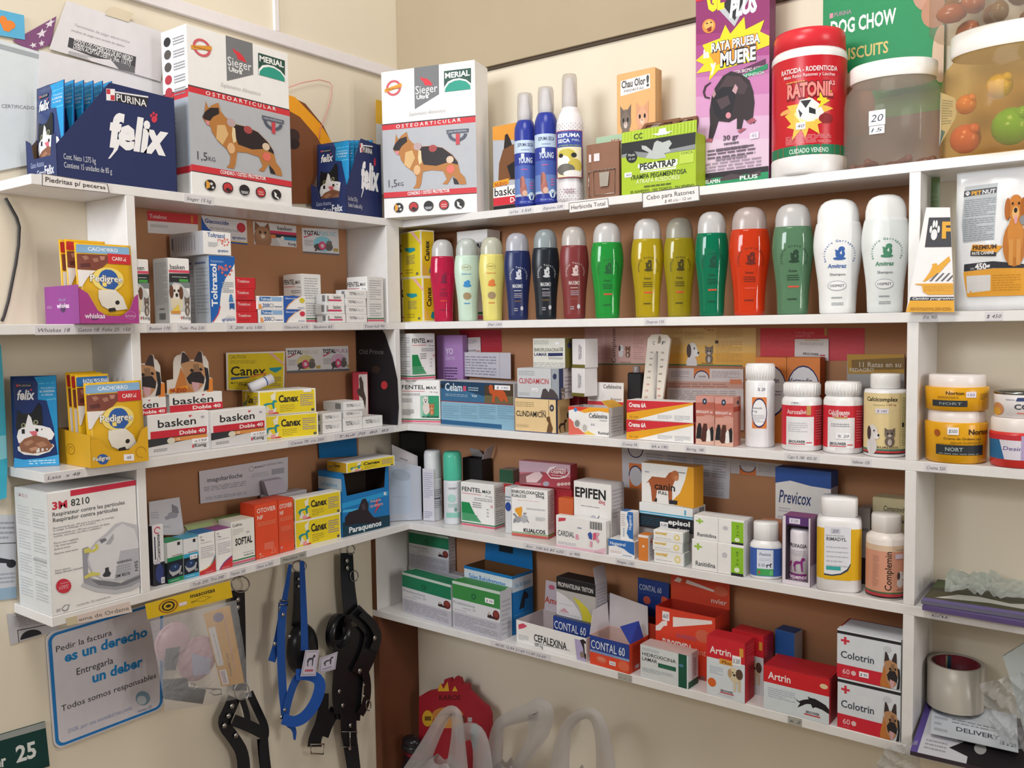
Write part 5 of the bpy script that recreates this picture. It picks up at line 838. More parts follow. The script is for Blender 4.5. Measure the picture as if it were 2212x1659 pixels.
C2 = canex('opened yellow dog wormer carton with its printed lid raised behind', C1, Zm(12, (715, 765), (1298, 712), (1302, 935), (735, 985)), (.036, .008), .08, [('F', .78, .86, .14, .12, '')], open_=1)
w, d_, h = (float(q) for q in C2['dims'].split())
LID = Zm(12, (408, 378), (992, 362), (985, 760), (415, 750))
lid = [LID.q('E8CF22', 422, 392, 980, 376, 972, 755, 428, 745), LID.t(438, 440, 585, 436, 38, 'CAUTION', '6A6030'), LID.g(440, 450, 690, 485, 3, 'A8942E'), LID.t(448, 605, 785, 585, 92, 'Canex', '26221E', .018), LID.q('2C5C9A', 450, 625, 620, 615, 620, 628, 450, 650), LID.q('E08A3C', 620, 615, 788, 575, 788, 598, 620, 628), LID.t(450, 690, 790, 625, 22, 'MULTI SPECTRUM ALL WORMER', '5A5020', .01), LID.t(520, 708, 730, 668, 20, 'FOR MEDIUM DOGS', '5A5020', .01), LID.q('2A9AA8', 820, 532, 955, 522, 950, 545, 888, 580, 825, 552), LID.q('EAB8AE', 810, 382, 850, 378, 985, 485, 982, 508, 960, 490), LID.g(820, 610, 945, 710, 6, '8A7A6A')]
sheet('x', '', '', (0, .004), LID, WH, lid, .0015, off=(.012, .012, .012, .012), part=None); q = bpy.data.objects[-1] if 0 else None
for q in list(bpy.data.objects):
    if q.name == 'x':
        q.name = 'lid'; q.data.name = 'lid'
        for kk in ('label', 'category', 'f'): del q[kk]
        q.parent = C2; bpy.context.view_layer.update() if 0 else None
        M0 = Matrix.Translation(C2.location) @ Matrix.Rotation(C2.rotation_euler.z, 4, 'Z'); q.matrix_parent_inverse = M0.inverted()
m = MB(); pa = on(0, .075, 540, 845); pb = on(0, .085, 585, 825); dv = (pb-pa).normalized()
m.tube([pa, pa+dv*.055], .0105, 'E4E2EA', 14); m.tube([pa+dv*.036, pa+dv*.039], .0108, '4A6AB0', 14)
m2 = m.build('paper_roll'); m2.location.z = .007; tag(m2, 'rolled white paper with a blue mark lying in the opened yellow carton', 'paper')
def tf(label, z, x0, x1, yt0, yt1, yb0, yb1, s, d=.06, L=None):
    return carton('tablet_carton', label, 'carton', 'L', z, Zm(12, (x0, yt0), (x1, yt1), (x1+2, yb1), (x0+2, yb0)), s, d, WH, TFL, L or [R(0, 0, 1, 1, 'D6D6D8'), FIT(.6, .2, .88, .85, BARS)], flap=False)
q1 = tf('flat white carton, lower one against the yellow wormer cartons', 3, 1368, 1560, 1078, 1055, 1152, 1130, .012)
tf('flat white carton, upper one against the yellow wormer cartons', q1, 1366, 1558, 988, 975, 1070, 1052, .012)
q2 = tf('flat white carton, lowest of the middle pile of three on the third shelf', 3, 1572, 1765, 1035, 1022, 1112, 1095, .012)
q3 = tf('flat white carton, middle of the middle pile of three on the third shelf', q2, 1575, 1765, 960, 945, 1035, 1022, .012)
tf('flat white carton topping the middle pile, its barcode end showing', q3, 1575, 1778, 872, 862, 952, 940, (.012, .008), .075)
tf('single flat white carton at the corner end of the third shelf', 3, 1768, 1965, 1022, 1002, 1098, 1078, .012)
RB = Zm(12, (1812, 582), (1905, 575), (1925, 1000), (1828, 1005))
carton('horse_tonic_carton', 'narrow red and white carton with a dark horse print before the black board', 'carton', 'L', 3, Zm(12, (1650, 575), (1812, 582), (1828, 1008), (1680, 1000)), (.1, .078), .028, 'C03040', [R(0, 0, 1, 1, 'B0283A'), R(.4, 0, .97, .96, 'D8D0CC'), P('43302A', .42, .88, .55, .93, .7, .8, .72, .65, .85, .5, .8, .3, .7, .4, .6, .5, .3, .58, .25, .66, .45, .7)], (), [R(0, 0, 1, 1, 'CC4A58'), R(0, .5, 1, .51, 'B03A48')])
S = Zm(0, (617, 752), (752, 747), (754, 801), (620, 806))
sheet('leaflet_strip', 'white leaflet strip with two dog pictures on the back board', 'leaflet', PL, S, 'E0DDDE', [FIT(0, 0, .54, 1, tfull(0, 'FULL LC', 'C8C09A', 'D8CC8A', 0)), FIT(.55, 0, 1.05, 1, tfull(0, 'FULL', 'C8A0C8', 'D8B4D0', 0)), R(0, 0, 1, .09, '6A6A72')])
m = MB(); o_ = on(1, -.189, 800, 925); f0 = []
for x, y in ((775, 935), (858, 935), (860, 880), (857, 820), (846, 770), (830, 722), (824, 712), (740, 712), (752, 740), (765, 775)):
    q = on(1, -.189, x, y); q.z = min(max(q.z, Z[3]+.001), Z[2]-TH-.001); q.x = max(q.x, .008); f0.append(q-o_)
m.slab(f0, (0, -1, 0), .003, '1B191E'); S = Zm(0, (740, 714), (870, 714), (870, 945), (740, 945))
draw(m, Face(lambda u, v, l: on(1, -.189-l, 740+130*u, 945-231*v)-o_, .18, .23), [S.t(776, 765, 828, 760, 11, 'Old Prince', '8A888E', 0), S.e(830, 832, 7, 9, 'B8343A'), S.e(812, 798, 9, 8, '3A2A22')])
tag(m.build('header_board', None, o_), 'black curved display board standing in the corner of the third shelf', 'board')
# ------------------------------------------------------------------ third shelf, right wall
f1 = fentel('white green swoosh carton, lower one, with a dog and cat print', 'R', 3, Zm(13, (112, 655), (508, 635), (515, 1062), (122, 1082)), (.004, .04), .05, 2)
fentel('white green swoosh carton stacked on the dog and cat one', 'R', f1, Zm(13, (108, 190), (226, 190), (230, 630), (112, 612)), (.012, .004), .075, 1, 2)
S = Zm(13, (520, 200), (732, 195), (738, 610), (530, 620))
carton('skin_cream_carton', 'lilac carton with white lettering behind the stacked swoosh cartons', 'carton', 'R', 3, Zm(13, (480, 205), (732, 195), (745, 985), (490, 985)), .118, .02, 'B488C4', [T(.34, .78, .07, 'YO', 'E2D0E8', .3, .03), T(.34, .71, .06, 'derm', 'CFB4DA', .36, .02), G(.3, .48, .8, .64, 5, '4A3458')])
# papers on the brown board
PR = (1, -.0052)
sheet('flat_carton', 'dark red flattened carton pinned to the board above the blue long carton', 'flattened carton', PR, Zm(13, (700, 150), (1118, 150), (1125, 370), (740, 370)), 'B42838', [R(.5, .25, 1, .98, 'B83044'), G(.52, .3, .96, .9, 9, 'A82838')])
sheet('note', 'small white printed note over the dark red flattened carton', 'note', (1, -.0075), Zm(13, (738, 230), (910, 222), (915, 372), (742, 375)), 'DCD4D6', [G(.1, .6, .8, .9, 4, '8A8490'), T(.2, .06, .12, 'BROUWER', '3A3438', .55, .01), R(.76, .05, .95, .1, 'C03444')])
sheet('paper', 'grey white instruction sheet leaning behind the blue long carton', 'paper', (1, -.022), Zm(13, (742, 372), (1212, 378), (1215, 640), (745, 610)), 'D6D2DC', [G(.04, .1, .7, .9, 7, '9A96A8'), R(.77, 0, .775, 1, 'B4B0BC')])
S = Zm(13, (515, 658), (1245, 690), (1250, 1100), (525, 1050))
CEL = [S.q('20405E', 515, 658, 1240, 690, 1243, 878, 518, 838), S.q('3A6C94', 515, 720, 700, 728, 960, 800, 960, 860, 518, 838), S.q('4A3A2C', 960, 700, 1240, 690, 1243, 878, 958, 862), S.q('6A6448', 958, 790, 1242, 800, 1243, 878, 958, 862), S.q('8E2A44', 518, 836, 1243, 872, 1243, 880, 518, 842), S.q('8AB4CC', 518, 846, 1245, 882, 1250, 1100, 525, 1050), S.q('2C5F8A', 525, 1008, 1128, 1050, 1128, 1088, 525, 1048), S.t(562, 745, 735, 750, 72, 'Celam', 'E2E8EE', .015), S.q('D0506E', 745, 705, 775, 706, 775, 752, 745, 750), S.g(795, 705, 900, 750, 2, 'B8CAD8'), S.g(565, 765, 790, 805, 2, '9AB4C8'), S.t(830, 805, 885, 808, 28, 'Vet', 'D8E2EA', .01),
   S.q('C0562C', 1000, 720, 1015, 692, 1040, 700, 1045, 740, 1140, 745, 1165, 770, 1195, 850, 1170, 850, 1150, 820, 1140, 850, 1115, 840, 1090, 800, 1065, 800, 1060, 855, 1035, 850, 1035, 780, 1010, 770), *[S.g(x, 870, x+165, 1000, 6, '7AA2BA') for x in (540, 720, 905, 1090)], S.q('26262C', 515, 690, 545, 692, 548, 720, 530, 730)]
o = carton('ear_drops_carton', 'long dark and light blue carton with a setter dog print', 'carton', 'R', 3, S, (.035, .014), .075, 'C8C6CA', CEL, stk=[('F', .755, .86, .2, .1, '$ 190')], T_=[R(0, 0, 1, 1, 'CFCDD2')], flap=False)
w, d_, h = (float(q) for q in o['dims'].split())
m = MB(); m.box(w*.5, d_*.15, h, w*.99, d_*.8, h+.0012, 'BEBCC2', .0003); m.build('lid_flap', o)
CL1 = Zm(13, (1272, 530), (1618, 540), (1622, 830), (1280, 805)); 
def clin(S, x, y0, c1, txt, ani): return [S.g(x+10, y0+15, x+170, y0+65, 3, c1), S.t(x+18, y0+135, x+310, y0+150, 42, 'CLINDAMICIN', txt, .015), S.g(x+10, y0+215, x+140, y0+260, 3, c1)]
ca = Zm(13, (1252, 830), (1662, 845), (1665, 1140), (1258, 1108))
CA = [ca.g(1265, 850, 1440, 905, 3, 'A8926A'), ca.t(1268, 980, 1560, 990, 48, 'CLINDAMICIN', '2A2622', .015), ca.g(1268, 1045, 1390, 1080, 3, 'B8A078'), ca.q('5A4A3A', 1588, 845, 1592, 845, 1594, 1130, 1590, 1130), ca.e(1622, 915, 22, 30, '2A3256'), ca.e(1622, 915, 9, 13, 'C8B48A'), FIT(*ca(1560, 1130), *ca(1645, 990), SITDOG[:4] and [P('6A4A2C', .1, 0, .7, 0, .85, .3, .6, .7, .5, 1, .1, .95, .15, .75, .35, .6, .2, .3)]), ca.q('4A5A88', 1258, 1102, 1665, 1134, 1665, 1142, 1258, 1112), ca.t(1510, 945, 1560, 948, 16, 'plus', '5A4A3A')]
CLs = [R(0, 0, .12, 1, '26305A'), R(.12, 0, 1, 1, 'D0AC7A'), FIT(.15, .02, .8, .4, HOUND('4A3424')), E(.86, .5, .07, .09, '3A2E26')]
k1 = carton('antibiotic_carton', 'cream orange antibiotic carton with a sitting dog, at the bottom of its stack', 'carton', 'R', 3, ca, .008, .055, 'E6C896', CA, (), CLs)
cb = Zm(13, (1275, 530), (1690, 540), (1695, 832), (1282, 805))
CB = [R(0, 0, 1, 1, 'C6C8CC'), cb.g(1290, 545, 1450, 600, 3, '94989E'), cb.t(1295, 670, 1588, 675, 50, 'CLINDAMICIN', 'B83A44', .015), cb.g(1295, 750, 1400, 785, 3, '9A9EA4'), cb.q('9AA0A8', 1612, 535, 1690, 538, 1694, 830, 1616, 825), cb.q('4A4A50', 1612, 535, 1616, 535, 1619, 825, 1615, 825), cb.e(1650, 612, 20, 28, '2A3256'), cb.q('4A4244', 1510, 810, 1530, 730, 1560, 722, 1590, 760, 1600, 725, 1640, 740, 1680, 790, 1690, 825), cb.q('2A3256', 1282, 797, 1694, 822, 1694, 832, 1282, 807)]
carton('antibiotic_carton', 'pale grey antibiotic carton with red lettering and two dark animals', 'carton', 'R', k1, cb, (.01, .008), .055, 'C6C8CC', CB, (), [R(0, 0, .3, 1, '26305A'), R(.3, 0, 1, 1, 'C8C0C4'), G(.4, .2, .9, .8, 5, '9A8E94'), FIT(0, 0, .5, .4, KITTEN)], stk=[('F', .36, .24, .14, .1, '120')])
k2 = carton('antibiotic_carton', 'dark red carton hidden behind the cream one, holding up the olive based ends', 'carton', 'R', 3, Zm(13, (1500, 780), (1890, 775), (1895, 1030), (1505, 1000)), (.085, .085), .05, '8A2636')
ce = Zm(13, (1428, 235), (1748, 232), (1755, 528), (1435, 520))
ENR = [ce.g(1440, 250, 1590, 290, 3, 'A0A098'), ce.t(1445, 362, 1690, 358, 34, 'ENROFLOXACINA', '6A6A5A', .015), ce.t(1692, 360, 1732, 358, 40, '150', '3A3A40', .01), ce.t(1447, 405, 1572, 402, 30, 'LAMAR', '2A3262', .02), ce.q('28305E', 1582, 378, 1730, 376, 1730, 406, 1584, 410), ce.g(1588, 415, 1732, 440, 2, '8A8A94'), ce.g(1440, 460, 1745, 515, 3, 'A8A8A4'), ce.e(1672, 282, 24, 16, 'E8E6EA')]
OL = [R(0, 0, 1, 1, '6E6630'), E(.45, .76, .22, .09, '3A3A6A')]
carton('antibiotic_carton', 'off white carton with olive edge standing on the grey antibiotic carton', 'carton', 'R', bpy.data.objects['antibiotic_carton.001'], ce, (.03, .026), .035, 'D6D5CE', ENR, (), OL, flap=False)
def lam(label, z, x0, x1, yt, yb): 
    S = Zm(13, (x0, yt+8), (x1, yt), (x1+2, yb), (x0+5, yb+10))
    return carton('antibiotic_carton', label, 'carton', 'R', z, S, (.04, .03), .04, 'E6E2E4', [R(0, 0, 1, .12, '6E6630'), V(.66, .3, .16, 'ENROFLOXACINA', '4A4A58', .5), V(.76, .35, .1, 'LAMAR', '3A3A58', .4)], flap=False)
k4 = lam('white carton end with olive base, lower of two beside the grey antibiotic carton', k2, 1815, 1945, 520, 775)
lam('white carton end with olive base, upper of two beside the off white carton', k4, 1820, 1950, 232, 500)
S = Zm(13, (1785, 910), (2210, 925), (2195, 1165), (1790, 1138))
cf = Zm(14, (0, 0), (1, 0), (1, 1), (0, 1))
CEF = [S.q('D8402E', 1785, 910, 2000, 918, 2200, 925, 2200, 950, 2080, 945, 1950, 965, 1840, 935, 1785, 945), S.q('EDA428', 2000, 918, 2205, 925, 2205, 965, 2100, 950, 1950, 965, 1900, 950), S.q('DE6A5A', 1786, 1000, 1840, 1040, 1900, 1100, 1960, 1140, 1790, 1138), S.q('EAC85A', 1960, 1140, 1900, 1095, 1980, 1110, 2060, 1145), S.e(1858, 938, 16, 18, '4A8AC8'), S.e(1875, 1050, 36, 38, 'E8E4E0'), S.e(1875, 1052, 26, 28, '8A8A84'), S.e(1948, 1085, 36, 38, 'ECE8E6'), S.e(1950, 1088, 24, 28, 'BDBAB6'), S.t(1995, 1005, 2185, 1012, 40, 'Cefalexina', '3A3638', .01), S.g(2105, 1018, 2180, 1035, 1, '9A969A'), S.t(2085, 1138, 2190, 1145, 24, 'Ruminal', '4A4648', .01), S.t(2015, 1068, 2050, 1068, 18, '$ 65', '6A6A8A')]
o = tray('antibiotic_tray', 'opened white tablet carton with red and yellow corner and its lid up', 'carton', 'R', 3, S, .014, .06, WH, 'C8BEBC', CEF, (), [R(0, 0, 1, 1, 'D8D2D0'), G(.1, .15, .9, .75, 6, 'B0AAB0')])
w, d_, h = o['w'], o['d'], o['h']
flapq(o, [(.012, d_, h), (w, d_, h), (w, d_+.002, h+.05), (.012, d_+.002, h+.05)], 'E0DAD8', art=[R(0, 0, 1, .16, 'C8303A'), T(.44, .74, .18, 'Cefalexina', '4A4648', .5, .01), E(.16, .6, .1, .19, 'D0CCC8'), E(.16, .6, .08, .15, '8A8680'), E(.36, .45, .11, .2, 'D6D2CE'), G(.08, .2, .3, .32, 3, 'B0AAA8'), T(.66, .24, .1, 'Ruminal', '5A5658', .28)], name='lid')
flapq(o, [(w, 0, h), (w, d_, h), (w-.022, d_*.9, h+.014), (w-.022, d_*.1, h+.014)], 'D9A018', 'D8D0C8', name='side_flap')
m = MB(); pb = cor('R', Z[3], (1376, .105)); hb = zat(pb, 805)-Z[3]; m.box(-.018, -.011, 0, .018, .011, hb, '1E1C20', .003); ob = m.build('black_bottle', None, pb+Vector((0, 0, .0005))); tag(ob, 'square black bottle with a clear stopper behind the thermometer', 'bottle')
m = MB(); m.lathe([(.008, hb), (.008, hb+.012), (.007, hb+.014), (0, hb+.014)], 'C8C4C8:c', 14); m.build('stopper', ob)
# thermometer leaning on the cream tube cartons
S = Zm(14, (740, 190), (965, 195), (885, 850), (668, 845))
th = sheet('thermometer', 'white wooden wall thermometer leaning behind the red and yellow cartons', 'thermometer', (1, -.055), S, 'DDD4C8', [S.t(782, 300, 805, 300, 36, 'C', '3A3230', .01), S.t(875, 298, 910, 300, 36, 'F', '3A3230', .01), *[S.t(x, y, x+30, y, 18, t, c_) for x, y, t, c_ in ((758, 388, '50', '5A504A'), (752, 450, '40', '5A504A'), (745, 512, '30', '5A504A'), (735, 578, '20', '5A504A'), (728, 638, '10', '5A504A'), (720, 705, '0', 'C8605A'), (708, 765, '10', 'C8605A'), (702, 828, '20', 'C8605A'), (866, 390, '120', '5A504A'), (862, 462, '100', '5A504A'), (855, 532, '80', '5A504A'), (845, 602, '60', '5A504A'), (836, 675, '40', '5A504A'), (828, 748, '20', 'C8605A'), (832, 815, '0', 'C8605A'))], *[S.g(795, 395+10*i, 812, 399+10*i, 1, '8A7E76') for i in range(0, 42)]], .006, None, ((.02, 0), (.98, 0), (1, .93), (.85, .99), (.5, 1), (.15, .99), (0, .93)), (0, 0, .02, .02))
f = FACES[th.name]; m = MB(); m.tube([f.fn(*S(812, 840), .002), f.fn(*S(828, 372), .002)], .0018, 'B8B4B4:g', 8); m.tube([f.fn(*S(830, 372), .0035), f.fn(*S(832, 380), .0035)], .0012, 'A04A40', 6); m.build('glass_tube', th)
m = MB(); m.slab([f.fn(*S(x, y), .0012) for x, y in ((835, 290), (860, 285), (868, 240), (855, 205), (842, 230))], f.fn(.5, .5, 1)-f.fn(.5, .5, 0), .0008, '8A7A6A'); m.build('hanging_hole', th)
# flattened cartons on the brown board
S = Zm(14, (105, 130), (864, 130), (860, 500), (110, 495))
sheet('flat_carton', 'pink flattened supplement carton pinned behind the thermometer', 'flattened carton', PR, S, 'D2A8A0', [S.r(105, 485, 860, 498, '4A6A4A'), S.r(105, 498, 860, 515, '9A3A44'), S.vt(422, 478, 415, 120, 40, 'Complemin', '3A2624', .0), S.g(110, 130, 290, 440, 22, 'B88C88', .3), S.g(310, 130, 370, 440, 22, 'B88C88', .3), S.g(600, 140, 700, 440, 14, 'B88C88', .3), FIT(*S(440, 420), *S(520, 290), PUPPY), FIT(*S(505, 425), *S(585, 310), [(a_[0], a_[1], {'6E6058': '7A4A34', '7A6C62': '8A5A40'}.get(a_[2], a_[2])) for a_ in KITTEN]), S.t(470, 480, 575, 480, 14, 'KUALCOS', '7A4A44')])
S = Zm(14, (868, 130), (1812, 130), (1812, 520), (868, 500))
sheet('flat_carton', 'yellow flattened supplement carton with puppy and kitten pinned on the board', 'flattened carton', PR, S, 'D6B47A', [S.r(866, 380, 1812, 520, 'DCA444'), S.r(866, 300, 1812, 380, 'DAAE60'), S.q('3E7A56', 866, 488, 1680, 500, 1680, 512, 866, 500), S.q('B83A40', 866, 500, 1680, 512, 1680, 535, 866, 520), S.t(1105, 128, 1395, 122, 44, 'Calcicomplex', '3A2A20', .01, .15), S.t(1320, 158, 1400, 156, 18, '5.000 mg', 'A0482E'), S.g(880, 110, 1085, 250, 12, 'B08E58', .3), S.g(1105, 165, 1290, 240, 7, 'B08E58', .3), S.g(1420, 110, 1680, 230, 8, 'B08E58', .3), S.g(1420, 250, 1680, 470, 14, 'B88A48', .3), FIT(*S(1095, 560), *S(1275, 255), PUPPY), FIT(*S(1285, 480), *S(1415, 305), KITTEN), S.q('3A2A20', 1412, 255, 1440, 255, 1440, 285, 1412, 285), S.t(1275, 490, 1390, 488, 16, 'KUALCOS', '6A4A2A')], .0007, None)
S = Zm(14, (930, 535), (1680, 540), (1700, 1000), (930, 860))
sheet('flat_carton', 'white and orange flattened carton behind the two pink cartons', 'flattened carton', (1, -.0075), Zm(14, (930, 530), (1685, 540), (1690, 1150), (925, 1150)), 'D8CAC8', [R(.36, .84, .57, 1, 'DC7A3C'), E(.465, .84, .1, .13, '2A2A5E', 0, 180), E(.465, .84, .09, .11, 'D8CFCE', 0, 180), R(0, .68, 1, .79, 'D0A090'), R(.83, .75, .98, .83, 'D8825A'), G(.05, .86, .3, .97, 5, 'A89CA4'), G(.6, .86, .95, .97, 5, 'A89CA4'), G(.02, .7, .8, .78, 2, 'A87A70'), G(.02, .4, .9, .66, 8, 'B8AAA8'), T(.42, .86, .03, 'Vetmedin', '5A5468', .1)])
CR = Zm(14, (530, 845), (1192, 885), (1185, 1062), (525, 1030))
CRE = [CR.q('CF2834', 530, 847, 1192, 886, 1192, 892, 527, 975), CR.q('E6A41E', 527, 968, 1192, 888, 1192, 905, 660, 1028, 600, 1034, 525, 1030), CR.q(WH, 640, 1030, 1192, 905, 1185, 1062), CR.t(553, 912, 735, 915, 42, 'Crema 6A', 'F2E6E6', .04), CR.g(555, 925, 720, 945, 1, 'E08A6A'), CR.g(850, 985, 990, 1030, 4, 'AAAAB4'), CR.g(1015, 990, 1160, 1045, 4, 'AAAAB4'), CR.t(555, 1012, 650, 1005, 18, 'Q Lab', 'A07020', .01)]
k5 = carton('cream_tube_carton', 'long red and yellow cream carton, lower of the pair', 'carton', 'R', 3, Zm(14, (525, 1040), (1192, 1085), (1190, 1262), (522, 1222)), .012, .045, WH, CRE, (), [R(0, 0, 1, 1, 'A82434')], flap=False)
carton('cream_tube_carton', 'long red and yellow cream carton, upper of the pair under the thermometer', 'carton', 'R', k5, CR, .012, .045, WH, CRE, (), [R(0, 0, 1, 1, 'A82434')], flap=False)
S = Zm(14, (1208, 805), (1395, 812), (1398, 1285), (1212, 1262))
MER = [S.r(1208, 805, 1400, 1000, 'BE6C5C'), S.r(1208, 805, 1400, 870, 'D0948A'), S.r(1208, 870, 1400, 930, 'B8604F'), S.r(1210, 1130, 1400, 1290, 'DDB4A4'), S.r(1210, 1060, 1400, 1130, 'CF9484'), S.e(1297, 860, 22, 30, '22344A'), S.e(1297, 860, 8, 12, 'B8C4CC'), S.t(1216, 968, 1380, 972, 26, 'BERINGAVIT 6A', 'F2DCD8', .02), S.t(1298, 998, 1372, 1000, 16, 'Locion', 'EBC8C0', .01), S.q('1C181A', 1215, 1210, 1225, 1110, 1240, 1065, 1260, 1068, 1272, 1120, 1262, 1215), S.q('4E261C', 1262, 1220, 1275, 1120, 1290, 1070, 1322, 1075, 1328, 1140, 1310, 1245, 1280, 1245), S.q('ECE6E2', 1318, 1240, 1320, 1150, 1340, 1118, 1360, 1160, 1358, 1245, 1335, 1250), S.q('1C181A', 1352, 1120, 1378, 1100, 1390, 1140, 1388, 1240, 1362, 1240)]
k6 = carton('lotion_carton', 'upright pink red carton with four seated animals, beside the cream cartons', 'carton', 'R', 3, S, .012, .035, 'D29A8C', MER, (), (), flap=False)
S = Zm(14, (1400, 815), (1585, 820), (1585, 1295), (1402, 1280))
carton('lotion_carton', 'upright pink red carton with four seated animals, beside the white screw top bottle', 'carton', 'R', 3, S, .008, .035, 'D29A8C', MER, (), [R(0, 0, 1, 1, 'C48070'), E(.6, .88, .14, .04, '22344A'), G(.1, .12, .85, .3, 6, 'B8705E'), R(.0, .7, 1, .8, 'A8402F')], flap=False)
def ribcap(z0, r=1.): return [(r*.93, z0), (r, z0+.01), (r, .975), (r*.95, .995), (0, 1)]
def ribs(o, z0, r, n=32, c='F2F0F0:s'):
    m = MB(); R0, H = o['r']*r, o['h']
    for i in range(n):
        a = 6.2832*i/n; m.tube([(R0*math.cos(a), R0*math.sin(a), H*z0), (R0*math.cos(a), R0*math.sin(a), H*.97)], R0*.045, c, 5)
    m.build('cap_ribs', [q for q in o.children if q.name.startswith('cap')][0])
o = bottle('pill_bottle', 'tall white cylindrical pill bottle with an orange framed label', 'pill bottle', 'R', 3, 1611, 1672, 784, .022, [('pill_bottle', [(0, 0), (.94, 0), (1, .02), (1, .77), (.96, .79), (.9, .8), (0, .8)], 'EFEDF0:s', [R(.3, .3, .66, .78, 'DE7E3A'), RG(.48, .54, .19, .23, .9, '26285E'), E(.48, .54, .17, .205, 'EDEBEE'), T(.31, .6, .03, 'Vetmedin', '4A4860', .24, .01), T(.31, .55, .03, '5 mg', '4A4860', .12, .01), G(.31, .4, .6, .52, 5, 'B0AEB8'), T(.44, .88, .05, '% 20', '5A5A80', .18, 0, .2)], (0, .77)), ('cap', ribcap(.8, .98), 'F2F0F0:s', 0, 0)]); ribs(o, .82, .96)
VM = Zm(15, (160, 290), (440, 292), (440, 900), (160, 900))
VET = [R(0, 0, 1, 1, 'DD8038'), VM.e(300, 530, 145, 185, '26285E'), VM.e(300, 528, 136, 172, 'E2DFE2'), VM.t(175, 470, 375, 470, 38, 'Vetmedin', '35334E', .02), VM.g(200, 515, 400, 560, 2, '8A8898')]
carton('heart_tablet_carton', 'orange carton with a big white oval, farther from the tall white bottle', 'carton', 'R', 3, Zm(0, (1699, 772), (1770, 773), (1770, 955), (1699, 950)), .108, .03, 'DD8038', VET, (), [R(0, 0, 1, 1, 'C8602A'), G(.1, .3, .8, .9, 12, 'B8562A')])
carton('heart_tablet_carton', 'orange carton with a big white oval, right behind the tall white bottle', 'carton', 'R', 3, Zm(0, (1632, 772), (1698, 773), (1698, 950), (1632, 945)), .108, .03, 'DD8038', VET, (), ())
S = Zm(15, (0, 36), (490, 36), (520, 290), (0, 290))
sheet('flat_carton', 'bright red flattened calcium carton pinned on the board, wider half', 'flattened carton', PR, Zm(15, (-70, 36), (515, 36), (518, 320), (-70, 285)), 'C83440', [G(.02, .3, .5, .9, 14, 'DA5A62', .25), T(.52, .82, .09, 'Calcificante', 'E08A90', .28), T(.53, .72, .08, 'total P-25', 'E08A90', .22), R(.95, .78, .99, 1, 'B88A4A')])
sheet('flat_carton', 'bright red flattened calcium carton pinned on the board, plain half by the yellow packet', 'flattened carton', PR, Zm(15, (524, 36), (832, 36), (830, 315), (522, 318)), 'C43844', [G(.05, .1, .95, .95, 16, 'CC4A56', .25)])
sheet('note', 'white printed panel in front of the bright red flattened cartons', 'note', (1, -.0078), Zm(15, (228, 130), (520, 128), (520, 320), (226, 290)), 'D9D3D2', [G(.15, .7, .85, .85, 2, 'A8A2A8'), R(.3, .92, .72, .97, 'C8A878'), T(.26, .2, .12, 'BROUWER', '3A3438', .46, .02), R(.75, .2, .9, .26, 'C03444')])
S = Zm(15, (680, 262), (1175, 262), (1175, 1000), (680, 1000))
sheet('feed_packet', 'yellow and silver feed packet lying behind the cream labelled bottle', 'packet', (1, -.03), S, 'A8A4A2:g', [S.q('B08426', 680, 262, 1175, 262, 1175, 430, 690, 430), S.q('7A5A20', 720, 310, 1175, 290, 1175, 390, 725, 400), S.t(790, 372, 1150, 368, 45, '11 Ratas en su', 'C8BCA8', .01), S.t(705, 412, 918, 412, 32, 'PEDAGRO', 'D0C8B8', .01)], .006)
def pill(label, x0, x1, top, front, art, cap0, capr, body, sq=0., sy=1., ribn=34, k=3, sh=.04, span=80, bz=.04, cap='F2F0F0:s', stk=(), rz=0, d=1, body_c=None):
    o = bottle('pill_bottle', label, 'pill bottle', 'R', k, x0, x1, top, front, [('pill_bottle', [(0, 0), (.92, 0), (1, .025), (1, cap0-sh-.035), (.96, cap0-sh), (capr*.95, cap0-.008), (capr*.9, cap0), (0, cap0)], body_c or 'EFEDEE:s', art, (bz, cap0-sh-.035)), ('cap', ribcap(cap0, capr), cap, 0, 0)], sy, sq, None, rz, span, stk)
    if ribn and not sq: ribs(o, cap0+.02, capr*.98, ribn, cap)
    return o
BR = lambda nm, grey: [R(0, .06, 1, .92, 'CE2636'), R(.2, .06, .72, .68, 'E9E7EA'), R(.36 if grey else .2, .0, .37, .06, 'EFEDEE'), T(.22, .74, .1, nm[0], 'EED8DA', .4, .015), *([T(.3, .7, .09, nm[1], 'EED8DA', .28, .015)] if nm[1] else []), R(.58, .72, .66, .92, 'C89A5A') if grey else R(.34, .66, .58, .69, 'C8A86A'), G(.24, .36, .6, .58, 5, 'C4C2CA') if grey else G(.28, .5, .62, .58, 2, '9A98A2'), T(.26, .12, .06, 'BROUWER', '4A464C', .3, .02, .1), R(.25, .09, .56, .105, 'CE2636'), R(.58, .12, .68, .14, 'CE2636'), G(.75, .2, .95, .85, 12, 'DE6A74')]
pill('white bottle with a red band and grey panel label, before the orange carton', 1690, 1773, 825, .014, BR(('Aurosalivio', ''), 1), .80, .91, 0, stk=[(.3, .93, .16, .1, '180')])
pill('white bottle with a red band and two line label beside the cream one', 1780, 1860, 823, .018, BR(('Calcificante', 'total P-25'), 0), .80, .91, 0, stk=[(.38, .25, .26, .12, '% 20')])
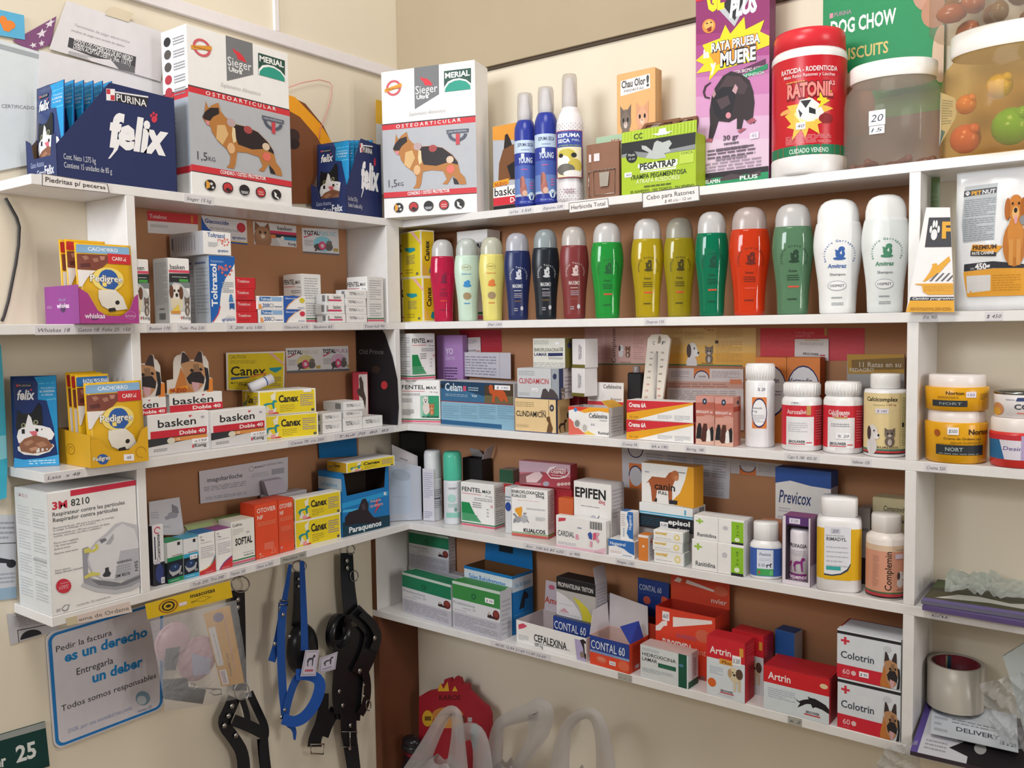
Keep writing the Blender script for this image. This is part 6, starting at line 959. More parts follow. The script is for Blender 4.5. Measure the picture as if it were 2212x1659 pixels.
CC = [R(0, 0, 1, 1, 'E2CC98'), R(0, .0, 1, .02, '26221E'), R(0, .02, 1, .055, 'C03A3E'), R(0, .055, 1, .085, '3E7A66'), T(.16, .87, .07, 'Calcicomplex', '2A2420', .56, .02, .15), G(.3, .8, .5, .83, 1, 'A89A7A'), T(.52, .8, .03, '5.000 mg', 'A0482E', .16), R(.34, .67, .56, .75, 'DCD4D8'), T(.37, .69, .04, '$ 180', '6A6A8A', .16, 0, .2), FIT(.12, .0, .46, .52, PUPPY), FIT(.44, .14, .72, .44, KITTEN), T(.38, .1, .035, 'KUALCOS', '3A3028', .34, .02), R(.76, .085, 1, 1, 'CDC08C'), G(.79, .15, .98, .95, 22, '8A8460', .35), R(.79, .45, .84, .52, '2A2420')]
pill('cream labelled white supplement bottle with puppy and kitten, beside the side panel', 1868, 1953, 806, .012, CC, .82, .71, 0, stk=(), cap='F0EEEC:s', ribn=0, sh=.015)
# beyond the side panel
def tub(label, x0, x1, top, front, lid0, lidr, body, art, k=3, lidc='F0E6E2:s'):
    return bottle('cream_jar', label, 'cream jar', 'R', k, x0, x1, top, front, [('cream_jar', [(0, 0), (.9, 0), (.96, .03), (1, lid0-.03), (.97, lid0), (0, lid0)], body, art, (.02, lid0-.02)), ('lid', [(lidr, lid0), (lidr*1.01, lid0+.02), (lidr, .96), (lidr*.96, 1), (0, 1)], lidc, 0, 0)], seg=36)
n1 = tub('large yellow udder cream jar carrying a smaller one', 2002, 2126, 884, -.002, .78, .90, 'E2A41A:s', [R(.26, .2, .85, .46, '2E3238'), T(.38, .3, .1, 'NORT', 'A8B8B4', .2, .02), G(.3, .22, .8, .27, 1, '8A9694'), T(.64, .74, .14, 'Norton', '4A3014', .3, .03), T(.36, .6, .06, 'Crema de Ordene con', '5A3C14', .44, .01), G(.44, .5, .8, .56, 2, '8A6414'), G(.28, .48, .52, .5, 1, '6A4A14'), E(.28, .76, .04, .09, 'A8581E')])
sticker(n1, Face(lambda u, v, l: Vector((math.sin((u-.5)*2.6)*(n1['r']+.0004+l), -math.cos((u-.5)*2.6)*(n1['r']+.0004+l), v*n1['h'])), n1['r']*2.6, n1['h'], 20, 6), .4, .56, .13, .14, '$500')
n2 = tub('smaller yellow cream jar on top of the large one', 2001, 2126, 808, n1, .66, .88, 'E2A41A:s', [R(.2, .18, .62, .46, '2E3238'), T(.3, .26, .12, 'NORT', '8A9694', .26, .02), T(.38, .72, .16, 'Norton', '4A3014', .2, .02), G(.28, .56, .52, .66, 2, '8A6414'), G(.78, .5, .92, .8, 4, '8A6414'), R(.6, .6, .72, .86, 'EFE6F0'), T(.62, .66, .12, '150', '6A6A9A', .08)]) if 0 else None
def on_top(label, base, x0, x1, top, lid0, lidr, body, art, lidc='F0E6E2:s', kind='cream_jar', cat='cream jar'):
    c = base.location; r = (x1-x0)/2*dist(c)/FPX; z0 = TOP[base.name]+.0003; h = zat(Vector((c.x, c.y, z0)), top)-z0
    pr = [(0, 0), (.9*r, 0), (.97*r, .03*h), (r, (lid0-.03)*h), (.97*r, lid0*h), (0, lid0*h)]; mb = MB(); mb.lathe(pr, body, 36)
    sp = 1.396
    def fn(u, v, l):
        zc = (.02+v*(lid0-.04))*h; a = (u-.5)*2*sp-math.pi/2; rr = lerp_prof(pr, zc)+l*1.6; return Vector((rr*math.cos(a), rr*math.sin(a), zc))
    draw(mb, Face(fn, 2*sp*r*.92, (lid0-.04)*h, 22, 10), art, 2)
    o = mb.build(kind, None, (c.x, c.y, z0), base.rotation_euler.z); tag(o, label, cat)
    m = MB(); m.lathe([(lidr*r, lid0*h), (lidr*r*1.01, (lid0+.02)*h), (lidr*r, .96*h), (lidr*r*.96, h), (0, h)], lidc, 36); m.build('lid', o); return o
on_top('smaller yellow cream jar on top of the large one', n1, 2001, 2126, 808, .66, .88, 'E2A41A:s', [R(.2, .18, .62, .46, '2E3238'), T(.3, .26, .12, 'NORT', '8A9694', .26, .02), T(.38, .72, .16, 'Norton', '4A3014', .2, .02), G(.28, .56, .52, .66, 2, '8A6414'), G(.78, .5, .92, .8, 4, '8A6414'), R(.6, .6, .72, .86, 'EFE6F0'), T(.62, .66, .12, '150', '6A6A9A', .08)])
n3 = tub('red based ointment jar with a white lid carrying a tin', 2143, 2259, 900, -.004, .72, .96, 'D83A34:s', [R(0, .22, 1, .8, '2E6C9C'), P('E2DCE8', .25, .8, .92, .8, .85, .22, .32, .22), R(0, .8, 1, .95, 'C8303A'), T(.3, .5, .12, 'Desinflamante', '6A5A9A', .6, .01, .15), R(.52, .22, .57, .95, 'B8A8D0'), R(.74, .78, .88, .96, 'EFE8F0')])
on_top('silver rimmed white food tin standing on the red based jar', n3, 2147, 2249, 843, .88, .99, 'E6E0E0:s', [T(.42, .38, .24, 'COMBO', '4A4A52', .5, .03), P('3A4A7A', .44, .74, .68, .76, .66, .92, .46, .9), G(.3, .78, .43, .88, 1, 'A8A8B8'), E(.15, .35, .12, .3, 'C88A5A'), E(.12, .25, .1, .18, 'D8A23A'), R(.46, .18, .58, .24, 'D87A6A')], '8A8A86:m', 'food_tin', 'tin')
# ------------------------------------------------------------------ fourth shelf, left wall
S = Zm(16, (440, 300), (1342, 173), (1395, 1382), (525, 1618))
M3 = [S.q('CE2E48', 680, 270, 1352, 172, 1354, 228, 682, 335), S.t(498, 478, 652, 455, 84, '3M', 'CC3048', .035), S.t(690, 442, 880, 420, 78, '8210', '2C3438', .01), S.t(503, 553, 1235, 435, 46, 'Respirateur contre les particules', '4A4C52', .008), S.t(508, 615, 1165, 508, 46, 'Respirador contra particulas', '4A4C52', .008),
   S.t(512, 688, 1128, 580, 20, 'Recommande par 3M pour le poncage, le meulage', '6A6C72'), S.t(514, 712, 945, 640, 20, 'le sciage, le balayage et la soudure', '6A6C72'), S.t(516, 752, 1085, 650, 20, 'Recomendado por 3M para procesos de lijado', '6A6C72'), S.t(518, 778, 1000, 695, 20, 'molido, aserrado, barrido y soldadura', '6A6C72'), S.t(522, 850, 770, 805, 20, 'Pince-nez reglable', '6A6C72'), S.t(524, 880, 755, 835, 20, 'Clip nasal ajustable', '6A6C72'), S.t(528, 915, 690, 885, 20, 'Bande en mousse', '6A6C72'), S.t(530, 962, 768, 918, 20, 'Espuma nasal suave', '6A6C72'), S.t(540, 1145, 692, 1112, 20, 'Filtre avance', '6A6C72'), S.t(542, 1172, 820, 1108, 20, 'Medio filtrante avanzado', '6A6C72'),
   S.q('C2C2C8', 800, 1300, 860, 1210, 1000, 1240, 1200, 1270, 1395, 1150, 1403, 1300, 1300, 1350, 1150, 1385, 950, 1360), S.q('A0A0A8', 830, 1270, 900, 1210, 1000, 1240, 1200, 1270, 1395, 1170, 1400, 1250, 1300, 1310, 1150, 1345, 960, 1320), S.q('77777F', 900, 1235, 1000, 1240, 1200, 1270, 1395, 1190, 1398, 1220, 1250, 1290, 1130, 1310, 980, 1290), S.q('9A9AA4', 810, 900, 870, 880, 870, 1150, 900, 1240, 830, 1260), S.q('C4C3CA', 862, 1010, 880, 920, 950, 820, 1050, 740, 1140, 640, 1210, 620, 1290, 640, 1370, 660, 1395, 1150, 1300, 1220, 1150, 1262, 1020, 1240, 910, 1160, 870, 1090), S.q('DCDBE0', 872, 1010, 890, 930, 960, 840, 1060, 770, 1150, 680, 1210, 640, 1330, 700, 1385, 900, 1390, 1000, 1200, 1230, 1020, 1220, 920, 1150), S.q('B9B9C2', 1190, 930, 1385, 900, 1393, 1150, 1280, 1220, 1130, 1250, 1170, 1050), S.q('77777E', 978, 810, 1040, 790, 1055, 815, 1000, 850), S.q('B0B0B8', 1040, 860, 1120, 740, 1125, 800, 1090, 860),
   S.q('D8CE6A', 820, 910, 880, 890, 900, 920, 940, 900, 930, 860, 965, 855, 975, 900, 930, 940, 830, 950), S.q('D8CE6A', 830, 1200, 900, 1150, 990, 1160, 990, 1185, 900, 1195, 840, 1225), S.t(1155, 1070, 1305, 1035, 26, 'WARNING', '4A4A50', .02), S.g(1150, 1080, 1300, 1150, 4, 'A0A0A8'), S.q('3A3A40', 1040, 1110, 1075, 1100, 1080, 1140, 1100, 1165, 1085, 1200, 1030, 1205, 1015, 1185, 1040, 1150), S.t(1145, 1215, 1290, 1185, 30, '3M 8210', '4A4A50', .02), S.vt(1370, 1140, 1360, 1035, 34, 'N95', '5A5A60', .01),
   S.e(625, 1295, 77, 77, 'CC3446'), S.t(580, 1340, 672, 1315, 36, 'N95', 'E8A8B0'), S.g(590, 1250, 680, 1285, 2, 'E08A98'), S.t(555, 1570, 598, 1560, 30, '20', '6A6C72'), S.q('8A8C92', 605, 1540, 640, 1495, 690, 1490, 670, 1545, 640, 1560), S.q(WH, 612, 1538, 645, 1503, 678, 1500, 662, 1538, 640, 1550), S.t(760, 1510, 1095, 1420, 22, 'contenido: 20 respiradores', '7A7C82')]
M3L = [R(0, 0, 1, 1, 'DADCDC'), T(.1, .93, .03, '3M 8210', 'C8A0A4', .3, .02), *[G(x, y, x+.36, y+.17, 7, 'BCC0C2', .35) for x in (.08, .54) for y in (.7, .5, .3, .1)], R(.5, .42, .9, .44, 'A8AAAC')]
carton('respirator_carton', 'big white respirator mask carton at the end of the fourth shelf', 'carton', 'L', 4, S, .003, .12, WH, M3, M3L, h=.2135)
def bx(name, label, z, zid, tl, tr, br, bl, s, d, c, F, L=(), T_=(), side='L', **k): return carton(name, label, 'carton', side, z, Zm(zid, tl, tr, br, bl), s, d, c, F, L, k.pop('R_', ()), T_, k.pop('group', None), k.pop('stk', ()), k.pop('flap', True))
S = Zm(34, (200, 670), (322, 660), (400, 1508), (222, 1560)); S = Zm(34, (200, 672), (322, 664), (398, 1520), (230, 1560))
bx('ointment_carton', 'narrow white and navy carton with pink initial against the side panel', 4, 34, (200, 672), (340, 664), (398, 1510), (230, 1560), .022, .014, 'E4E2E6', [R(0, 0, 1, .38, '22242E'), R(0, .38, .42, 1, 'E4E2E6'), E(.52, .2, .36, .16, '34407A'), R(.62, .02, .94, .12, 'D6D4DC'), T(.68, .04, .05, '35', '2A2A34', .2), V(.62, .4, .3, 'Cicatrizante', '2A2A3A', .45, .01), RG(.45, .92, .3, .06, .7, 'CC4866', 20, 300), R(.14, .44, .24, .82, '2A3050'), R(.05, .36, .6, .42, 'C8C4D0')], [R(0, 0, 1, 1, '2A2A38')])
DK = lambda c, t: [R(0, .62, 1, 1, 'E0E2E4'), R(0, .52, 1, .62, c), R(0, 0, 1, .52, '17202E'), R(0, .0, 1, .1, c), P('B4B4B8', .08, .33, .9, .36, .8, .2, .3, .15, .12, .25), E(.45, .35, .34, .1, '243A62'), E(.48, .37, .07, .03, '5A7AA8'), R(.66, .88, .84, .96, '2A2A34'), T(.74, .14, .06, t, 'D8DCE0', .18, .01), G(.3, .64, .95, .68, 1, '8A5A5A'), G(.14, .04, .7, .07, 1, 'CFE4D8')]
bx('eye_drops_carton', 'small dark carton with green bands and an eye print', 4, 34, (372, 920), (660, 870), (668, 1460), (438, 1530), (.016, .02), .04, '17202E', DK('1E8A56', '10'), [R(0, 0, 1, 1, 'D6DCD8'), R(0, 0, 1, .5, '1C2A30')], [R(0, 0, 1, 1, '1E8A56')])
bx('eye_drops_carton', 'small dark carton with sky blue bands and an eye print', 4, 34, (668, 868), (880, 830), (896, 1388), (680, 1452), (.018, .018), .04, '17202E', DK('3CA4CC', '10'), [R(0, 0, 1, 1, 'D6DCD8')], [R(0, 0, 1, 1, '4A9CBE')], stk=[('F', .42, .46, .5, .11, '$ 180')])
TAU = lambda mir: [P('C8323A', 0, .0, 1, 0, 1, .34, .9, .26, .7, .17, .4, .11, 0, .08) if not mir else P('C8323A', .2, 0, 1, 0, 1, .26, .8, .22, .5, .14, .3, .05), P('E09A3C', 0, .08, .4, .11, .7, .17, .9, .26, 1, .34, 1, .36, .88, .28, .68, .19, .4, .13, 0, .1) if not mir else P('8A4A86', .2, 0, .3, .05, .5, .14, .8, .22, 1, .26, 1, .3, .76, .25, .46, .17, .24, .07, .15, 0), *([P('3A6A7A', .62, .16, .9, .27, 1, .35, 1, .44, .86, .3)] if not mir else []), RG(.16, .92, .07, .02, .6, '8A888E'), T(.12, .82, .045, 'Tau', '3A383E', .22, .01), G(.12, .76, .8, .79, 1, 'A8A6AE'), G(.12, .4, .9, .7, 6, 'C0BEC6'), T(.35, .02, .035, 'HOLLIDAY', 'E8B4B4', .5)]
bx('eye_drops_carton', 'white eye drops carton with a red foot and blue top', 4, 34, (890, 790), (1142, 735), (1150, 1328), (908, 1395), .016, .045, WH, TAU(0), [R(0, 0, 1, 1, 'DADEE0'), R(0, .94, 1, 1, '7AB8CC')], [R(0, 0, 1, 1, '2C6AA0')])
bx('eye_drops_carton', 'white eye drops carton with a red foot and plum top', 4, 34, (1146, 740), (1392, 680), (1400, 1270), (1160, 1330), .018, .045, WH, TAU(1), (), [R(0, 0, 1, 1, '8A4C82')])
bx('eye_drops_carton', 'white eye drops carton with condensed black lettering and a striped foot', 4, 34, (1392, 610), (1718, 538), (1742, 1190), (1402, 1250), .02, .045, 'EAE8E2', [T(.04, .88, .07, 'Colirio', '2A2A2E', .42, .012), G(.05, .7, .5, .84, 4, 'C4C0C0'), T(.14, .45, .16, 'SOFTAL', '222226', .74, .03), T(.62, .68, .05, '50c', '8A8AB0', .16, 0, .2), T(.5, .17, .035, 'KUALCOS', '3A3A3E', .42, .015), G(.45, .24, .95, .27, 1, 'B0AEB0'), R(0, .1, 1, .13, '2A7A48'), R(0, .03, 1, .08, 'D06078'), R(0, 0, 1, .015, '4A4A4E')], (), [R(0, 0, 1, 1, 'D8D2C4')])
OTO = lambda sm: [T(.09, .84, .085, 'OTOVIER', 'F2DCD4', .82, .02), T(.1, .72, .075, 'NF', 'F2DCD4', .24, .02), G(.1, .6, .9, .68, 3, 'E88A6A'), *([R(.36, .14, .78, .27, 'E2705A'), T(.64, .05, .1, '25', 'E88A70', .22), T(.12, .06, .05, '4', 'F0C8B8', .1), G(.14, .03, .34, .05, 1, 'F0C8B8')] if not sm else [G(.1, .2, .9, .52, 9, 'DE6448'), R(.12, .4, .8, .5, 'DE6448'), E(.16, .1, .05, .02, 'C8A8C8')])]
SO = [R(0, 0, 1, 1, 'D84424'), G(.2, .2, .8, .8, 6, 'C83A1C')]
bx('ear_drops_carton', 'red orange carton with broad front lettering, nearer the white striped one', 4, 17, (690, 790), (918, 770), (935, 1285), (708, 1345), .022, .05, 'E2502E', OTO(0), SO, [R(0, 0, 1, 1, 'D84A28')])
bx('ear_drops_carton', 'red orange carton with finer print, beside the yellow wormer stack', 4, 17, (928, 745), (1082, 725), (1090, 1245), (938, 1282), .024, .06, 'E2502E', OTO(1), SO, [R(0, 0, 1, 1, 'D84A28')])
c1 = canex('yellow dog wormer carton beside the red orange ones, lower of the pair', 4, Zm(17, (1090, 960), (1545, 848), (1550, 1079), (1098, 1180)), (.028, .022), .036, open_=1)
canex('yellow dog wormer carton beside the red orange ones, upper of the pair', c1, Zm(17, (1088, 728), (1545, 632), (1550, 843), (1094, 950)), (.028, .022), .036, open_=1)
sup = bx('card_box', 'white card box under the deck of cards', 4, 17, (852, 705), (1221, 640), (1225, 900), (858, 950), .088, .035, 'D4D0D6', [])
ybase = on(0, .06, 588, 1078).y
for i in range(9):
    m = MB(); m.box(0, -.0006, 0, .052, .0006, .034, 'C9C3D2', .0003); o = m.build('card', None, Vector((.047-.0032*i, ybase+.001*i, TOP[sup.name]+.0008)), 0)
    o.rotation_euler = (-.45, 0, math.pi/2); tag(o, 'lilac white card in the leaning deck behind the red orange cartons', 'card', 'deck of cards behind the red orange cartons')
S = Zm(17, (140, 450), (1020, 315), (1020, 690), (150, 780))
sheet('envelope', 'white printed envelope standing against the brown board of the fourth shelf', 'envelope', (0, .010), Zm(0, (430, 1018), (622, 987), (622, 1062), (433, 1088)), 'DAD8E2', [T(.08, .62, .14, 'imagobariloche', '5A5E68', .38, .012), G(.04, .36, .5, .52, 3, '9C9CAA'), RG(.565, .82, .03, .08, .8, 'A8A8B4'), T(.6, .82, .06, 'MARIANA', '7A7C88', .1, .01), T(.7, .84, .06, 'SR. RODOLFO VIDAL', '8A8C98', .24), R(.8, .56, .95, .72, 'B4B4BE'), G(.8, .56, .95, .72, 3, '9A9AA6'), G(.56, .56, .76, .7, 3, 'B8B8C4'), G(.05, .1, .5, .2, 2, 'A8A8B4')])
sheet('paper', 'white slip with a grey drawing leaning beside the side panel', 'paper', (0, .066), Zm(34, (150, 305), (605, 235), (680, 800), (165, 800)), 'D6D4DC', [E(.72, .55, .16, .09, 'A4A2AE'), P('8E8C98', .72, .85, .9, .75, .92, .58, .7, .62), P('A4A2AE', .45, .5, .7, .62, .8, .5, .5, .42), G(.04, .5, .28, .72, 3, 'B8B6C2'), G(.1, .22, .6, .3, 1, 'BCBAC4')])
m = MB(); pa, pb = on(0, .036, 392, 1128), on(0, .036, 520, 1095); r = .028; pa.z = pb.z = Z[4]+.03; L_ = (pb-pa).length
m.lathe([(0, 0), (r*.86, 0), (r, .006), (r, L_*.5)], 'C6B89E', 24); m.lathe([(r, L_*.5), (r, L_-.006), (r*.86, L_), (0, L_)], '7C9C5A', 24)
fc = Face(lambda u, v, l: Vector(((r+l)*math.cos((u-.5)*2.6), (r+l)*math.sin((u-.5)*2.6), v*L_)), r*2.6, L_, 16, 0)
draw(m, fc, [P('A8BA86', .0, .0, .35, .0, .3, .35, .0, .5), P('8AA866', 0, .5, .9, .5, .6, .62, 0, .7), E(.5, .22, .05, .03, '2A2420'), E(.64, .2, .045, .03, '4A3A34'), E(.72, .28, .03, .025, '4A3A34'), P('D04A50', .42, .1, .54, .08, .52, .2), E(.62, .42, .1, .04, '5A4A3A'), P('9A7A5A', .75, 0, 1, 0, 1, .5, .8, .4)])
o = m.build('toy_roll', None, pa); o.rotation_euler = Vector((0, 0, 1)).rotation_difference(pb-pa).to_euler(); tag(o, 'rolled green and beige plush toy with a small face lying behind the eye drops', 'toy')
o.location.z = Z[4]+.06
PQ = Zm(17, (1580, 400), (2035, 410), (2035, 940), (1565, 1065)); 
S = Zm(17, (1605, 480), (2035, 410), (2038, 945), (1570, 1065))
PARF = [S.q('123C4E', 1570, 920, 2038, 840, 2038, 945, 1570, 1065), S.q('2A9AD6', 1580, 740, 2030, 620, 2030, 660, 1580, 790), S.q('4AB2E2', 1590, 800, 1750, 780, 1750, 800, 1590, 825), S.q('2A2028', 1600, 950, 1605, 870, 1650, 820, 1740, 790, 1780, 700, 1815, 690, 1840, 740, 1835, 800, 1880, 860, 1950, 890, 1940, 910, 1850, 920, 1700, 930), S.q('4A3A44', 1770, 750, 1800, 730, 1810, 790, 1780, 800), S.t(1635, 1020, 1955, 955, 56, 'Paraquenos', 'E8ECF0', .03), S.q('C83A4E', 1940, 675, 1890, 760, 1920, 755, 1885, 835, 1960, 740, 1925, 745), S.t(1860, 730, 1960, 710, 20, 'PARA', 'D8B0B8', .03), S.t(1850, 775, 1975, 745, 22, 'QUENOS', 'D8B0B8', .03), S.r(1985, 632, 2008, 660, 'DDE2EA')]
o = tray('powder_display_box', 'bright blue display box with a black dog and a torn open window', 'display box', 'L', 4, S, (.02, .014), .085, '1878BC', '3A2E28', PARF, [R(0, 0, 1, 1, '1C7CBE'), R(0, .72, 1, .92, 'B4C2CA'), T(.12, .78, .07, 'Los fastidiosos', '4A8AB4', .7, .01)], (), [(0, 0), (1, 0), (1, 1), (.93, .98), (.9, .66), (.1, .64), (.05, .98), (0, 1)])
w, d_, h = o['w'], o['d'], o['h']
m = MB(); m.box(-.001, -.001, h, w+.001, d_, h+.0012, '1878BC', .0003); m.build('lid', o); TOP[o.name] = Z[4]+.0004+h+.0014
cx = canex('yellow dog wormer carton lying on top of the bright blue display box', o, Zm(17, (1595, 372), (2082, 312), (2085, 410), (1605, 482)), (.012, .004), .07, open_=1, L=[R(0, 0, 1, 1, 'C89A1E'), *[(a_[0], *a_[1:]) for a_ in CANX[2:4]], FIT(.06, .22, .32, .62, HOUND('5A6A5A'))])
sheet('backing_card', 'blue card sticking up behind the yellow carton on the blue display box', 'card', (0, .012), Zm(0, (688, 957), (770, 945), (772, 985), (690, 990)), '1A72B0')
# loose papers in the corner
def corner_paper(name, label, pts, c, art=(), part=None):
    f = quadface(*pts); o0 = pts[0].copy(); mb = MB(); mb.slab([p-o0 for p in pts], f.N, .0006, c); draw(mb, Face(lambda u, v, l: f.fn(u, v, l)-o0, f.W, f.H), art); return tag(mb.build(name, None, o0), label, 'paper')
def vert(x, y, px0, py0, px1, py1): pass
def panel(pxs, dep):
    out = []
    for (px, py), dd in zip(pxs, dep): out.append(CAMP+ray(px, py)*dd)
    return out
zc = Z[4]+.0015
def std(pl, pr_, ytl, ytr, lean=.0):
    """A sheet standing on the fourth shelf between two floor points (px, depth along the view)."""
    a = CAMP+ray(*pl[:2])*pl[2]; b = CAMP+ray(*pr_[:2])*pr_[2]; a.z = b.z = zc
    c = b.copy(); c.z = zat(b, ytr); d2 = a.copy(); d2.z = zat(a, ytl); return [a, b, c, d2]
corner_paper('paper', 'tall white sheet standing in the corner behind the plastic sleeve', std((850, 1132, 2.27), (905, 1135, 2.285), 960, 985), 'CFCAD0', [G(.3, .85, .6, .9, 1, '8A868C')])
corner_paper('plastic_sleeve', 'grey blue plastic sleeve standing at the corner of the fourth shelf', std((842, 1136, 2.24), (912, 1140, 2.255), 992, 1008), 'B7BDCB:s', [R(.06, .12, .68, .9, 'AEBCD0'), E(.38, .78, .3, .1, '9EAABC'), G(.1, .4, .6, .42, 1, '98A4B8')])
corner_paper('receipt', 'narrow till receipt standing before the white spray can', std((915, 1138, 2.245), (939, 1137, 2.235), 1012, 1014), 'CFCDD8', [G(.1, .45, .9, .95, 12, 'A0A0B8', .35), G(.1, .06, .8, .2, 4, '8A8AA4', .35)])
m = MB(); m.box(-.02, -.012, 0, .05, .012, .10, '18171B', .004); o = m.build('black_pouch', None, Vector((.05, -.06, Z[4]+.12)), .8); 
o.location = Vector((.052, -.058, Z[4]+.001)); o.scale = (1, 1, 2.2); tag(o, 'black pouch standing at the back of the corner behind the loose papers', 'pouch')
# ------------------------------------------------------------------ fourth shelf, right wall
def aero(label, x0, x1, top, front, cap, art, body='DADCE2:s'):
    return bottle('spray_can', label, 'spray can', 'R', 4, x0, x1, top, front, [('spray_can', [(0, 0), (.9, 0), (.92, .015), (.92, .58), (.88, .61), (0, .61)], body, art, (.02, .58)), ('cap', [(.9, .61), (.93, .625), (.93, .93), (.86, .985), (.7, 1), (0, 1)], cap, 0, 0)])
aero('spray can with a tall white cap', 917, 958, 972, .045, 'E2E4E8:s', [G(.3, .6, .9, .8, 4, '8A8C9A'), G(.3, .3, .9, .5, 4, '9A9CAA'), R(.3, .52, .8, .56, '6A6C80')])
aero('spray can with a mint green cap', 958, 1001, 975, .04, '52BEA0:s', [T(.5, .84, .05, 'OSSPRET', '6A6A74', .34, .01, 0, 1), R(.2, .14, .8, .26, '8CC8BA'), E(.45, .62, .16, .1, 'A8D2CA'), G(.3, .4, .7, .5, 3, '8CC0B6'), E(.6, .34, .06, .05, '6A9A98')])
o = tray('black_carton', 'open black carton with grey flaps behind the mint capped can', 'carton', 'R', 4, Zm(35, (1280, 420), (1600, 470), (1610, 1280), (1310, 1250)), (.1, .098), .036, '211C1E', '1C181A', (), (), ())
w, d_, h = o['w'], o['d'], o['h']
flapq(o, [(w, 0, h), (w, d_, h), (w+.012, d_, h+.035), (w+.014, 0, h+.026)], 'B9B4C0'); flapq(o, [(0, d_, h), (w*.7, d_, h), (w*.55, d_*.6, h+.02), (0, d_*.7, h+.022)], 'A8A09E')
bx('green_carton', 'green topped carton with a red band showing behind the big swoosh carton', 4, 35, (1870, 600), (2080, 600), (2090, 1200), (1880, 1200), .09, .04, '9A9088', [R(0, .78, 1, 1, '2C5A40'), R(.2, .6, 1, .76, 'B83A3A')], side='R')
bx('tablet_carton', 'white carton with a blue disc between the swoosh and the beetle cartons', 4, 35, (1950, 880), (2060, 890), (2060, 1470), (1960, 1460), .045, .04, 'DADCE0', [E(.5, .58, .45, .1, '2A4A9A'), G(.05, .7, .9, .85, 2, '8A94A8')], side='R')
S = Zm(18, (702, 555), (1040, 590), (1052, 1040), (722, 990))
f4 = fentel('white green swoosh carton on the fourth shelf beside the mint capped can', 'R', 4, S, None, .042, 1)
EN = Zm(18, (1212, 620), (1582, 670), (1585, 1130), (1225, 1088))
ENA = [EN.t(1218, 665, 1550, 698, 32, 'ENROFLOXACINA', '26262A', .02), EN.t(1220, 705, 1368, 720, 30, 'KUALCOS', '26262A', .02), EN.t(1465, 725, 1555, 735, 28, '50mg.', '26262A', .02), EN.g(1275, 735, 1500, 770, 1, 'D0606A'), EN.q('E8A030', 1255, 825, 1325, 808, 1330, 850, 1318, 912, 1300, 910, 1255, 850), EN.e(1285, 935, 40, 30, 'A0A0A6'), EN.e(1350, 930, 34, 40, 'B4B4BA'), EN.q('8A8A90', 1230, 880, 1250, 870, 1280, 905, 1270, 915), EN.q('8A8A90', 1340, 870, 1375, 872, 1372, 882, 1345, 890), EN.q('8A8A90', 1240, 930, 1270, 940, 1250, 970, 1240, 965), EN.q('8A8A90', 1380, 935, 1400, 965, 1392, 970, 1372, 945), EN.g(1375, 820, 1560, 860, 2, '9A9AA0'), EN.g(1465, 910, 1560, 960, 4, 'B8B8BC'), EN.g(1230, 985, 1560, 1025, 1, 'A8A8AE'), EN.t(1345, 1055, 1560, 1078, 36, 'KUALCOS', '222226', .03), EN.q('7AA05A', 1224, 1048, 1583, 1090, 1583, 1098, 1224, 1056), EN.q('C8625A', 1224, 1060, 1583, 1104, 1585, 1128, 1225, 1086)]
SDK = [R(0, 0, 1, 1, 'DCDADC'), G(.12, .2, .9, .92, 14, 'B0AEB4'), R(0, .05, 1, .09, '7AA05A'), R(0, 0, 1, .05, 'C8625A')]
enr = bx('antibiotic_carton', 'white carton with a grey beetle and orange flame print', 4, 18, (1212, 620), (1582, 670), (1585, 1130), (1225, 1088), None, .034, WH, ENA, side='R', R_=SDK)
S = Zm(18, (1275, 345), (1795, 295), (1808, 640), (1300, 575))
bk = bx('soap_support_carton', 'red edged carton holding up the glossy pink one behind the beetle carton', 4, 18, (1250, 560), (1820, 600), (1825, 1010), (1260, 960), .085, .045, 'B8303C', [], side='R')
SOAP = [S.q('C8A8B8', 1275, 345, 1795, 295, 1800, 400, 1285, 460), S.q('8E5A60', 1290, 480, 1480, 430, 1500, 560, 1300, 572), S.q('B04452', 1480, 440, 1805, 480, 1808, 640, 1470, 595), S.q('E0C4C8', 1340, 500, 1400, 450, 1450, 440, 1480, 480, 1460, 520, 1430, 560, 1350, 560), S.q('F2E6E8', 1510, 440, 1540, 370, 1620, 340, 1600, 360, 1550, 400, 1530, 450, 1560, 490, 1660, 490, 1750, 450, 1785, 390, 1790, 410, 1740, 480, 1650, 508, 1560, 505), S.q('AA3C4A', 1545, 420, 1600, 370, 1750, 360, 1760, 420, 1700, 470, 1580, 475), S.t(1585, 392, 1740, 378, 30, 'Loción', 'F6EEEE', .03), S.t(1560, 438, 1742, 425, 38, 'OSSPRET', 'FAF4F4', .02), S.g(1565, 445, 1745, 470, 1, 'F0E0E2'), *[S.e(1655+45*i, 575-4*i, 22, 22, 'E0C0BC') for i in range(4)], S.e(1520, 570, 32, 28, 'A8A4B4')]
bx('soap_carton', 'glossy pink and crimson carton with a big white oval swirl', bk, 18, (1275, 345), (1795, 295), (1808, 600), (1300, 575), (.07, .075), .03, 'C87A88:g', SOAP, side='R', R_=[R(0, 0, 1, 1, '9A3040')], L=[R(0, 0, 1, 1, 'B02A38')])
bx('orange_carton', 'orange carton showing between the beetle carton and the epilepsy tablet carton', 4, 18, (1680, 715), (1835, 690), (1840, 900), (1690, 905), .055, .025, 'D8693A', [G(.2, .2, .9, .6, 4, 'B8502C')], side='R')
EP = Zm(18, (1832, 545), (2255, 600), (2265, 1010), (1845, 960))
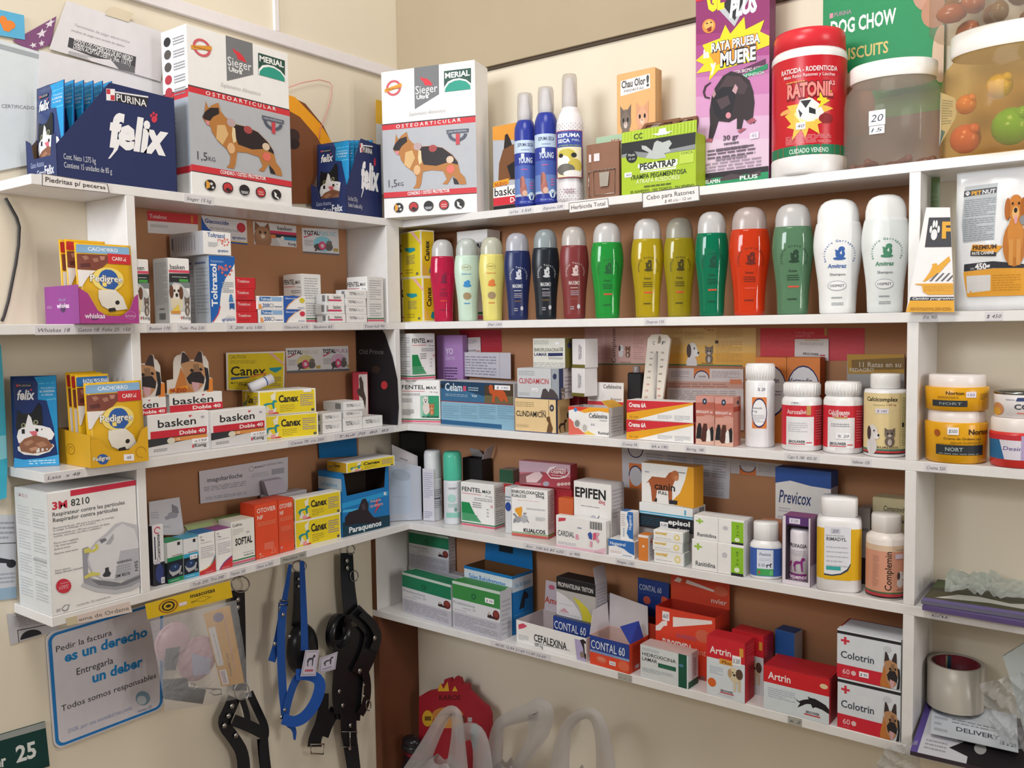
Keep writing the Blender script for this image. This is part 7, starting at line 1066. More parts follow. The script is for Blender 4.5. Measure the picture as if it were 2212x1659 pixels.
EPA = [EP.t(1853, 645, 2198, 680, 62, 'EPIFEN', '222226', .03), EP.t(2120, 705, 2190, 712, 24, '60mg', 'C84A58', .02), EP.g(1920, 700, 2130, 735, 1, '6A6A70'), EP.g(1845, 760, 1980, 860, 5, 'B4B2B8'), EP.e(2060, 810, 40, 36, 'C8C4D2'), EP.e(2110, 850, 34, 40, '8A5A8A'), EP.e(2140, 880, 30, 30, 'B8A8B4'), EP.q('6A6A74', 2085, 820, 2128, 778, 2132, 782, 2092, 826), EP.e(2185, 910, 22, 26, 'C8907A')]
bx('tablet_carton', 'white carton with bold black heading and a purple knot drawing', 4, 18, (1832, 545), (2205, 595), (2218, 1000), (1845, 960), (.03, .026), .05, WH, EPA, side='R', R_=[R(0, 0, 1, 1, 'D6D2D6'), G(.1, .5, .9, .95, 8, 'B4B0B8')], T_=[R(0, 0, 1, 1, 'CFCACC')])
CA = Zm(18, (1650, 885), (2155, 912), (2160, 1200), (1665, 1155))
CAR = [CA.q('CC4458', 1680, 908, 1750, 905, 1748, 930, 1678, 942), CA.t(1678, 1060, 1842, 1085, 48, 'CARDIAL', '3A3A46', .01), CA.t(1855, 1085, 1888, 1088, 46, 'B', 'E07A98', .01), FIT(*CA(1995, 985), *CA(2118, 925), BARS), CA.g(1870, 965, 1912, 990, 1, '8A8AB0'), CA.q('3A56A4', 1975, 1030, 2000, 1010, 2020, 1030, 2020, 1080, 1990, 1070), CA.q('D85A7A', 2030, 1020, 2060, 1015, 2060, 1070, 2030, 1085), CA.q('E0A0B4', 2065, 1010, 2095, 1015, 2090, 1035, 2072, 1050, 2095, 1085, 2080, 1105, 2060, 1085), CA.q('E0A0B4', 2000, 1090, 2025, 1095, 2022, 1145, 2000, 1140), CA.g(1685, 1100, 1860, 1140, 2, 'C8C4D0'), CA.q('EAC0D0', 1665, 1138, 1900, 1155, 2060, 1168, 2160, 1140, 2160, 1200, 1665, 1155), CA.t(2050, 1190, 2135, 1196, 14, 'HOLLIDAY', '8A6A7A')]
bx('tablet_carton', 'low white heart tablet carton with pink foot and a barcode', 4, 18, (1650, 885), (2155, 912), (2160, 1200), (1665, 1155), .004, .018, WH, CAR, side='R', flap=False)
NG = [R(0, .0, 1, 1, 'ECEAEE'), P('2C6CB8', 0, .55, .3, .62, .6, .5, .8, .3, 1, .2, 1, 1, 0, 1), T(.06, .66, .2, 'Nogastrol', 'E6EEF6', .6, .02), G(.08, .18, .5, .34, 2, 'D8B8A8'), G(.55, .08, .9, .2, 1, '7A94B8')]
n1_ = bx('stomach_tablet_carton', 'small white and blue carton lying flat under its upright twin', 4, 21, (342, 935), (590, 960), (600, 1066), (345, 1030), .006, .04, WH, NG, side='R', flap=False)
bx('stomach_tablet_carton', 'small white and blue carton standing upright on its twin', n1_, 21, (450, 660), (582, 650), (590, 935), (460, 925), .012, .025, WH, [P('2C6CB8', .6, 1, .5, .8, .65, .55, .5, .25, .7, .08, 1, .05, 1, 1), V(.86, .38, .22, 'Nogastrol', 'DDE8F4', .5, .02), V(.34, .12, .14, 'MEGALAB', '7A94B8', .3), G(.1, .5, .4, .95, 6, 'C8BCC0')], side='R', T_=[R(0, 0, .5, 1, '3A70B0')], flap=False)
bx('small_carton', 'little orange and white carton with a white cross', 4, 21, (632, 895), (740, 930), (738, 1122), (640, 1108), (.004, .004), .03, 'DA8034', [R(0, .9, 1, 1, 'EDE8EA'), FIT(.4, .5, .66, .62, CROSSP('F2E8E0'))], side='R', R_=[R(0, 0, 1, 1, 'DCD8DC'), G(.2, .2, .9, .8, 5, 'B8B4BC'), FIT(.3, .6, .7, .85, CROSSP('C8563A'))], flap=False)
NO = [T(.06, .6, .28, 'normal', 'E2B420', .4, .04, .2), E(.8, .5, .1, .3, 'E8D68A'), E(.8, .5, .05, .15, 'EFEAE0'), G(.08, .22, .6, .38, 1, 'C8C4C8'), R(0, 0, 1, .04, 'C8C8C4')]
NS = [R(0, 0, 1, 1, 'BFCBC8')]
z_ = 4
for lab, tl, tr, br, bl in (('lowest', (792, 1045), (1095, 1082), (1092, 1158), (795, 1122)), ('middle', (778, 945), (1080, 975), (1080, 1060), (782, 1030)), ('top', (785, 845), (1090, 880), (1085, 960), (790, 930))):
    z_ = bx('small_carton', 'small white carton with yellow lettering and sun, %s of the three stacked' % lab, z_, 21, tl, tr, br, bl, .006, .028, WH, NO, side='R', R_=NS, group='stacked sun cartons', flap=lab == 'top')
ES = Zm(21, (645, 570), (1190, 620), (1182, 825), (650, 770))
b0 = bx('plain_carton', 'plain white carton behind the little sun cartons, carrying the black banded carton', 4, 21, (600, 800), (1190, 830), (1182, 1160), (620, 1110), .055, .06, 'C9C8CC', [], side='R')
ESA = [R(0, .62, 1, 1, 'E8EAEC'), R(0, .55, 1, .66, '2AA0D0'), R(0, .58, 1, .61, 'E8EAEC'), R(0, 0, 1, .55, '1A1C22'), G(.02, .1, .5, .48, 5, '1E4A66'), T(.55, .27, .2, 'episol', 'EFF0F2', .4, .03), T(.72, .06, .12, 'Konig', 'E0E0E4', .22, .02), R(.85, .7, .88, .9, '4AA8D0')]
ep = bx('shampoo_carton', 'black, white and cyan banded carton under the golden dog carton', b0, 21, (648, 572), (1190, 622), (1182, 825), (652, 770), (.043, .039), .055, WH, ESA, side='R', R_=[R(0, .6, 1, 1, 'DCDEE2'), R(0, 0, 1, .55, '1A1C22'), FIT(.5, .6, .9, .95, BARS)], stk=[('F', .4, .1, .15, .22, '$ 380')])
CN = Zm(21, (652, 178), (1250, 185), (1252, 545), (672, 505))
CNA = [CN.q('E2A028', 1180, 185, 1250, 185, 1252, 545, 1020, 520, 1015, 480, 1090, 420, 1150, 300), FIT(*CN(715, 500), *CN(1075, 235), STAND('A85A34')), CN.e(1030, 270, 45, 45, 'B86A40'), CN.e(1048, 290, 26, 24, 'C88458'), CN.t(805, 395, 1035, 412, 62, 'canin', '2A1C18', .02), CN.t(850, 435, 950, 440, 26, 'FULL', '2A1C18', .02), CN.g(1060, 222, 1150, 245, 1, '8A8A88'), CN.q('2A2A30', 970, 480, 1065, 485, 1062, 518, 972, 515), CN.q('1E1E22', 808, 500, 825, 468, 835, 470, 838, 500), CN.g(695, 235, 740, 260, 1, 'A8A8C0')]
bx('supplement_carton', 'white and amber carton with a golden retriever, highest on its stack', ep, 21, (652, 178), (1190, 182), (1192, 520), (672, 505), (.045, .038), .04, WH, CNA, side='R', R_=[R(0, 0, 1, 1, 'D89626')], T_=[R(0, 0, 1, 1, 'C08A50')])
RNA = lambda: [FIT(.05, .66, .2, .88, CROSSP('9AC440')), T(.08, .14, .16, 'Ranitidina', '34363C', .38, .008), E(.64, .62, .05, .09, 'C4C4CA'), R(.5, 0, .505, 1, '9A9A9E'), R(.76, .0, .99, .92, '8CC02A'), R(.76, 0, .99, .09, '26282A'), E(.87, .2, .05, .08, 'E4EED0'), V(.9, .34, .05, '2 x 10', '3A4A1A', .45)]
RNS = [R(0, 0, 1, 1, 'D4D4D6')]
r1 = bx('stomach_tablet_carton', 'white carton with a green cross and green end, lower of the two', 4, 21, (1172, 938), (1680, 1008), (1692, 1249), (1172, 1168), .004, .045, WH, RNA(), side='R', R_=RNS, flap=False)
bx('stomach_tablet_carton', 'white carton with a green cross and green end, upper of the two', r1, 21, (1188, 700), (1690, 767), (1692, 997), (1190, 925), .006, .045, WH, RNA(), side='R', R_=RNS, T_=[R(0, .8, 1, .9, 'B8B8BC')], flap=False)
# flattened cartons on the board behind
VF = [R(.0, .0, 1, 1, 'C9C6CC'), G(.02, .3, .14, .95, 9, 'A8A6B2', .35), R(.16, 0, .42, 1, 'C9C6CC')]
sheet('flat_carton', 'grey white flattened carton with orange panel pinned behind the golden dog carton', 'flattened carton', PR, Zm(0, (1343, 965), (1578, 990), (1575, 1078), (1345, 1052)), 'C9C6CC', [R(.07, 0, .2, .62, 'D8773A'), E(.135, .95, .065, .2, 'C9C6CC'), RG(.135, .98, .075, .22, .88, '2A2A58', 180, 360), E(.135, .3, .062, .24, 'C9C6CC'), RG(.135, .3, .07, .27, .88, '2A2A58', 0, 180), G(.24, .6, .4, .95, 5, 'A09EAC'), G(.44, .6, .62, .95, 5, 'A09EAC'), G(.68, .5, .82, .95, 7, 'A09EAC'), G(.85, .5, .97, .95, 7, 'A09EAC'), G(.66, .05, .95, .4, 6, 'AAA8B6')])
sheet('flat_carton', 'short grey white flattened carton with orange foot beside the blue topped carton', 'flattened carton', PR, Zm(0, (1578, 990), (1690, 1003), (1690, 1032), (1578, 1022)), 'C4C0C6', [R(.18, 0, .5, .45, 'D8773A'), E(.34, .6, .155, .42, 'C4C0C6'), RG(.34, .6, .16, .45, .88, '2A2A58', 180, 360), G(.55, .3, .9, .9, 4, 'A6A4B0'), G(.2, .6, .5, .95, 3, '9A98A6')])
PV = Zm(22, (252, 130), (800, 195), (795, 690), (248, 610))
PVA = [PV.q('2B56A6', 252, 130, 808, 188, 806, 275, 600, 245, 400, 205, 252, 205), PV.t(288, 298, 610, 335, 62, 'Previcox', '34447A', .012, .2), PV.g(285, 315, 400, 355, 2, 'BDBCC8'), PV.g(275, 360, 560, 405, 2, '9A98AC'), PV.g(280, 445, 400, 490, 2, 'B4B2C4'), FIT(*PV(595, 550), *PV(760, 480), STAND('22222A')), PV.q('6E9A24', 248, 525, 800, 600, 796, 690, 248, 610)]
bx('arthritis_carton', 'big white carton with blue top and lime foot behind the small blue bottle', 4, 22, (254, 132), (802, 192), (798, 700), (248, 640), (.1, .092), .034, WH, PVA, side='R', R_=[R(0, 0, 1, 1, 'C4C2CE'), R(0, .85, 1, 1, '2B56A6'), G(.2, .4, .8, .7, 6, '9A98AC')], T_=[R(0, 0, 1, 1, '264A92')])
bx('plain_carton', 'plain tan carton behind the small blue bottle', 4, 22, (100, 650), (330, 690), (330, 900), (110, 880), .068, .02, 'B4785A', [], side='R')
PB = [R(.0, .03, 1, .96, '3C62B4'), R(.22, .12, .74, .92, 'DCE0EE'), R(.22, .05, .74, .28, '44A25A'), T(.3, .72, .11, 'Previcox', '5A6488', .36, .01, .2), G(.3, .55, .66, .66, 2, 'C0C4D4'), T(.27, .36, .1, '% 150', '6A6A88', .2, 0, .2), FIT(.5, .32, .7, .48, HOUND('26283A')), E(.3, .16, .035, .05, 'C84A4A'), R(.62, .08, .72, .24, '6ABE7A')]
pill('small white bottle with a blue and green label', 1621, 1687, 1126, .012, PB, .68, .78, 0, .12, .75, 0, 4, .07, 70)
# cough carton with its bottle showing
S = Zm(22, (330, 600), (600, 660), (585, 1290), (322, 1270))
CP = Zm(22, (322, 615), (600, 660), (600, 1295), (318, 1255))
o = tray('spray_carton', 'tall mauve and white cut away carton holding a bottle with purple pets', 'carton', 'R', 4, CP, .008, .045, 'E0D6E0', 'B8A8B8', [], [R(0, 0, 1, 1, 'E4DEE6')], [R(0, 0, 1, 1, '9A7A92'), G(.2, .5, .9, .95, 9, '8A6A84'), R(0, 0, 1, .3, 'D0C0D0')], [(0, 0), (1, 0), (1, 1), (.93, 1), (.93, .06), (.12, .06), (.12, 1), (0, 1)])
w, d_, h = o['w'], o['d'], o['h']
m = MB(); m.box(.0, .002, h-.0165, w, d_, h, '5A3472', .001); draw(m, flat((0, .002, h-.0165), (1, 0, 0), (0, 0, 1), w, .0165), [R(.24, .2, .62, .8, 'E4DCEC'), T(.3, .35, .35, '$ 200', '6A6A8A', .26, 0, .2)]); draw(m, flat((0, .002, h), (1, 0, 0), (0, 1, 0), w, d_-.002), [R(0, 0, 1, 1, '8A4478')]); m.build('top_band', o)
ctr = loc(o, w*.53, d_*.5, .002); rb = min(w, d_)*.44
m = MB(); m.lathe([(0, 0), (rb, 0), (rb, h*.74), (rb*.9, h*.78), (0, h*.78)], 'ECE6EE:s', 26)
fc = Face(lambda u, v, l: Vector(((rb+l)*math.sin((u-.5)*2.4), -(rb+l)*math.cos((u-.5)*2.4), v*h*.74)), rb*2.4, h*.74, 16, 0)
draw(m, fc, [R(0, .08, 1, .2, '7A2A72'), T(.0, .1, .09, 'paraquenos', 'EFE4EF', 1.0, .02), T(.0, .72, .075, 'COPROFAGIA', '3A3A44', 1.0, .02), G(.05, .56, .95, .68, 3, 'B4AEBA'), FIT(.05, .24, .42, .44, STAND('8A2A6A')), FIT(.45, .24, .95, .54, HOUND('8A2E7E'))])
b_ = m.build('spray_bottle', None, ctr, o.rotation_euler.z-.35); tag(b_, 'white bottle with purple dog and cat print inside the cut away carton', 'bottle')
RM = [R(0, .09, 1, .92, 'E2B01C'), R(.17, .16, .76, .95, 'E4E4EC'), P('E2B01C', .17, .08, .76, .08, .76, .35, .7, .24, .55, .17, .35, .14, .17, .15), P('3A4454', .17, .15, .35, .14, .55, .17, .7, .24, .76, .34, .76, .37, .68, .27, .54, .195, .35, .165, .17, .175), T(.22, .72, .06, 'RIMADYL', '4A4A56', .44, .015), G(.22, .3, .7, .68, 5, 'BCBCC8', .25), R(.22, .24, .54, .3, '3AA8A0'), R(.32, .84, .52, .92, 'C8C8D4'), T(.35, .855, .05, '20', '5A5A78', .13, 0, .2), G(.2, .8, .6, .83, 1, 'A8A8B4')]
pill('large square white bottle with yellow sides and teal strip', 1766, 1857, 1071, .006, RM, .80, .82, 0, .35, .8, 0, 4, .03, 62, .08, rz=-.0)
bx('supplement_carton', 'cream carton with vertical lettering behind the cream pink bottle', 4, 22, (1205, 430), (1560, 440), (1560, 900), (1210, 900), .085, .045, 'D6C8A0', [V(.22, .62, .15, 'ex', '2A2622', .2, .02), T(.32, .86, .06, 'Comprimidos', '3A342C', .7, .01, .2), T(.45, .74, .05, 'palatables', '3A342C', .5, .01, .2), G(.3, .1, .9, .6, 8, 'B0A27A')], side='R')
bx('plain_carton', 'plain white carton in the shade between the square bottle and the cream carton', 4, 22, (1060, 540), (1200, 560), (1188, 1050), (1070, 1040), .085, .04, 'BDB6B6', [R(.0, 0, 1, .35, '4A3A40'), G(.1, .7, .9, .8, 1, '8A868C')], side='R')
CPM = [R(0, 0, 1, .92, 'D89A80'), R(0, .82, 1, .92, 'DCC0A4'), R(0, 0, 1, .03, '241E1E'), R(0, .03, 1, .08, 'B83A44'), R(0, .08, 1, .11, '4A6A48'), V(.6, .14, .12, 'Complemin', '2E2422', .68, .01), G(.26, .2, .38, .75, 16, 'B88672', .35), FIT(.66, .2, .9, .5, PUPPY), T(.7, .14, .035, 'KUALCOS', '4A3A38', .3, .01), R(.66, .7, .82, .78, 'D0C4D4'), T(.68, .84, .03, 'Comp.', '4A3A38', .16)]
pill('cream pink supplement bottle with vertical lettering beside the side panel', 1872, 1953, 1108, .006, CPM, .79, .74, 0, 0, 1, 0, 4, .05, 80, .02, body_c='EFE6E0:s', cap='E8E2DE:s')
# beyond the side panel
def mag(label, plane_z, pts, c, art, t=.004, off=0):
    p = [on(2, plane_z, *q) for q in pts] if not isinstance(plane_z, tuple) else 0
    if isinstance(plane_z, tuple): p = [on(2, z_, *q) for z_, q in zip(plane_z, pts)]
    for q in p: q.y = min(q.y, -.004); q.x = max(q.x, XR+.0195)
    o0 = p[0].copy(); mb = MB(); f = quadface(*p); mb.slab([q-o0 for q in p], Vector((0, 0, 1)), t, c); draw(mb, Face(lambda u, v, l: f.fn(u, v, 0)-o0+Vector((0, 0, l)), f.W, f.H), art)
    return tag(mb.build('magazine', None, o0), label, 'magazine')
def clampy(q): return q
mag('lower purple edged magazine in the pile under crumpled film on the fourth shelf', Z[4]+.0065, [(1992, 1310), (2240, 1352), (2240, 1240), (2050, 1222)], '5A4A7A', [R(.02, .02, 1, .2, '6A5A8A')], .006)
mag('upper dark magazine in the pile under crumpled film on the fourth shelf', Z[4]+.0135, [(1990, 1297), (2240, 1335), (2240, 1232), (2060, 1215)], '6A6878', [R(0, 0, 1, .14, '6A5E92'), R(0, .14, 1, .5, '4E4A34'), P('D6D2D0', .1, .2, .3, .45, .5, .5, .8, .4, 1, .5, 1, .25, .6, .3), R(0, .5, 1, 1, '3C3C30'), P('4A5A3A', .0, .6, .4, .7, .3, .95, 0, .95)], .006)
# ------------------------------------------------------------------ fifth shelf
def pred(label, z, S, s, d, stk=(), gc='1F7A56'):
    F = [R(0, .64, 1, 1, gc), R(0, .94, 1, 1, 'C8D4CC'), R(0, 0, 1, .38, 'BEBCC4'), R(0, .0, 1, .64, 'DADAE0'), R(0, 0, 1, .36, 'C2C0CA'), T(.02, .53, .06, 'Prednisolona', '8A9098', .46, .008), T(.22, .455, .05, 'Lamar 20', '9A9EA6', .28, .005), G(.04, .4, .3, .43, 1, 'A8A6B0'), E(.92, .5, .07, .1, '6A2A2A'), E(.92, .52, .05, .06, '8A3C32'), P('3A2226', .74, .42, .76, .52, .8, .5, .84, .46, .9, .44, .9, .41, .76, .41), E(.78, .5, .025, .035, 'C8B8B0'), G(.04, .06, .94, .34, 7, 'A4A2AE'), E(.46, .77, .045, .06, '1A5A42'), E(.46, .77, .025, .04, gc)]
    return carton('steroid_tablet_carton', label, 'carton', 'R', z, S, s, d, 'DADAE0', F, (), [R(0, 0, 1, 1, 'CBCBD4'), G(.12, .1, .9, .85, 8, 'B0B0BC')], [R(0, 0, 1, 1, gc), R(0, .6, 1, 1, 'C4D0C8')], None, stk)
pred('white carton with green top and horse head, at the far end of the lowest shelf', 5, Zm(23, (118, 255), (590, 318), (625, 770), (140, 705)), (.03, .012), .045)
pred('white carton with lighter green top and horse head, second from the corner', 5, Zm(23, (632, 340), (1105, 440), (1112, 915), (640, 815)), (.012, .004), .042, [('F', .7, .71, .18, .1, '$ 90')], '3C8A46')
bk5 = bx('plain_carton', 'plain white carton under the raised horse head carton in the corner', 5, 23, (190, 190), (720, 235), (735, 620), (200, 590), .112, .03, 'C8C6CC', [], side='R')
pred('white carton with green band raised behind the two front ones in the corner', bk5, Zm(18, (195, 1035), (592, 1075), (600, 1430), (205, 1380)), (.113, .112), .026)
S = Zm(23, (752, 190), (1225, 270), (1240, 840), (760, 760))
SR = [R(0, 0, 1, 1, '1878BE'), R(0, .72, 1, .95, 'D6DEE8'), T(.1, .79, .1, 'Sales Rehidratantes', '2A86C6', .76, .02)]
o = tray('salts_box', 'open bright blue carton with its flap raised, behind the green topped cartons', 'carton', 'R', 5, Zm(23, (752, 190), (1225, 270), (1238, 800), (760, 740)), (.062, .05), .075, '1878BE', '6A4A2E', SR, (), [R(0, 0, 1, 1, '1470B4'), R(0, .72, 1, .95, 'C4D2E0'), T(.12, .79, .08, 'Sales Rehidratantes', '5A9AC8', .76, .01), P('1A2430', .3, .4, .55, .4, .6, .55, .75, .55, .75, .62, .55, .7, .45, .6), G(.1, .1, .8, .35, 6, '4A92CC')])
w, d_, h = o['w'], o['d'], o['h']
flapq(o, [(0, d_, h), (w, d_, h), (w*.98, d_+.002, h+.052), (w*.02, d_+.002, h+.052)], '1674BA', '1674BA', [R(.3, .55, .6, .9, '1A2430')], 'lid_flap')
# white tablet tray with raised lid, holding other cartons
S = Zm(23, (1262, 730), (1968, 872), (1964, 1095), (1270, 935))
CX = [S.q('D04A66', 1285, 775, 1330, 760, 1372, 785, 1340, 805, 1290, 818), S.t(1440, 918, 1768, 980, 68, 'CEFALEXINA', '2A2A2E', .02), S.t(1448, 965, 1530, 982, 28, '500 mg', '4A4A50', .01), S.g(1290, 855, 1390, 930, 4, 'B8B6C0'), S.q('6A6A74', 1445, 935, 1800, 992, 1800, 996, 1445, 940), S.q('B4A8D0', 1850, 880, 2005, 905, 2004, 1100, 1870, 1070), S.q('2A2224', 1905, 890, 1940, 880, 1985, 920, 1990, 1090, 1950, 1060, 1935, 960), S.q('E8E4E2', 1950, 920, 1985, 930, 1985, 1050, 1955, 1010), S.q('8A7A70', 1900, 1010, 1935, 990, 1950, 1050, 1915, 1060)]
o = tray('antibiotic_tray', 'long white open tablet tray carrying a silver and a blue carton', 'carton', 'R', 5, S, (.02, .006), .10, WH, 'C4B6B8', CX)
tr5 = o; w, d_, h = o['w'], o['d'], o['h']
flapq(o, [(w*.02, d_, h), (w*.99, d_, h), (w*.97, d_+.002, h+.072), (w*.04, d_+.002, h+.072)], 'D4C8D2', art=[T(.0, .25, .22, 'Amoxi', 'C8442E', .3, .02), E(.1, .8, .05, .08, 'D06A88')], name='lid')
zt = TOP['x'] if 'x' in TOP else None
CT = lambda: [R(0, .42, 1, 1, '24408E'), R(0, 0, 1, .42, 'E0482A'), R(0, .42, 1, .5, '8AA0C8'), T(.03, .56, .3, 'CONTAL 60', 'E4E8F0', .86, .005), G(.05, .44, .6, .48, 1, '5A78B8'), E(.3, .24, .14, .12, 'D8684E'), E(.3, .26, .09, .06, 'E08A70'), R(.5, .14, .66, .28, 'E8DEE4'), T(.53, .17, .06, '75', '5A5A78', .1), E(.86, .22, .14, .17, 'E06A4A')]
def inside(name, label, zid, tl, tr, br, bl, s, d, c, F, base, **k): return bx(name, label, base, zid, tl, tr, br, bl, s, d, c, F, side='R', **k)
zbase = TOP[tr5.name]-h+.0016
ct0 = bx('heart_tablet_box', 'blue and orange carton lying in the long white tray', zbase, 23, (1630, 690), (2000, 775), (2005, 1060), (1640, 960), (.036, .03), .05, '24408E', [R(0, .5, 1, 1, '24408E'), R(0, 0, 1, .5, 'C84428'), R(0, .5, 1, .56, '8AA0C8'), T(.03, .62, .26, 'CONTAL 60', 'E4E8F0', .86, .005)], side='R', T_=[R(0, 0, 1, 1, '55586A'), E(.4, .35, .15, .2, 'B85A4A')])
PPT = Zm(23, (1690, 300), (2075, 415), (2060, 680), (1672, 595))
PPA = [R(0, .68, 1, 1, '1E1C1E'), R(0, 0, 1, .68, 'B2AEAC'), T(.04, .76, .12, 'PROPANTELINA TRITON', 'DCD8D8', .9, .015), P('D8D6DC', 0, 0, .66, 0, .6, .2, .42, .42, .2, .55, 0, .62), P('C8BE3A', .42, .56, .6, .5, .8, .34, .93, .12, .96, 0, .66, 0, .66, .12, .58, .34), G(.06, .3, .4, .36, 1, 'C0BEC8'), P('C89AA8', .06, .1, .2, .22, .34, .1), G(.06, .05, .6, .1, 1, 'B0AEB8')]
bx('spasm_tablet_carton', 'silver, black and yellow carton with one flap up, on the blue and orange carton', ct0, 23, (1690, 300), (2075, 415), (2060, 680), (1672, 595), (.046, .04), .045, 'B8B4B6', PPA, side='R', R_=[R(0, 0, 1, 1, 'B4B2BA'), G(.1, .1, .9, .9, 10, '94929E')], T_=[R(0, 0, 1, 1, '2E2A2C')])
o = [q for q in bpy.data.objects if q.name == 'spasm_tablet_carton'][0]; w, d_, h = (float(q) for q in o['dims'].split())
flapq(o, [(w, .0, h), (w, d_, h), (w-.008, d_, h+.036), (w-.008, .004, h+.036)], 'BDBBC2')
S = Zm(24, (155, 695), (555, 830), (552, 1118), (160, 975))
o = tray('heart_tablet_box', 'open orange and blue carton with tall white flaps standing up', 'carton', 'R', 5, S, (.006, .0), .075, 'E0482A', 'D0B4AC', CT(), (), [R(0, 0, 1, 1, 'C43E24'), G(.2, .7, .9, .9, 2, 'A83420'), R(.3, .08, .5, .2, 'C8C0CC')])
w, d_, h = o['w'], o['d'], o['h']
flapq(o, [(0, d_, h), (w, d_, h), (w*.97, d_+.003, h+.062), (0, d_+.003, h+.074)], 'CFC8CC', name='back_flap')
flapq(o, [(0, 0, h), (0, d_, h), (-.004, d_, h+.052), (-.004, d_*.25, h+.048)], 'D8D2D8', name='side_flap')
flapq(o, [(w, .004, h), (w, d_*.75, h), (w-.012, d_*.75, h+.034), (w-.03, .012, h+.03)], '2C3E94', '2C3E94', name='side_flap')
# blue box behind with raised lid
o = tray('heart_tablet_box', 'orange carton behind with a deep blue raised lid printed with a red dog head', 'carton', 'R', 5, Zm(24, (480, 520), (845, 595), (845, 992), (490, 900)), (.085, .08), .042, 'A8341E', '8A2A1C', ())
w, d_, h = o['w'], o['d'], o['h']
flapq(o, [(.012, d_, h), (w, d_, h), (w, d_+.001, h+.082), (.012, d_+.001, h+.082)], '1E3A84', '1E3A84', [T(.05, .68, .16, 'CONTAL 60', 'C4CCDC', .72, .005), G(.04, .6, .7, .63, 1, '4A64A8'), E(.3, .42, .12, .11, 'C85A48'), P('D8563A', .76, .3, .76, .55, .8, .62, .95, .6, .98, .5, .96, .25, .9, .2, .84, .25, .84, .38)], 'lid')
S = Zm(24, (655, 790), (1120, 920), (1138, 1250), (662, 1100))
HX = [R(0, 0, 1, 1, 'D6DADC'), R(.8, 0, .97, 1, '14523E'), T(.04, .68, .11, 'HIDROXICINA', '2A2C30', .71, .012), T(.04, .53, .11, 'LAMAR', '2A2C30', .32, .012), R(.38, .43, .75, .56, '1A5C46'), G(.42, .46, .7, .53, 2, '3C8068'), G(.04, .84, .4, .94, 3, 'A8B0B4'), G(.04, .2, .7, .34, 4, 'AEB4BA'), E(.86, .66, .05, .05, '4A7A94')]
bx('allergy_tablet_carton', 'white carton with a dark green band, between the blue flapped and the red cartons', 5, 24, (655, 790), (1120, 920), (1138, 1250), (662, 1100), (.004, .0), .042, 'D6DADC', HX, side='R', R_=[R(0, 0, 1, 1, 'DADCE0'), R(0, 0, 1, .2, '14523E'), G(.55, .3, .8, .85, 9, '5A6A7C')], T_=[R(0, 0, 1, 1, 'C8B0AC')])
S = Zm(24, (832, 405), (1432, 560), (1420, 900), (815, 720))
FU = [R(0, 0, 1, 1, 'E0442C'), P('F0E6E4', 0, .6, .08, .62, .14, .7, .2, .72, .2, .8, .12, .78, .04, .7, 0, .68), P('F0E6E4', .3, .72, .95, .9, .95, .95, .3, .88), T(.12, .38, .13, 'FUROSEMIDA', 'F2E8E6', .5, .03), T(.65, .38, .1, 'Jant', 'E8A898', .2, .005, .2), T(.06, .16, .07, 'Contiene', 'F0B8A8', .2), T(.28, .15, .1, '200', 'F2E8E6', .12, .03), T(.42, .16, .07, 'comprimidos', 'F0B8A8', .3), E(.8, .68, .12, .1, 'D86A50'), T(.36, .58, .06, 'DIUREXICO', 'A85A7A', .34, .02), R(.74, .0, .84, .06, '8A5A5A')]
o = tray('diuretic_tray', 'open red carton with folded leaflets inside and its printed lid up', 'carton', 'R', 5, Zm(24, (832, 405), (1425, 558), (1405, 900), (815, 720)), (.064, .058), .065, 'E0442C', 'B8301F', FU, (), [R(0, 0, 1, 1, 'C03524')], stk=[('F', .12, .8, .12, .14, '60')])
w, d_, h = o['w'], o['d'], o['h']
flapq(o, [(0, d_, h), (w, d_, h), (w, d_+.001, h+.058), (0, d_+.001, h+.058)], 'DC4A30', art=[P('EFE0DC', .26, .68, .9, .5, .9, .56, .28, .82), P('EFE0DC', .05, .68, .16, .66, .2, .8, .12, .86), E(.86, .62, .12, .18, 'D86A50'), T(.7, .14, .2, 'nvier', 'F0D8D2', .26, .01)], name='lid')
tz = TOP[o.name]-h+.004
for q, lb in ((((.03, .05, 0), (.075, .045, 0), (.07, .055, .075), (.025, .06, .078)), 'folded white leaflet standing in the open red carton, behind the other'), (((.06, .03, 0), (.10, .035, 0), (.125, .05, .066), (.085, .042, .07)), 'folded white leaflet with blue print leaning in the open red carton')):
    corner_paper('leaflet', lb, [Vector(loc(o, a_[0], a_[1], a_[2]+.004)) for a_ in q], 'BFC4DC', [G(.15, .1, .9, .85, 9, '9098B8', .25)])
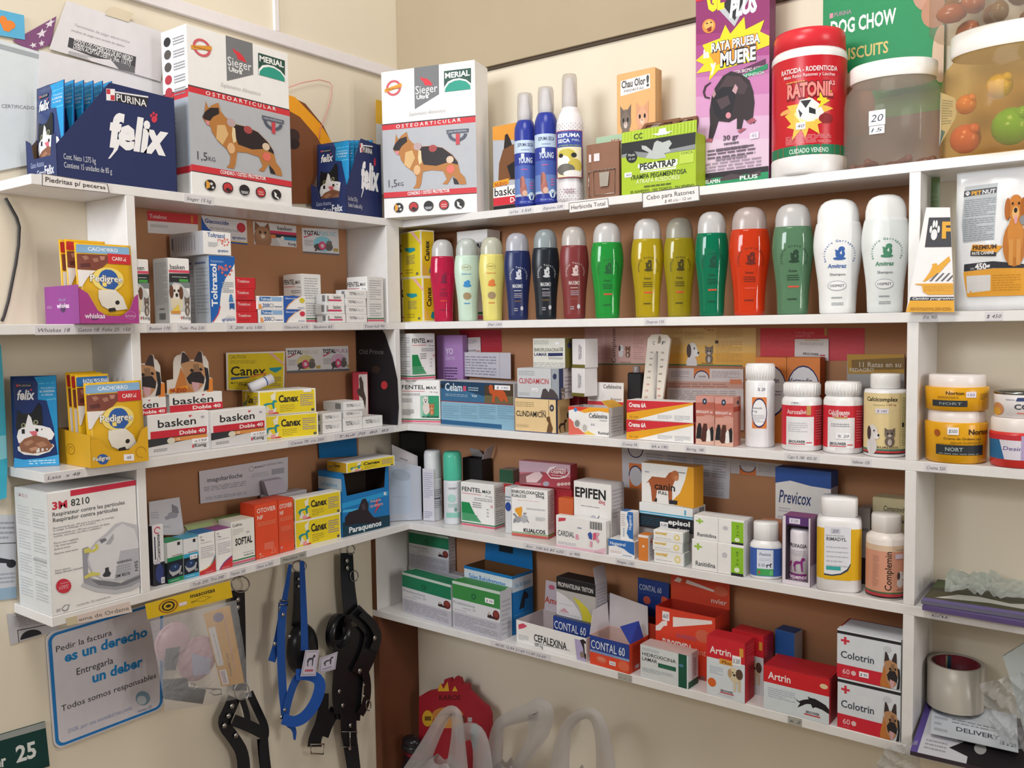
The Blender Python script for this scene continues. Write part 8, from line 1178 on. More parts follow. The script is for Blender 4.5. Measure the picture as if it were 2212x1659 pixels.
def artrin(label, z, S, s, d, stk=(), big=0):
    F = [R(0, 0, 1, 1, 'D8DEE4'), R(0, .64, 1, 1, 'CE2430'), T(.08, .72, .12, 'Artrin', 'F2E8E8', .56, .015), R(.34, .57, .68, .66, 'DE9A3C'), T(.4, .585, .05, 'Plus', '4A2A1A', .24, .01, .2), R(.86, .76, .96, .9, 'D89A3C'), G(.08, .38, .44, .52, 5, 'B0BAC8'), E(.14, .22, .11, .075, 'D8642A'), FIT(.5, .16, .96, .56, [E(.55, .62, .34, .26, 'D8C8A8'), E(.45, .8, .26, .2, 'DCCCAC'), E(.25, .72, .12, .18, 'B89A74'), E(.78, .75, .2, .22, '5A4438'), E(.42, .78, .04, .03, '2A2220'), E(.5, .68, .07, .05, '2E2624'), R(.48, 0, .6, .45, 'D8C8A8'), R(.72, .04, .86, .5, 'D0BE9A')]), R(.36, .085, .72, .1, 'C8283A'), T(.38, .11, .035, 'BROUWER', '4A464C', .32, .02), G(.3, .05, .7, .065, 1, 'A8A6B0')]
    return carton('joint_tablet_carton', label, 'carton', 'R', z, S, s, d, 'CE2430', F, (), [R(0, 0, 1, 1, 'B01E2C'), G(.15, .1, .9, .95, 16, 'C84450', .3)], [R(0, 0, 1, 1, 'C42430'), T(.3, .4, .3, 'Artrin', 'D8606A', .4)], None, stk)
artrin('upright red and white carton with a shaggy dog and amber tag, the front one', 5, Zm(24, (1312, 700), (1690, 755), (1700, 1388), (1322, 1295)), (.002, -.0), .044, [('F', .68, .6, .22, .16, '$ 200')])
artrin('upright red and white carton with a shaggy dog, behind the front one', 5, Zm(24, (1560, 640), (1870, 690), (1885, 1320), (1570, 1240)), (.062, .054), .04)
bx('blue_carton', 'small blue and white carton behind the upright red ones', 5, 24, (1990, 640), (2180, 680), (2190, 1050), (2000, 1010), (.1, .095), .035, 'C8CCD6', [R(0, .6, 1, 1, '2A62B0')], side='R', T_=[R(0, 0, 1, 1, '24508E')])
S = Zm(25, (115, 655), (635, 775), (638, 1105), (110, 970))
AL = [R(0, 0, 1, 1, 'D4DCE2'), R(0, .62, 1, 1, 'CC2028'), T(.07, .71, .17, 'Artrin', 'F2E8E8', .35, .015), E(.92, .82, .06, .055, 'E0C8A0'), G(.07, .3, .5, .54, 5, 'AEB8C6'), P('1E1A20', .5, .4, .55, .36, .62, .42, .7, .46, .68, .52, .72, .5, .8, .5, .95, .42, 1, .34, 1, .24, .9, .3, .8, .32, .76, .28, .73, .36, .66, .34, .56, .24, .53, .22, .57, .32, .52, .36), R(.63, .1, .87, .125, 'C8283A'), T(.66, .14, .06, 'BROUWER', '4A464C', .2, .02)]
bx('joint_tablet_carton', 'wide low red and white carton with a running wolf, beside the stacked pair', 5, 25, (115, 655), (635, 775), (638, 1105), (110, 970), (.002, .0), .07, 'CC2028', AL, side='R', R_=[R(0, 0, 1, 1, '9A1A26')], T_=[R(0, 0, 1, 1, 'AA1E28'), R(.02, .1, .48, .9, 'B83038')])
S = Zm(25, (702, 365), (1218, 490), (1215, 850), (702, 742))
COL_ = [R(0, 0, 1, 1, 'DADFE6'), R(0, .96, 1, 1, 'E6E8EC'), R(0, .91, 1, .97, '26262C'), FIT(.06, .7, .2, .86, CROSSP('D03444')), T(.06, .42, .15, 'Colotrin', '3C4654', .53, .012), R(0, 0, .72, .28, 'CE2638'), T(.09, .09, .11, '60', 'EBB8BE', .12, .015), E(.27, .14, .04, .05, 'E4C0C4'), G(.09, .04, .2, .06, 1, 'E08A94'), E(.8, .78, .06, .06, 'C8CCD4'), FIT(.64, 0, 1.06, .72, SHEPHEAD)]
COLF = [a_ for a_ in COL_]
def colot(label, z, S, s, stk=()):
    o = carton('gut_tablet_carton', label, 'carton', 'R', z, S, s, .07, 'DADFE6', COL_[:-1]+[FIT(.68, 0, .995, .74, SHEPHEAD)], (), [R(0, 0, 1, 1, 'C8CCD4')], [R(0, 0, 1, .25, 'D0D4DC'), R(0, .25, 1, 1, '9A1C2C'), R(.2, .8, .9, 1, '7A3A4A')], None, stk)
    return o
cz = colot('white and red carton with a shepherd dog head, lower of two at the side panel', 5, Zm(25, (702, 755), (1215, 880), (1212, 1225), (705, 1110)), (.004, .002), ())
colot('white and red carton with a shepherd dog head, upper of two at the side panel', cz, S, (.004, .002), [('F', .36, .1, .15, .11, '$ 95')])
# beyond the side panel: tape roll on leaflets, film
def on5(px, py, dz=0): return on(2, Z[5]+dz, px, py)
zf, zk = Z[5]+.012, Z[5]+.047
mag('purple spined magazine with a dark cover under the white leaflets on the lowest shelf', (zf, zf, zk, zk), [(1966, 1622), (2240, 1685), (2240, 1560), (2003, 1510)], '3A3038', [R(0, 0, .06, 1, '5C4A94'), R(.06, 0, .46, 1, 'C8C8D0'), R(.46, 0, 1, .62, '1C181E'), P('1C181E', .3, .2, .5, .1, .5, .6, .44, .4), R(.12, .62, .16, .72, '6A3A34'), R(.34, .55, .42, .75, '55555E'), G(.1, .1, .28, .3, 3, '9A9AA4'), R(.54, .45, .62, .58, '8A8A8E'), T(.64, .45, .13, '18', '8A8A8E', .12, .03), E(.55, .3, .05, .1, 'A0A0A0')], .007)
mag('white delivery leaflet under the tape roll', (zf+.02, zf+.02, zk+.005, zk+.005), [(2010, 1583), (2200, 1625), (2196, 1545), (2014, 1506)], 'C6CCD6', [T(.3, .2, .12, 'DELIVERY', '4A4E58', .5, .02), G(.25, .4, .75, .55, 2, '8A8E98'), G(.04, .1, .2, .9, 5, 'A8ACB6'), T(.8, .1, .1, '18 a 20', '5A5E68', .18, .01)], .0012)
q = on(2, Z[5]+.03, 2020, 1600); m = MB(); m.box(XR+.03, -.075, Z[5]+.0005, XR+.17, -.012, Z[5]+.021, '8A7E72'); tag(m.build('flat_carton', None), 'flat carton under the magazine and leaflets on the lowest shelf', 'carton')
ctr = on(2, zk+.005, 2056, 1516); ctr.y = min(ctr.y, -.052)
for _ in range(4): ctr.x += (2056-proj(ctr)[0])*dist(ctr)/FPX/RT.x
rr = min(59*dist(ctr)/FPX, .046); ctr.x = max(ctr.x, XR+.021+rr); hh = zat(ctr, 1430)-ctr.z
m = MB(); vs = [(rr, 0), (rr, hh), (rr*.86, hh), (rr*.86, 0), (rr, 0)]; m.lathe(vs, 'B4AEA4:s', 40); o = m.build('tape_roll', None, ctr); tag(o, 'wide roll of packing tape with a red printed core on the leaflets', 'tape roll')
m = MB(); m.lathe([(rr*.857, .001), (rr*.857, hh-.001), (rr*.80, hh-.001), (rr*.80, .001), (rr*.857, .001)], '7A2230', 40)
for a0, a1, c_ in ((1.95, 2.12, '26485A'), (2.12, 2.2, 'A89A7A'), (2.9, 3.1, '2E4A3A')):
    m.poly([(rr*.797*math.cos(a_), rr*.797*math.sin(a_), z_) for a_, z_ in ((a0, .002), (a1, .002), (a1, hh-.002), (a0, hh-.002))], c_)
m.build('core', o)
def film_bag(label, pts, c='E6E8EA:film', name='plastic_film', seed=3, amp=.012, group=None):
    """A crumpled clear sheet: a patch over four corners, folded up and down."""
    for p in pts: p.y = min(p.y, -.035)
    r_ = random.Random(seed); n = 14; o0 = pts[0].copy(); N = (pts[1]-pts[0]).cross(pts[3]-pts[0]).normalized(); vs = []
    ph = [(r_.random()*9, r_.random()*9, 4+r_.random()*9, 4+r_.random()*9) for _ in range(6)]
    for j in range(n+1):
        for i in range(n+1):
            u, v = i/n, j/n; p = (pts[0]*(1-u)+pts[1]*u)*(1-v)+(pts[3]*(1-u)+pts[2]*u)*v
            q = sum(abs(math.sin(a*u*1.3+b*v+c1))-.5 for a, b, c1, c2 in [(w[2], w[3], w[0], w[1]) for w in ph])/6*2
            vs.append(p+N*(amp*(q+.6))-o0)
    m = MB(); m.mesh(vs, [(j*(n+1)+i, j*(n+1)+i+1, (j+1)*(n+1)+i+1, (j+1)*(n+1)+i) for j in range(n) for i in range(n)], c, False)
    return tag(m.build(name, None, o0), label, 'plastic film', group)
film_bag('crumpled clear film over the magazines on the fourth shelf', [on(2, Z[4]+.024, *q) for q in ((2040, 1290), (2230, 1318), (2240, 1225), (2075, 1222))], 'D8DED8:bag', amp=.02)
film_bag('crumpled clear bag bulging at the far end of the lowest shelf', [on(1, -.155, *q) for q in ((2150, 1590), (2235, 1620), (2235, 1440), (2120, 1470))], seed=5, amp=.02)
film_bag('clear crumpled bag hanging below the side panel of the lowest shelf', [on(1, -.165, *q) for q in ((1880, 1680), (2000, 1690), (1985, 1595), (1915, 1612))], seed=8)
sheet('plastic_packet', 'pale green plastic packet standing at the far end of the lowest shelf', 'packet', (1, -.12), Zm(31, (868, 690), (960, 690), (960, 1500), (868, 1400)), 'B8C0C0:s', [P('6E9A6A', .3, .3, .8, .2, .8, .8, .3, .9)], .012, None, ((.1, 0), (1, 0), (1, 1), (.1, .95), (-1.7, .75), (-1.0, .45)))
# ------------------------------------------------------------------ under the shelves, left wall
S = Zm(26, (385, 440), (1395, 175), (1400, 1070), (470, 1425))
SG = Zm(26, (390, 430), (1405, 130), (1400, 1065), (465, 1425))
def rr_(x0, y0, x1, y1, rx, ry, n=5):
    pts = []
    for cx, cy, a in ((x1-rx, y0+ry, -90), (x1-rx, y1-ry, 0), (x0+rx, y1-ry, 90), (x0+rx, y0+ry, 180)):
        pts += [(cx+rx*math.cos(math.radians(a+90*i/n)), cy+ry*math.sin(math.radians(a+90*i/n))) for i in range(n+1)]
    return pts
sheet('invoice_sign', 'white sign with a blue rounded border about invoices under the fourth shelf', 'sign', (0, .005), SG, 'D4D0D6', [('p', rr_(.012, .012, .985, .985, .07, .07), '1F7AC2'), ('p', rr_(.04, .035, .957, .962, .05, .05), 'D8D3DA'), SG.t(478, 600, 950, 465, 56, 'Pedir la factura', '3A3A42', .005), SG.t(550, 690, 1255, 475, 92, 'es un derecho', '1E86C8', .035), SG.t(652, 803, 962, 705, 62, 'Entregarla', '3A3A42', .005), SG.t(785, 868, 1215, 735, 88, 'un deber', '1E86C8', .035), SG.t(522, 1110, 1330, 850, 52, 'Todos somos responsables', '3A3A42', .003), SG.t(580, 1285, 1125, 1095, 34, 'DGR, por una sociedad mas justa.', '8A9AC0', 0, .2), SG.e(1215, 990, 62, 58, '7A9AAE'), SG.e(1205, 1005, 40, 36, 'C4CCD4'), SG.t(1170, 1110, 1290, 1070, 24, 'rentas 25', '6A7AA8', 0, .2)], .002, None, rr_(0, 0, 1, 1, .07, .07))
sheet('street_number_sign', 'dark green plate with white characters and grey rim, low on the wall', 'sign', (0, .004), Zm(26, (-260, 1370), (385, 1180), (425, 1560), (-240, 1760)), '0F3B38', [P('9AA09E', 0, .88, 1, .86, 1, 1, 0, 1), T(.3, .3, .26, 'er', 'DDE0DE', .14, .03), T(.57, .3, .36, '25', 'DDE0DE', .27, .03)], .004)
sheet('notice', 'grey printed notice with a dark oval stuck under the end of the fourth shelf', 'notice', (0, .002), Zm(26, (60, 262), (480, 245), (500, 400), (90, 525)), 'C2C0C6', [G(.12, .55, .95, .95, 7, '94929C', .3), R(.16, .02, .95, .42, 'C2C0C6'), R(.16, .40, .95, .43, '3A3A42'), R(.16, .0, .175, .43, '3A3A42'), E(.42, .06, .22, .28, '26262E', 0, 180)], .0008)
sheet('notice', 'pale printed notice behind the respirator carton at the wall end', 'notice', (0, .002), Zm(0, (-40, 1112), (34, 1112), (36, 1292), (-40, 1302)), 'CFD3DC', [G(.3, .72, .95, .95, 4, 'A0A6B4'), R(0, .66, 1, .67, '5A5A64'), E(.85, .42, .14, .05, '2E2E36'), P('2E2E36', .5, .5, .9, .46, .9, .42, .5, .44), R(0, 0, 1, .14, '9AB6CE'), G(.3, .2, .95, .34, 3, 'A8AEBC')], .0008)
m = MB(); o0 = on(0, .014, -30, 1090); pts = [on(0, .014, *q)-o0 for q in ((-30, 1090), (14, 1075), (16, 1000), (12, 900), (6, 800), (2, 745), (-30, 740))]; m.slab(pts, (1, 0, 0), .01, '3FB6D2:g'); m.slab([on(0, .0145, *q)-o0 for q in ((-30, 1000), (15, 990), (13, 940), (-30, 945))], (1, 0, 0), .003, '8AD4E4:g')
tag(m.build('blue_package', None, o0), 'cyan plastic package hanging at the very end of the wall', 'package')
sheet('shelf_card', 'torn paper card about milking cream on the fourth shelf edge', 'shelf card', (0, DL+.0015), Zm(26, (560, 300), (1105, 155), (1130, 245), (575, 365)), 'D8C8C0', [T(.18, .25, .42, 'ema de Ordene', '6A6260', .78, .0), R(0, 0, .16, 1, 'CBBE9E')], .0008)
# breathing masks in a clear bag with a yellow header
m = MB(); pl = .155; F0 = Zm(26, (1240, 190), (1975, 0), (2130, 960), (1395, 1090)); tl, tr_, br, bl = (on(0, pl, *q) for q in (F0.tl, F0.tr, F0.br, F0.bl))
o0 = bl.copy(); root = empty('accessory_pack', o0); tag(root, 'clear hanging pack with yellow header and two pale pink pet cones', 'pack')
f = quadface(bl-o0, br-o0, tr_-o0, tl-o0); fx = Face(lambda u, v, l: f.fn(u, v, l), f.W, f.H)
HD = Zm(26, (1240, 185), (1960, -10), (1985, 120), (1262, 310))
def pl_(x, y, l=0): p = on(0, pl+l, *full(26, (x, y))); return p-o0
hm = MB(); q4 = [pl_(1262, 308), pl_(1985, 120), pl_(1960, -20), pl_(1240, 178)]; hm.slab(q4, (1, 0, 0), .0012, 'D8B41E'); hf = quadface(*q4)
draw(hm, hf, [RG(.24, .5, .11, .42, .85, '9A5A1A'), RG(.24, .5, .075, .3, .7, '3A2A1A'), E(.24, .5, .03, .1, '3A2A1A'), T(.5, .62, .26, 'mascotas', '3A3420', .3, .02), R(.36, .3, .45, .5, 'DED2E2'), RG(.64, .38, .1, .16, .9, '3A3420', 0, 360, 4), T(.5, .3, .16, 'art.', '3A3420', .05)]); hm.build('header_card', root)
cm = MB(); q4 = [pl_(1890, 880, -.004), pl_(2085, 850, -.004), pl_(1960, 190, -.004), pl_(1735, 260, -.004)]; cm.slab(q4, (1, 0, 0), .001, 'D29A26'); cf_ = quadface(*q4)
draw(cm, cf_, [R(.04, .28, .3, .8, 'DCD8D2'), V(.2, .32, .05, 'Pet safety harness clip', '6A6460', .4), R(.06, .02, .34, .22, 'E4DEE0'), V(.18, .04, .07, 'DAYANES', 'B83A5A', .16, .02), V(.26, .04, .07, 'WARNING', '2A2A2A', .16, .02), V(.56, .12, .13, 'Petsafety Lead', '7A5A1A', .3), R(.7, .2, .72, .85, 'B88AA0'), E(.5, .9, .2, .06, '6A5A7A')]); cm.build('product_card', root)
for cx, cy, r0, nm in ((1470, 500, 165, 0), (1680, 640, 185, 0)):
    k = MB(); c0 = pl_(cx, cy, -.012); R1 = r0*ZO[26][2]*dist(c0+o0)/FPX
    k.lathe([(R1, 0), (R1*1.03, .002), (R1*.98, .004), (R1*.9, .003), (R1*.8, .006), (R1*.4, .009), (0, .0095)], 'B98E92:s', 28); ob = k.build('cone', root, c0); ob.rotation_euler = (0, math.pi/2, 0)
k = MB(); k.slab([pl_(1420, 560, -.002), pl_(1540, 540, -.002), pl_(1500, 740, -.002), pl_(1415, 745, -.002)], (1, 0, 0), .006, '26262C'); k.build('strap', root)
k = MB(); k.slab([pl_(1640, 600, .0), pl_(1800, 640, .0), pl_(1790, 770, .0), pl_(1660, 790, .0)], (1, 0, 0), .004, 'A0A0B4'); k.build('printed_pad', root)
k = MB(); k.slab([pl_(1415, 830, .002), pl_(1600, 815, .002), pl_(1610, 890, .002), pl_(1760, 910, .002), pl_(1730, 1030, .002), pl_(1410, 990, .002)], (1, 0, 0), .01, '17171C:s'); k.build('buckle_strap', root)
k = MB(); k.tube([pl_(1640+30*math.cos(a_), 880+26*math.sin(a_), .004) for a_ in [i*.5 for i in range(13)]], .0012, 'B4B2AE:m', 6); k.tube([pl_(1660, 885, .004), pl_(1800, 900, .004), pl_(1885, 905, .004), pl_(1890, 945, .004), pl_(1830, 955, .004), pl_(1790, 930, .004), pl_(1840, 900, .004)], .0015, 'B4B2AE:m', 6); k.build('snap_hook', root)
n = 16; vs = []; r_ = random.Random(4)
for j in range(n+1):
    for i in range(n+1):
        u, v = i/n, j/n; b_ = math.sin(math.pi*u)*math.sin(math.pi*min(1, v*1.05)); vs.append(f.fn(u, v*.86, .006+.022*b_**.6+.005*abs(math.sin(13*u+7*v))*b_+.002*r_.random()))
k = MB(); k.mesh(vs, [(j*(n+1)+i, j*(n+1)+i+1, (j+1)*(n+1)+i+1, (j+1)*(n+1)+i) for j in range(n) for i in range(n)], 'F0F0F4:film', True); k.build('clear_bag', root)
# ------------------------------------------------------------------ harnesses hanging on the left wall
class Strap:
    def __init__(s, name, label, cat, anchor, z=27): s.z = z; s.o = anchor; s.root = empty(name, anchor); tag(s.root, label, cat)
    def p(s, x, y, l): return on(0, l, *full(s.z, (x, y)))-s.o
    def band(s, part, pts, w, c, lift=.03, t=.0024, holes=()):
        """A flat strap along crop positions (x, y[, lift]), w wide in crop pixels."""
        P3 = [(q[0], q[1], q[2] if len(q) > 2 else lift) for q in pts]; out = []
        for _ in range(2):                                       # round the corners off
            nn = [P3[0]]
            for a, b in zip(P3, P3[1:]): nn += [tuple(a[i]*.75+b[i]*.25 for i in range(3)), tuple(a[i]*.25+b[i]*.75 for i in range(3))]
            P3 = nn+[P3[-1]]
        n = len(P3); m = MB(); vs = []
        for i, q in enumerate(P3):
            a, b = P3[max(i-1, 0)], P3[min(i+1, n-1)]; dx, dy = b[0]-a[0], b[1]-a[1]; L = math.hypot(dx, dy) or 1
            ww = (w if not isinstance(w, tuple) else w[0]+(w[1]-w[0])*i/(n-1))/2; nx, ny = -dy/L*ww, dx/L*ww
            for sx, l in ((-1, 0), (1, 0), (1, t), (-1, t)): vs.append(s.p(q[0]+sx*nx, q[1]+sx*ny, q[2]+l))
        fs = [(i*4+k, i*4+(k+1) % 4, (i+1)*4+(k+1) % 4, (i+1)*4+k) for i in range(n-1) for k in range(4)]+[(3, 2, 1, 0), tuple((n-1)*4+k for k in range(4))]
        m.mesh(vs, fs, c); return m.build(part, s.root)
    def rivets(s, pts, r=.0045, c='B8B6B2:m', lift=.034):
        for x, y in pts:
            m = MB(); m.ball((0, 0, 0), r, c, .45, 1, 1, 10); m.build('rivet', s.root, s.p(x, y, lift))
    def ring(s, x, y, rx, ry, lift=.032, r=.0016, c='A8A6A2:m', a0=0, a1=6.2832, part='ring'):
        m = MB(); n = 22; cl = a1-a0 > 6.2; m.tube([s.p(x+rx*math.cos(a0+(a1-a0)*i/n), y-ry*math.sin(a0+(a1-a0)*i/n), lift) for i in range(n if cl else n+1)], r, c, 7, cl); return m.build(part, s.root)
    def hook(s, x, y): m = MB(); m.tube([s.p(x, y, .003), s.p(x, y, .036), s.p(x, y-14, .038)], .0016, '9A9894:m', 6); m.build('hook', s.root)
BLK = '17171B:s'
h1 = Strap('leather_harness', 'black leather harness hanging beside the clear accessory pack', 'harness', on(0, .03, 515, 1270))
h1.ring(275, 285, 66, 60); h1.hook(275, 232); h1.band('strap', [(255, 330), (262, 600), (265, 900), (270, 1080)], 104, BLK, .022); h1.rivets([(258, 400), (257, 458)], .0062, lift=.028)
h1.ring(285, 1085, 55, 70, .034); h1.band('strap', [(230, 1130), (190, 1230), (140, 1330), (230, 1440), (300, 1560), (300, 1800)], 96, BLK, .028); h1.rivets([(213, 1197), (188, 1270), (157, 1342), (243, 1415)], .0062)
h1.band('strap', [(290, 1150), (320, 1240), (330, 1310)], 46, BLK, .034); h1.band('strap', [(340, 1090), (400, 1220), (470, 1370), (440, 1480), (465, 1800)], 60, BLK, .031); h1.band('strap', [(220, 1300), (330, 1340), (450, 1400)], 90, BLK, .036); h1.band('strap', [(440, 1440), (450, 1560), (480, 1800)], 84, BLK, .026)
hb = Strap('muzzle', 'black leather muzzle cup hanging behind the blue halter', 'muzzle', on(0, .02, 640, 1240))
hb.band('strap', [(700, 190), (700, 420), (692, 600)], (50, 70), BLK, .016); hb.ring(715, 150, 52, 42, .02); hb.hook(715, 112); hb.rivets([(710, 245), (710, 300)], .004, lift=.021)
m = MB(); c0 = hb.p(720, 760, .018); m.lathe([(.050, 0), (.05, .008), (.046, .022), (.034, .034), (.018, .039), (0, .04)], BLK, 24, 1.25, .8); ob = m.build('cup', hb.root, c0); ob.rotation_euler = (0, math.pi/2, 0)
hb.rivets([(645, 675), (790, 700)], .0048, lift=.05)
hu = Strap('blue_halter', 'blue nylon halter with a small tag, hanging in front of the muzzle', 'halter', on(0, .075, 640, 1240))
BL = '1E4F9E:d'
hu.band('strap', [(735, 110), (742, 300), (752, 560), (755, 780)], (34, 60), BL, .07); hu.band('strap', [(648, 135), (628, 270), (605, 400)], (24, 44), BL, .07); hu.band('strap', [(605, 400), (570, 620), (545, 740), (508, 862)], 56, BL, .064); hu.band('strap', [(590, 420), (575, 760), (590, 1080), (610, 1260)], 62, BL, .072)
hu.band('strap', [(605, 1290), (630, 1160), (690, 980), (780, 930)], 56, BL, .075); hu.band('noseband', [(690, 960), (800, 960), (880, 1010), (850, 1150), (770, 1270), (680, 1320), (590, 1290)], 84, '1F56B0:d', .082); hu.band('strap_end', [(640, 1330), (680, 1370), (680, 1450)], (60, 12), BL, .075)
hu.rivets([(594, 512), (532, 730), (607, 1225), (585, 1280)], .005, lift=.077)
m = MB(); m.tube([hu.p(*q, .076) for q in ((572, 402), (632, 412), (628, 440), (566, 436))], .0016, 'A8A6A2:m', 6, True); m.tube([hu.p(572, 440, .076), hu.p(562, 488, .076)], .0014, 'A8A6A2:m', 6); m.build('buckle', hu.root)
h3 = Strap('leather_harness', 'black leather harness with coiled collar hanging nearest the corner', 'harness', on(0, .04, 755, 1240))
h3.ring(1100, 25, 30, 34); h3.hook(1075, -5); h3.band('strap', [(1070, 50), (1075, 250), (1090, 400), (1110, 560)], (92, 120), BLK, .03); h3.rivets([(1073, 108), (1076, 162)], .0062, lift=.036); h3.ring(1125, 222, 30, 40, .034)
m = MB(); c0 = h3.p(1010, 640, .045); m.lathe([(.038, -.012), (.041, -.012), (.041, .012), (.038, .012), (.038, -.012)], BLK, 26, 1.05, 1.1); ob = m.build('collar_loop', h3.root, c0); ob.rotation_euler = (0, math.pi/2, .35)
h3.band('strap', [(1120, 480), (1200, 560), (1270, 640), (1240, 800), (1160, 960)], 120, BLK, .038); h3.band('strap', [(1180, 500), (1270, 580), (1310, 680), (1270, 780)], 60, BLK, .05); h3.rivets([(1280, 686), (1168, 932)], .0065, lift=.058)
h3.band('strap', [(1130, 600), (1140, 800), (1100, 1000), (1080, 1300)], 180, BLK, .03); h3.band('strap', [(1020, 700), (1030, 900), (1010, 1100), (1030, 1250)], 110, BLK, .036); h3.rivets([(1015, 1085), (1040, 1190), (1098, 1340), (1095, 1510)], .0055, lift=.042)
h3.band('strap', [(1080, 1200), (1085, 1400), (1110, 1560), (1140, 1800)], (130, 92), BLK, .034); h3.band('strap', [(1200, 900), (1230, 1040), (1215, 1180), (1170, 1260)], 56, BLK, .04); h3.rivets([(1200, 1040), (1198, 1122)], .004, lift=.046)
h3.ring(1232, 1190, 18, 40, .042, part='buckle'); m = MB(); m.tube([h3.p(*q, .042) for q in ((1030, 1385), (1145, 1385), (1145, 1500), (1030, 1500))], .0018, 'A8A6A2:m', 6, True); m.tube([h3.p(1095, 1388, .044), h3.p(1095, 1510, .046)], .0014, 'A8A6A2:m', 6); m.build('buckle', h3.root)
h3.band('strap', [(900, 1100), (890, 1300), (830, 1440), (830, 1500)], (70, 110), BLK, .03); h3.band('strap', [(990, 1220), (930, 1310), (890, 1420)], 90, BLK, .026); m = MB(); m.tube([h3.p(*q, .036) for q in ((800, 1480), (900, 1480), (895, 1555), (805, 1550))], .002, 'B0A898:m', 6, True); m.build('buckle', h3.root)
def hang_tag(label, zid, tl, tr, br, bl, lift, turn):
    return sheet('hang_tag', label, 'tag', (0, lift), Zm(zid, tl, tr, br, bl), 'C9C3D4', [R(.06, .05, .94, .95, '9A94AC'), R(.09, .08, .91, .92, 'CCC6D6'), FIT(.22, .38, .8, .84, HOUND('3A3A4A')), R(.2, .18, .76, .26, 'B85A70' if turn else '9A94B0')], .0008)
hang_tag('small white tag with a red line clipped to the blue halter', 27, (762, 778), (864, 776), (838, 970), (725, 974), .092, 1)
hang_tag('small lilac white tag clipped to the corner harness', 27, (868, 838), (1003, 788), (985, 920), (860, 955), .07, 0)
# ------------------------------------------------------------------ corner floor level: package and carrier bags on the lowest board
BZ = -1.4815
S = Zm(28, (330, 300), (880, 300), (880, 1029), (330, 1029))
o0 = on(1, -.05, 905, 1600); o0.z = BZ
pk = [(905, 1505), (925, 1493), (945, 1490), (950, 1480), (958, 1478), (960, 1468), (972, 1465), (976, 1474), (984, 1462), (993, 1466), (996, 1476), (1010, 1478), (1012, 1492), (1022, 1502), (1038, 1518), (1052, 1528), (1058, 1545), (1060, 1620), (1045, 1700), (905, 1700)]
m = MB(); pts = [on(1, -.05, *q)-o0 for q in pk]
for p in pts: p.z = max(p.z, .0)
m.slab(pts, (0, -1, 0), .012, '9A1C2A'); fcp = Face(lambda u, v, l: on(1, -.05-l, 905+155*u, 1700-235*v)-o0, .12, .18)
draw(m, fcp, [T(.28, .8, .045, 'KAROS', '5A1018', .3, .03), P('D8A030', .26, .88, .3, .96, .34, .9, .4, .97, .42, .88), P('D8A030', .46, .88, .5, .93, .54, .88), E(.4, .66, .22, .075, 'B8783A'), E(.46, .62, .2, .06, '6A2A1E'), E(.4, .6, .2, .06, 'C88A4A'), E(.12, .63, .075, .075, 'C89A2A'), R(.08, .61, .17, .65, '6A4A1A'), E(.78, .5, .06, .085, '2A7A8A'), E(.78, .4, .045, .06, '2A7A8A'), R(.68, .6, .74, .64, 'A8A0A0')])
tag(m.build('snack_package', None, o0), 'red scalloped snack package with a bun picture standing in the corner', 'package')
m = MB(); c0 = on(1, -.085, 870, 1600); c0.z = BZ+.008; c0.x = max(c0.x, .075); topz = on(1, -.085, 870, 1592).z-BZ
for i in range(7): m.ball((.004*math.sin(i*2.1), .004*math.cos(i*1.7), topz*(i+.5)/7), .026, ('1C181C:s', '6A1A26:s', '231E22:s')[i % 3], 1.2, .8, topz/7/.03, 10)
tag(m.build('patterned_pouch', None, c0), 'dark glossy patterned pouch slumped beside the red package', 'pouch')
m = MB(); 
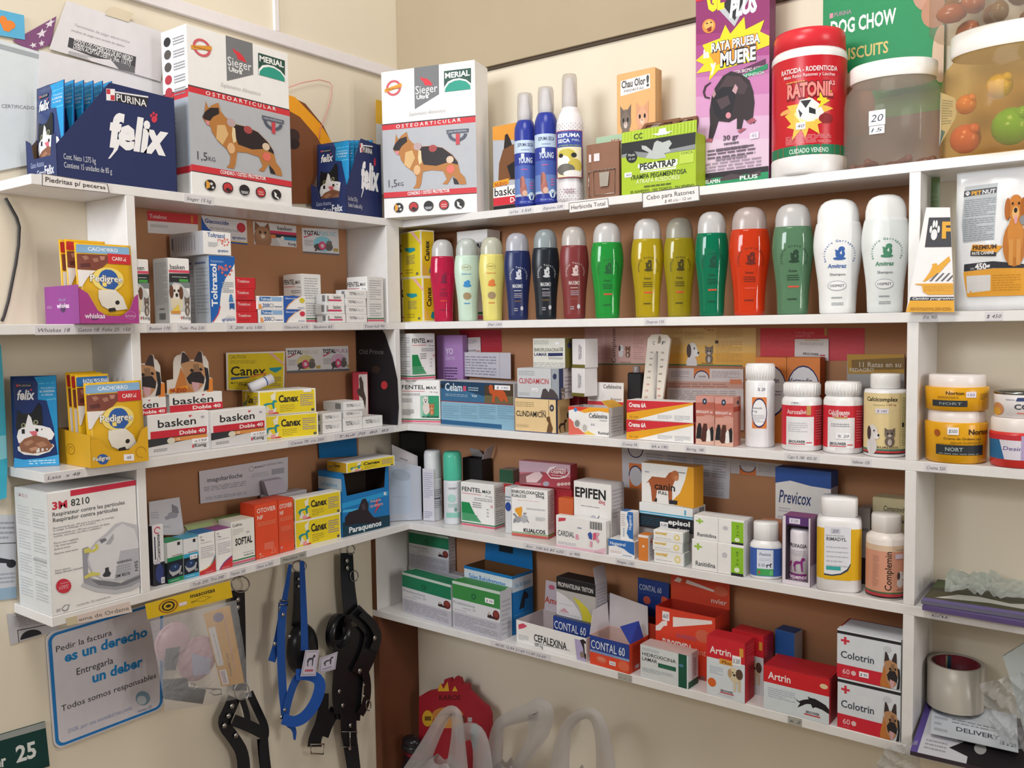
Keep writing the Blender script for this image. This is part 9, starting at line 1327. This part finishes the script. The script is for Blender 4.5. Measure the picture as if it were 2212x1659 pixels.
def bag(label, y, loops, body, seed):
    """A white carrier bag: a gathered body on the board and its handle loops, all of thin film."""
    bx0, bx1, top = body; a, b = on(1, y, bx0, 1659), on(1, y, bx1, 1659); cx, w = (a.x+b.x)/2, abs(b.x-a.x)/2
    zt = on(1, y, (bx0+bx1)/2, top).z; o0 = Vector((cx, y, BZ)); root = empty('carrier_bag', o0); tag(root, label, 'bag')
    m = MB(); n = 44; vs = []; H = zt-BZ; r_ = random.Random(seed); ks = [0, .08, .2, .35, .5, .65, .8, .92, 1]
    for j, t in enumerate(ks):
        sc = (.85, 1, 1.03, 1.0, .95, .86, .72, .5, .3)[j]
        for i in range(n):
            a_ = 6.2832*i/n; wob = 1+(.05+.12*t)*math.sin(a_*7+seed+3*t)+(.02+.06*t)*math.sin(a_*13+2*seed)
            vs.append((w*sc*wob*math.cos(a_), .055*(1.05-.75*t)*wob*math.sin(a_), H*t+.006*math.sin(a_*5+seed)*t))
    m.mesh(vs, [(j*n+i, j*n+(i+1) % n, (j+1)*n+(i+1) % n, (j+1)*n+i) for j in range(len(ks)-1) for i in range(n)], 'D8D4D4:bag', True); m.poly([vs[i] for i in range(n)][::-1], 'D8D4D4:bag'); m.build('sack', root)
    for pts in loops:
        P3 = [(q[0], q[1], q[2], q[3] if len(q) > 3 else 0) for q in pts]
        for _ in range(2):
            nn = [P3[0]]
            for p, q in zip(P3, P3[1:]): nn += [tuple(p[i]*.75+q[i]*.25 for i in range(4)), tuple(p[i]*.25+q[i]*.75 for i in range(4))]
            P3 = nn+[P3[-1]]
        m = MB(); vs = []; N_ = len(P3); K = 7
        for i, q in enumerate(P3):
            a, b = P3[max(i-1, 0)], P3[min(i+1, N_-1)]; dx, dy = b[0]-a[0], b[1]-a[1]; L = math.hypot(dx, dy) or 1; nx, ny = -dy/L, dx/L
            for k in range(K):
                s_ = k/(K-1)-.5; pp = on(1, y+q[3]-.012*math.cos(s_*3.0)-.003*math.sin(s_*20+i*.4), q[0]+nx*q[2]*s_, q[1]+ny*q[2]*s_); vs.append(pp-o0)
        m.mesh(vs, [(i*K+k, i*K+k+1, (i+1)*K+k+1, (i+1)*K+k) for i in range(N_-1) for k in range(K-1)], 'D8D4D4:bag', True); m.build('handle', root)
bag('white carrier bag with two handles nearest the red package', -.23, [[(880, 1700, 60), (925, 1610, 34), (955, 1550, 26), (975, 1532, 24), (988, 1545, 24), (990, 1600, 30), (985, 1700, 60)], [(985, 1590, 36, .03), (1020, 1575, 40, .03), (1040, 1600, 34, .03), (1045, 1700, 50, .03)]], (880, 1050, 1645), 1)
bag('white carrier bag with a wide flared handle in the middle of the three', -.10, [[(1060, 1700, 50), (1068, 1620, 34), (1075, 1565, 24), (1100, 1552, 30), (1150, 1535, 40), (1170, 1530, 60), (1165, 1580, 50), (1150, 1610, 30), (1115, 1660, 30), (1110, 1700, 40)]], (1050, 1150, 1650), 5)
bag('white carrier bag with a single tall looped handle away from the red package', -.16, [[(1205, 1700, 50), (1212, 1620, 36), (1225, 1565, 26), (1258, 1538, 24), (1290, 1545, 28), (1305, 1600, 34), (1312, 1700, 50)]], (1200, 1325, 1668), 9)
# ------------------------------------------------------------------ handwritten price labels on the shelf edges
for a_ in (('paper price strip under the blue pouch box, below the far gravel sign end', 'L', 1, 398, 462, 'Sieger 15 kg'), ('paper price label under the first blue spray can', 'R', 1, 1098, 1152, 'c/u 150'), ('paper price label under the second blue spray can', 'R', 1, 1170, 1220, 'Espuma 230'),
           ('white price strip under the magenta tray', 'L', 2, 76, 158, 'Whiskas 18'), ('lilac price strip between the magenta tray and the side panel', 'L', 2, 158, 292, 'Gatos 18  Felix 25  150'), ('price label under the slim puppy cartons', 'L', 2, 318, 372, 'Basken 170'), ('price label under the tall blue lettered carton', 'L', 2, 384, 446, 'Toltr. Plus 230'), ('price label under the red carton stack', 'L', 2, 490, 572, 'T. 200  c/u 100'), ('price label under the yellow dotted carton', 'L', 2, 610, 670, 'Giacocc. x10'), ('price label under the pink barred cartons', 'L', 2, 674, 722, 'Basken 65'), ('price label under the four stacked white cartons', 'L', 2, 784, 834, 'Total full 90'),
           ('price label under the mint and yellow bottles', 'R', 2, 1052, 1086, 'Piel 150'), ('price label under the golden bottle', 'R', 2, 1392, 1438, 'Osspret 150'), ('small price label under the tapering paw card', 'R', 2, 1992, 2026, 'Fit 90'), ('small price label under the white pet food bag', 'R', 2, 2128, 2166, '$ 450'),
           ('price label under the yellow tray reading 48', 'L', 3, 96, 180, 'Lata  x 48'), ('price label under the lower yellow wormer carton', 'L', 3, 622, 706, 'Canex 70  c/u 250'), ('price label under the flat white cartons near the corner', 'L', 3, 722, 850, 'T.full 70  80  85'),
           ('price label under the long red and yellow cartons', 'R', 3, 1405, 1445, '6A x 190'), ('price label under the four animal cartons', 'R', 3, 1480, 1524, 'Bering. 180'), ('price label before the opened corner flap carton', 'R', 3, 1342, 1380, 'Crema 95'), ('handwritten label under the two red banded bottles', 'R', 3, 1696, 1770, 'Caps % 180  450 30'), ('handwritten label under the cream labelled bottle', 'R', 3, 1838, 1882, 'Vallimar 150'), ('faint label under the yellow cream jars', 'R', 3, 1998, 2046, 'Crema 320'),
           ('price label under the dark eye drops cartons', 'L', 4, 410, 490, 'Totb 200  Tro 240'), ('price label under the plum topped carton', 'L', 4, 496, 532, 'Tobram. 120'), ('price label under the red orange cartons', 'L', 4, 552, 592, 'Otov. x 250'), ('small taped label above the blue halter', 'L', 4, 606, 662, 'Medias 90'),
           ('row of pencil prices under the beetle carton', 'R', 4, 1130, 1225, 'Enr. 100 65 85 x20'), ('price label under the low heart tablet carton', 'R', 4, 1228, 1254, 'x 90'), ('price label under the upright blue and white carton', 'R', 4, 1330, 1372, 'Nogas. 130'), ('faded label under the pile of magazines', 'R', 4, 2010, 2050, 'c/u'),
           ('five printed prices under the green topped cartons', 'R', 5, 1060, 1190, '40,90 15,99 21,60 11,00 22,60'), ('grey taped label under the blue and orange open carton', 'R', 5, 1335, 1365, '...'), ('grey taped label under the wide running wolf carton', 'R', 5, 1702, 1732, 'x 2')):
    edge_label(*a_, c='DAD6DA' if 'taped' not in a_[0] else 'A8A69E', over=.002 if 'strip' in a_[0] else 0)
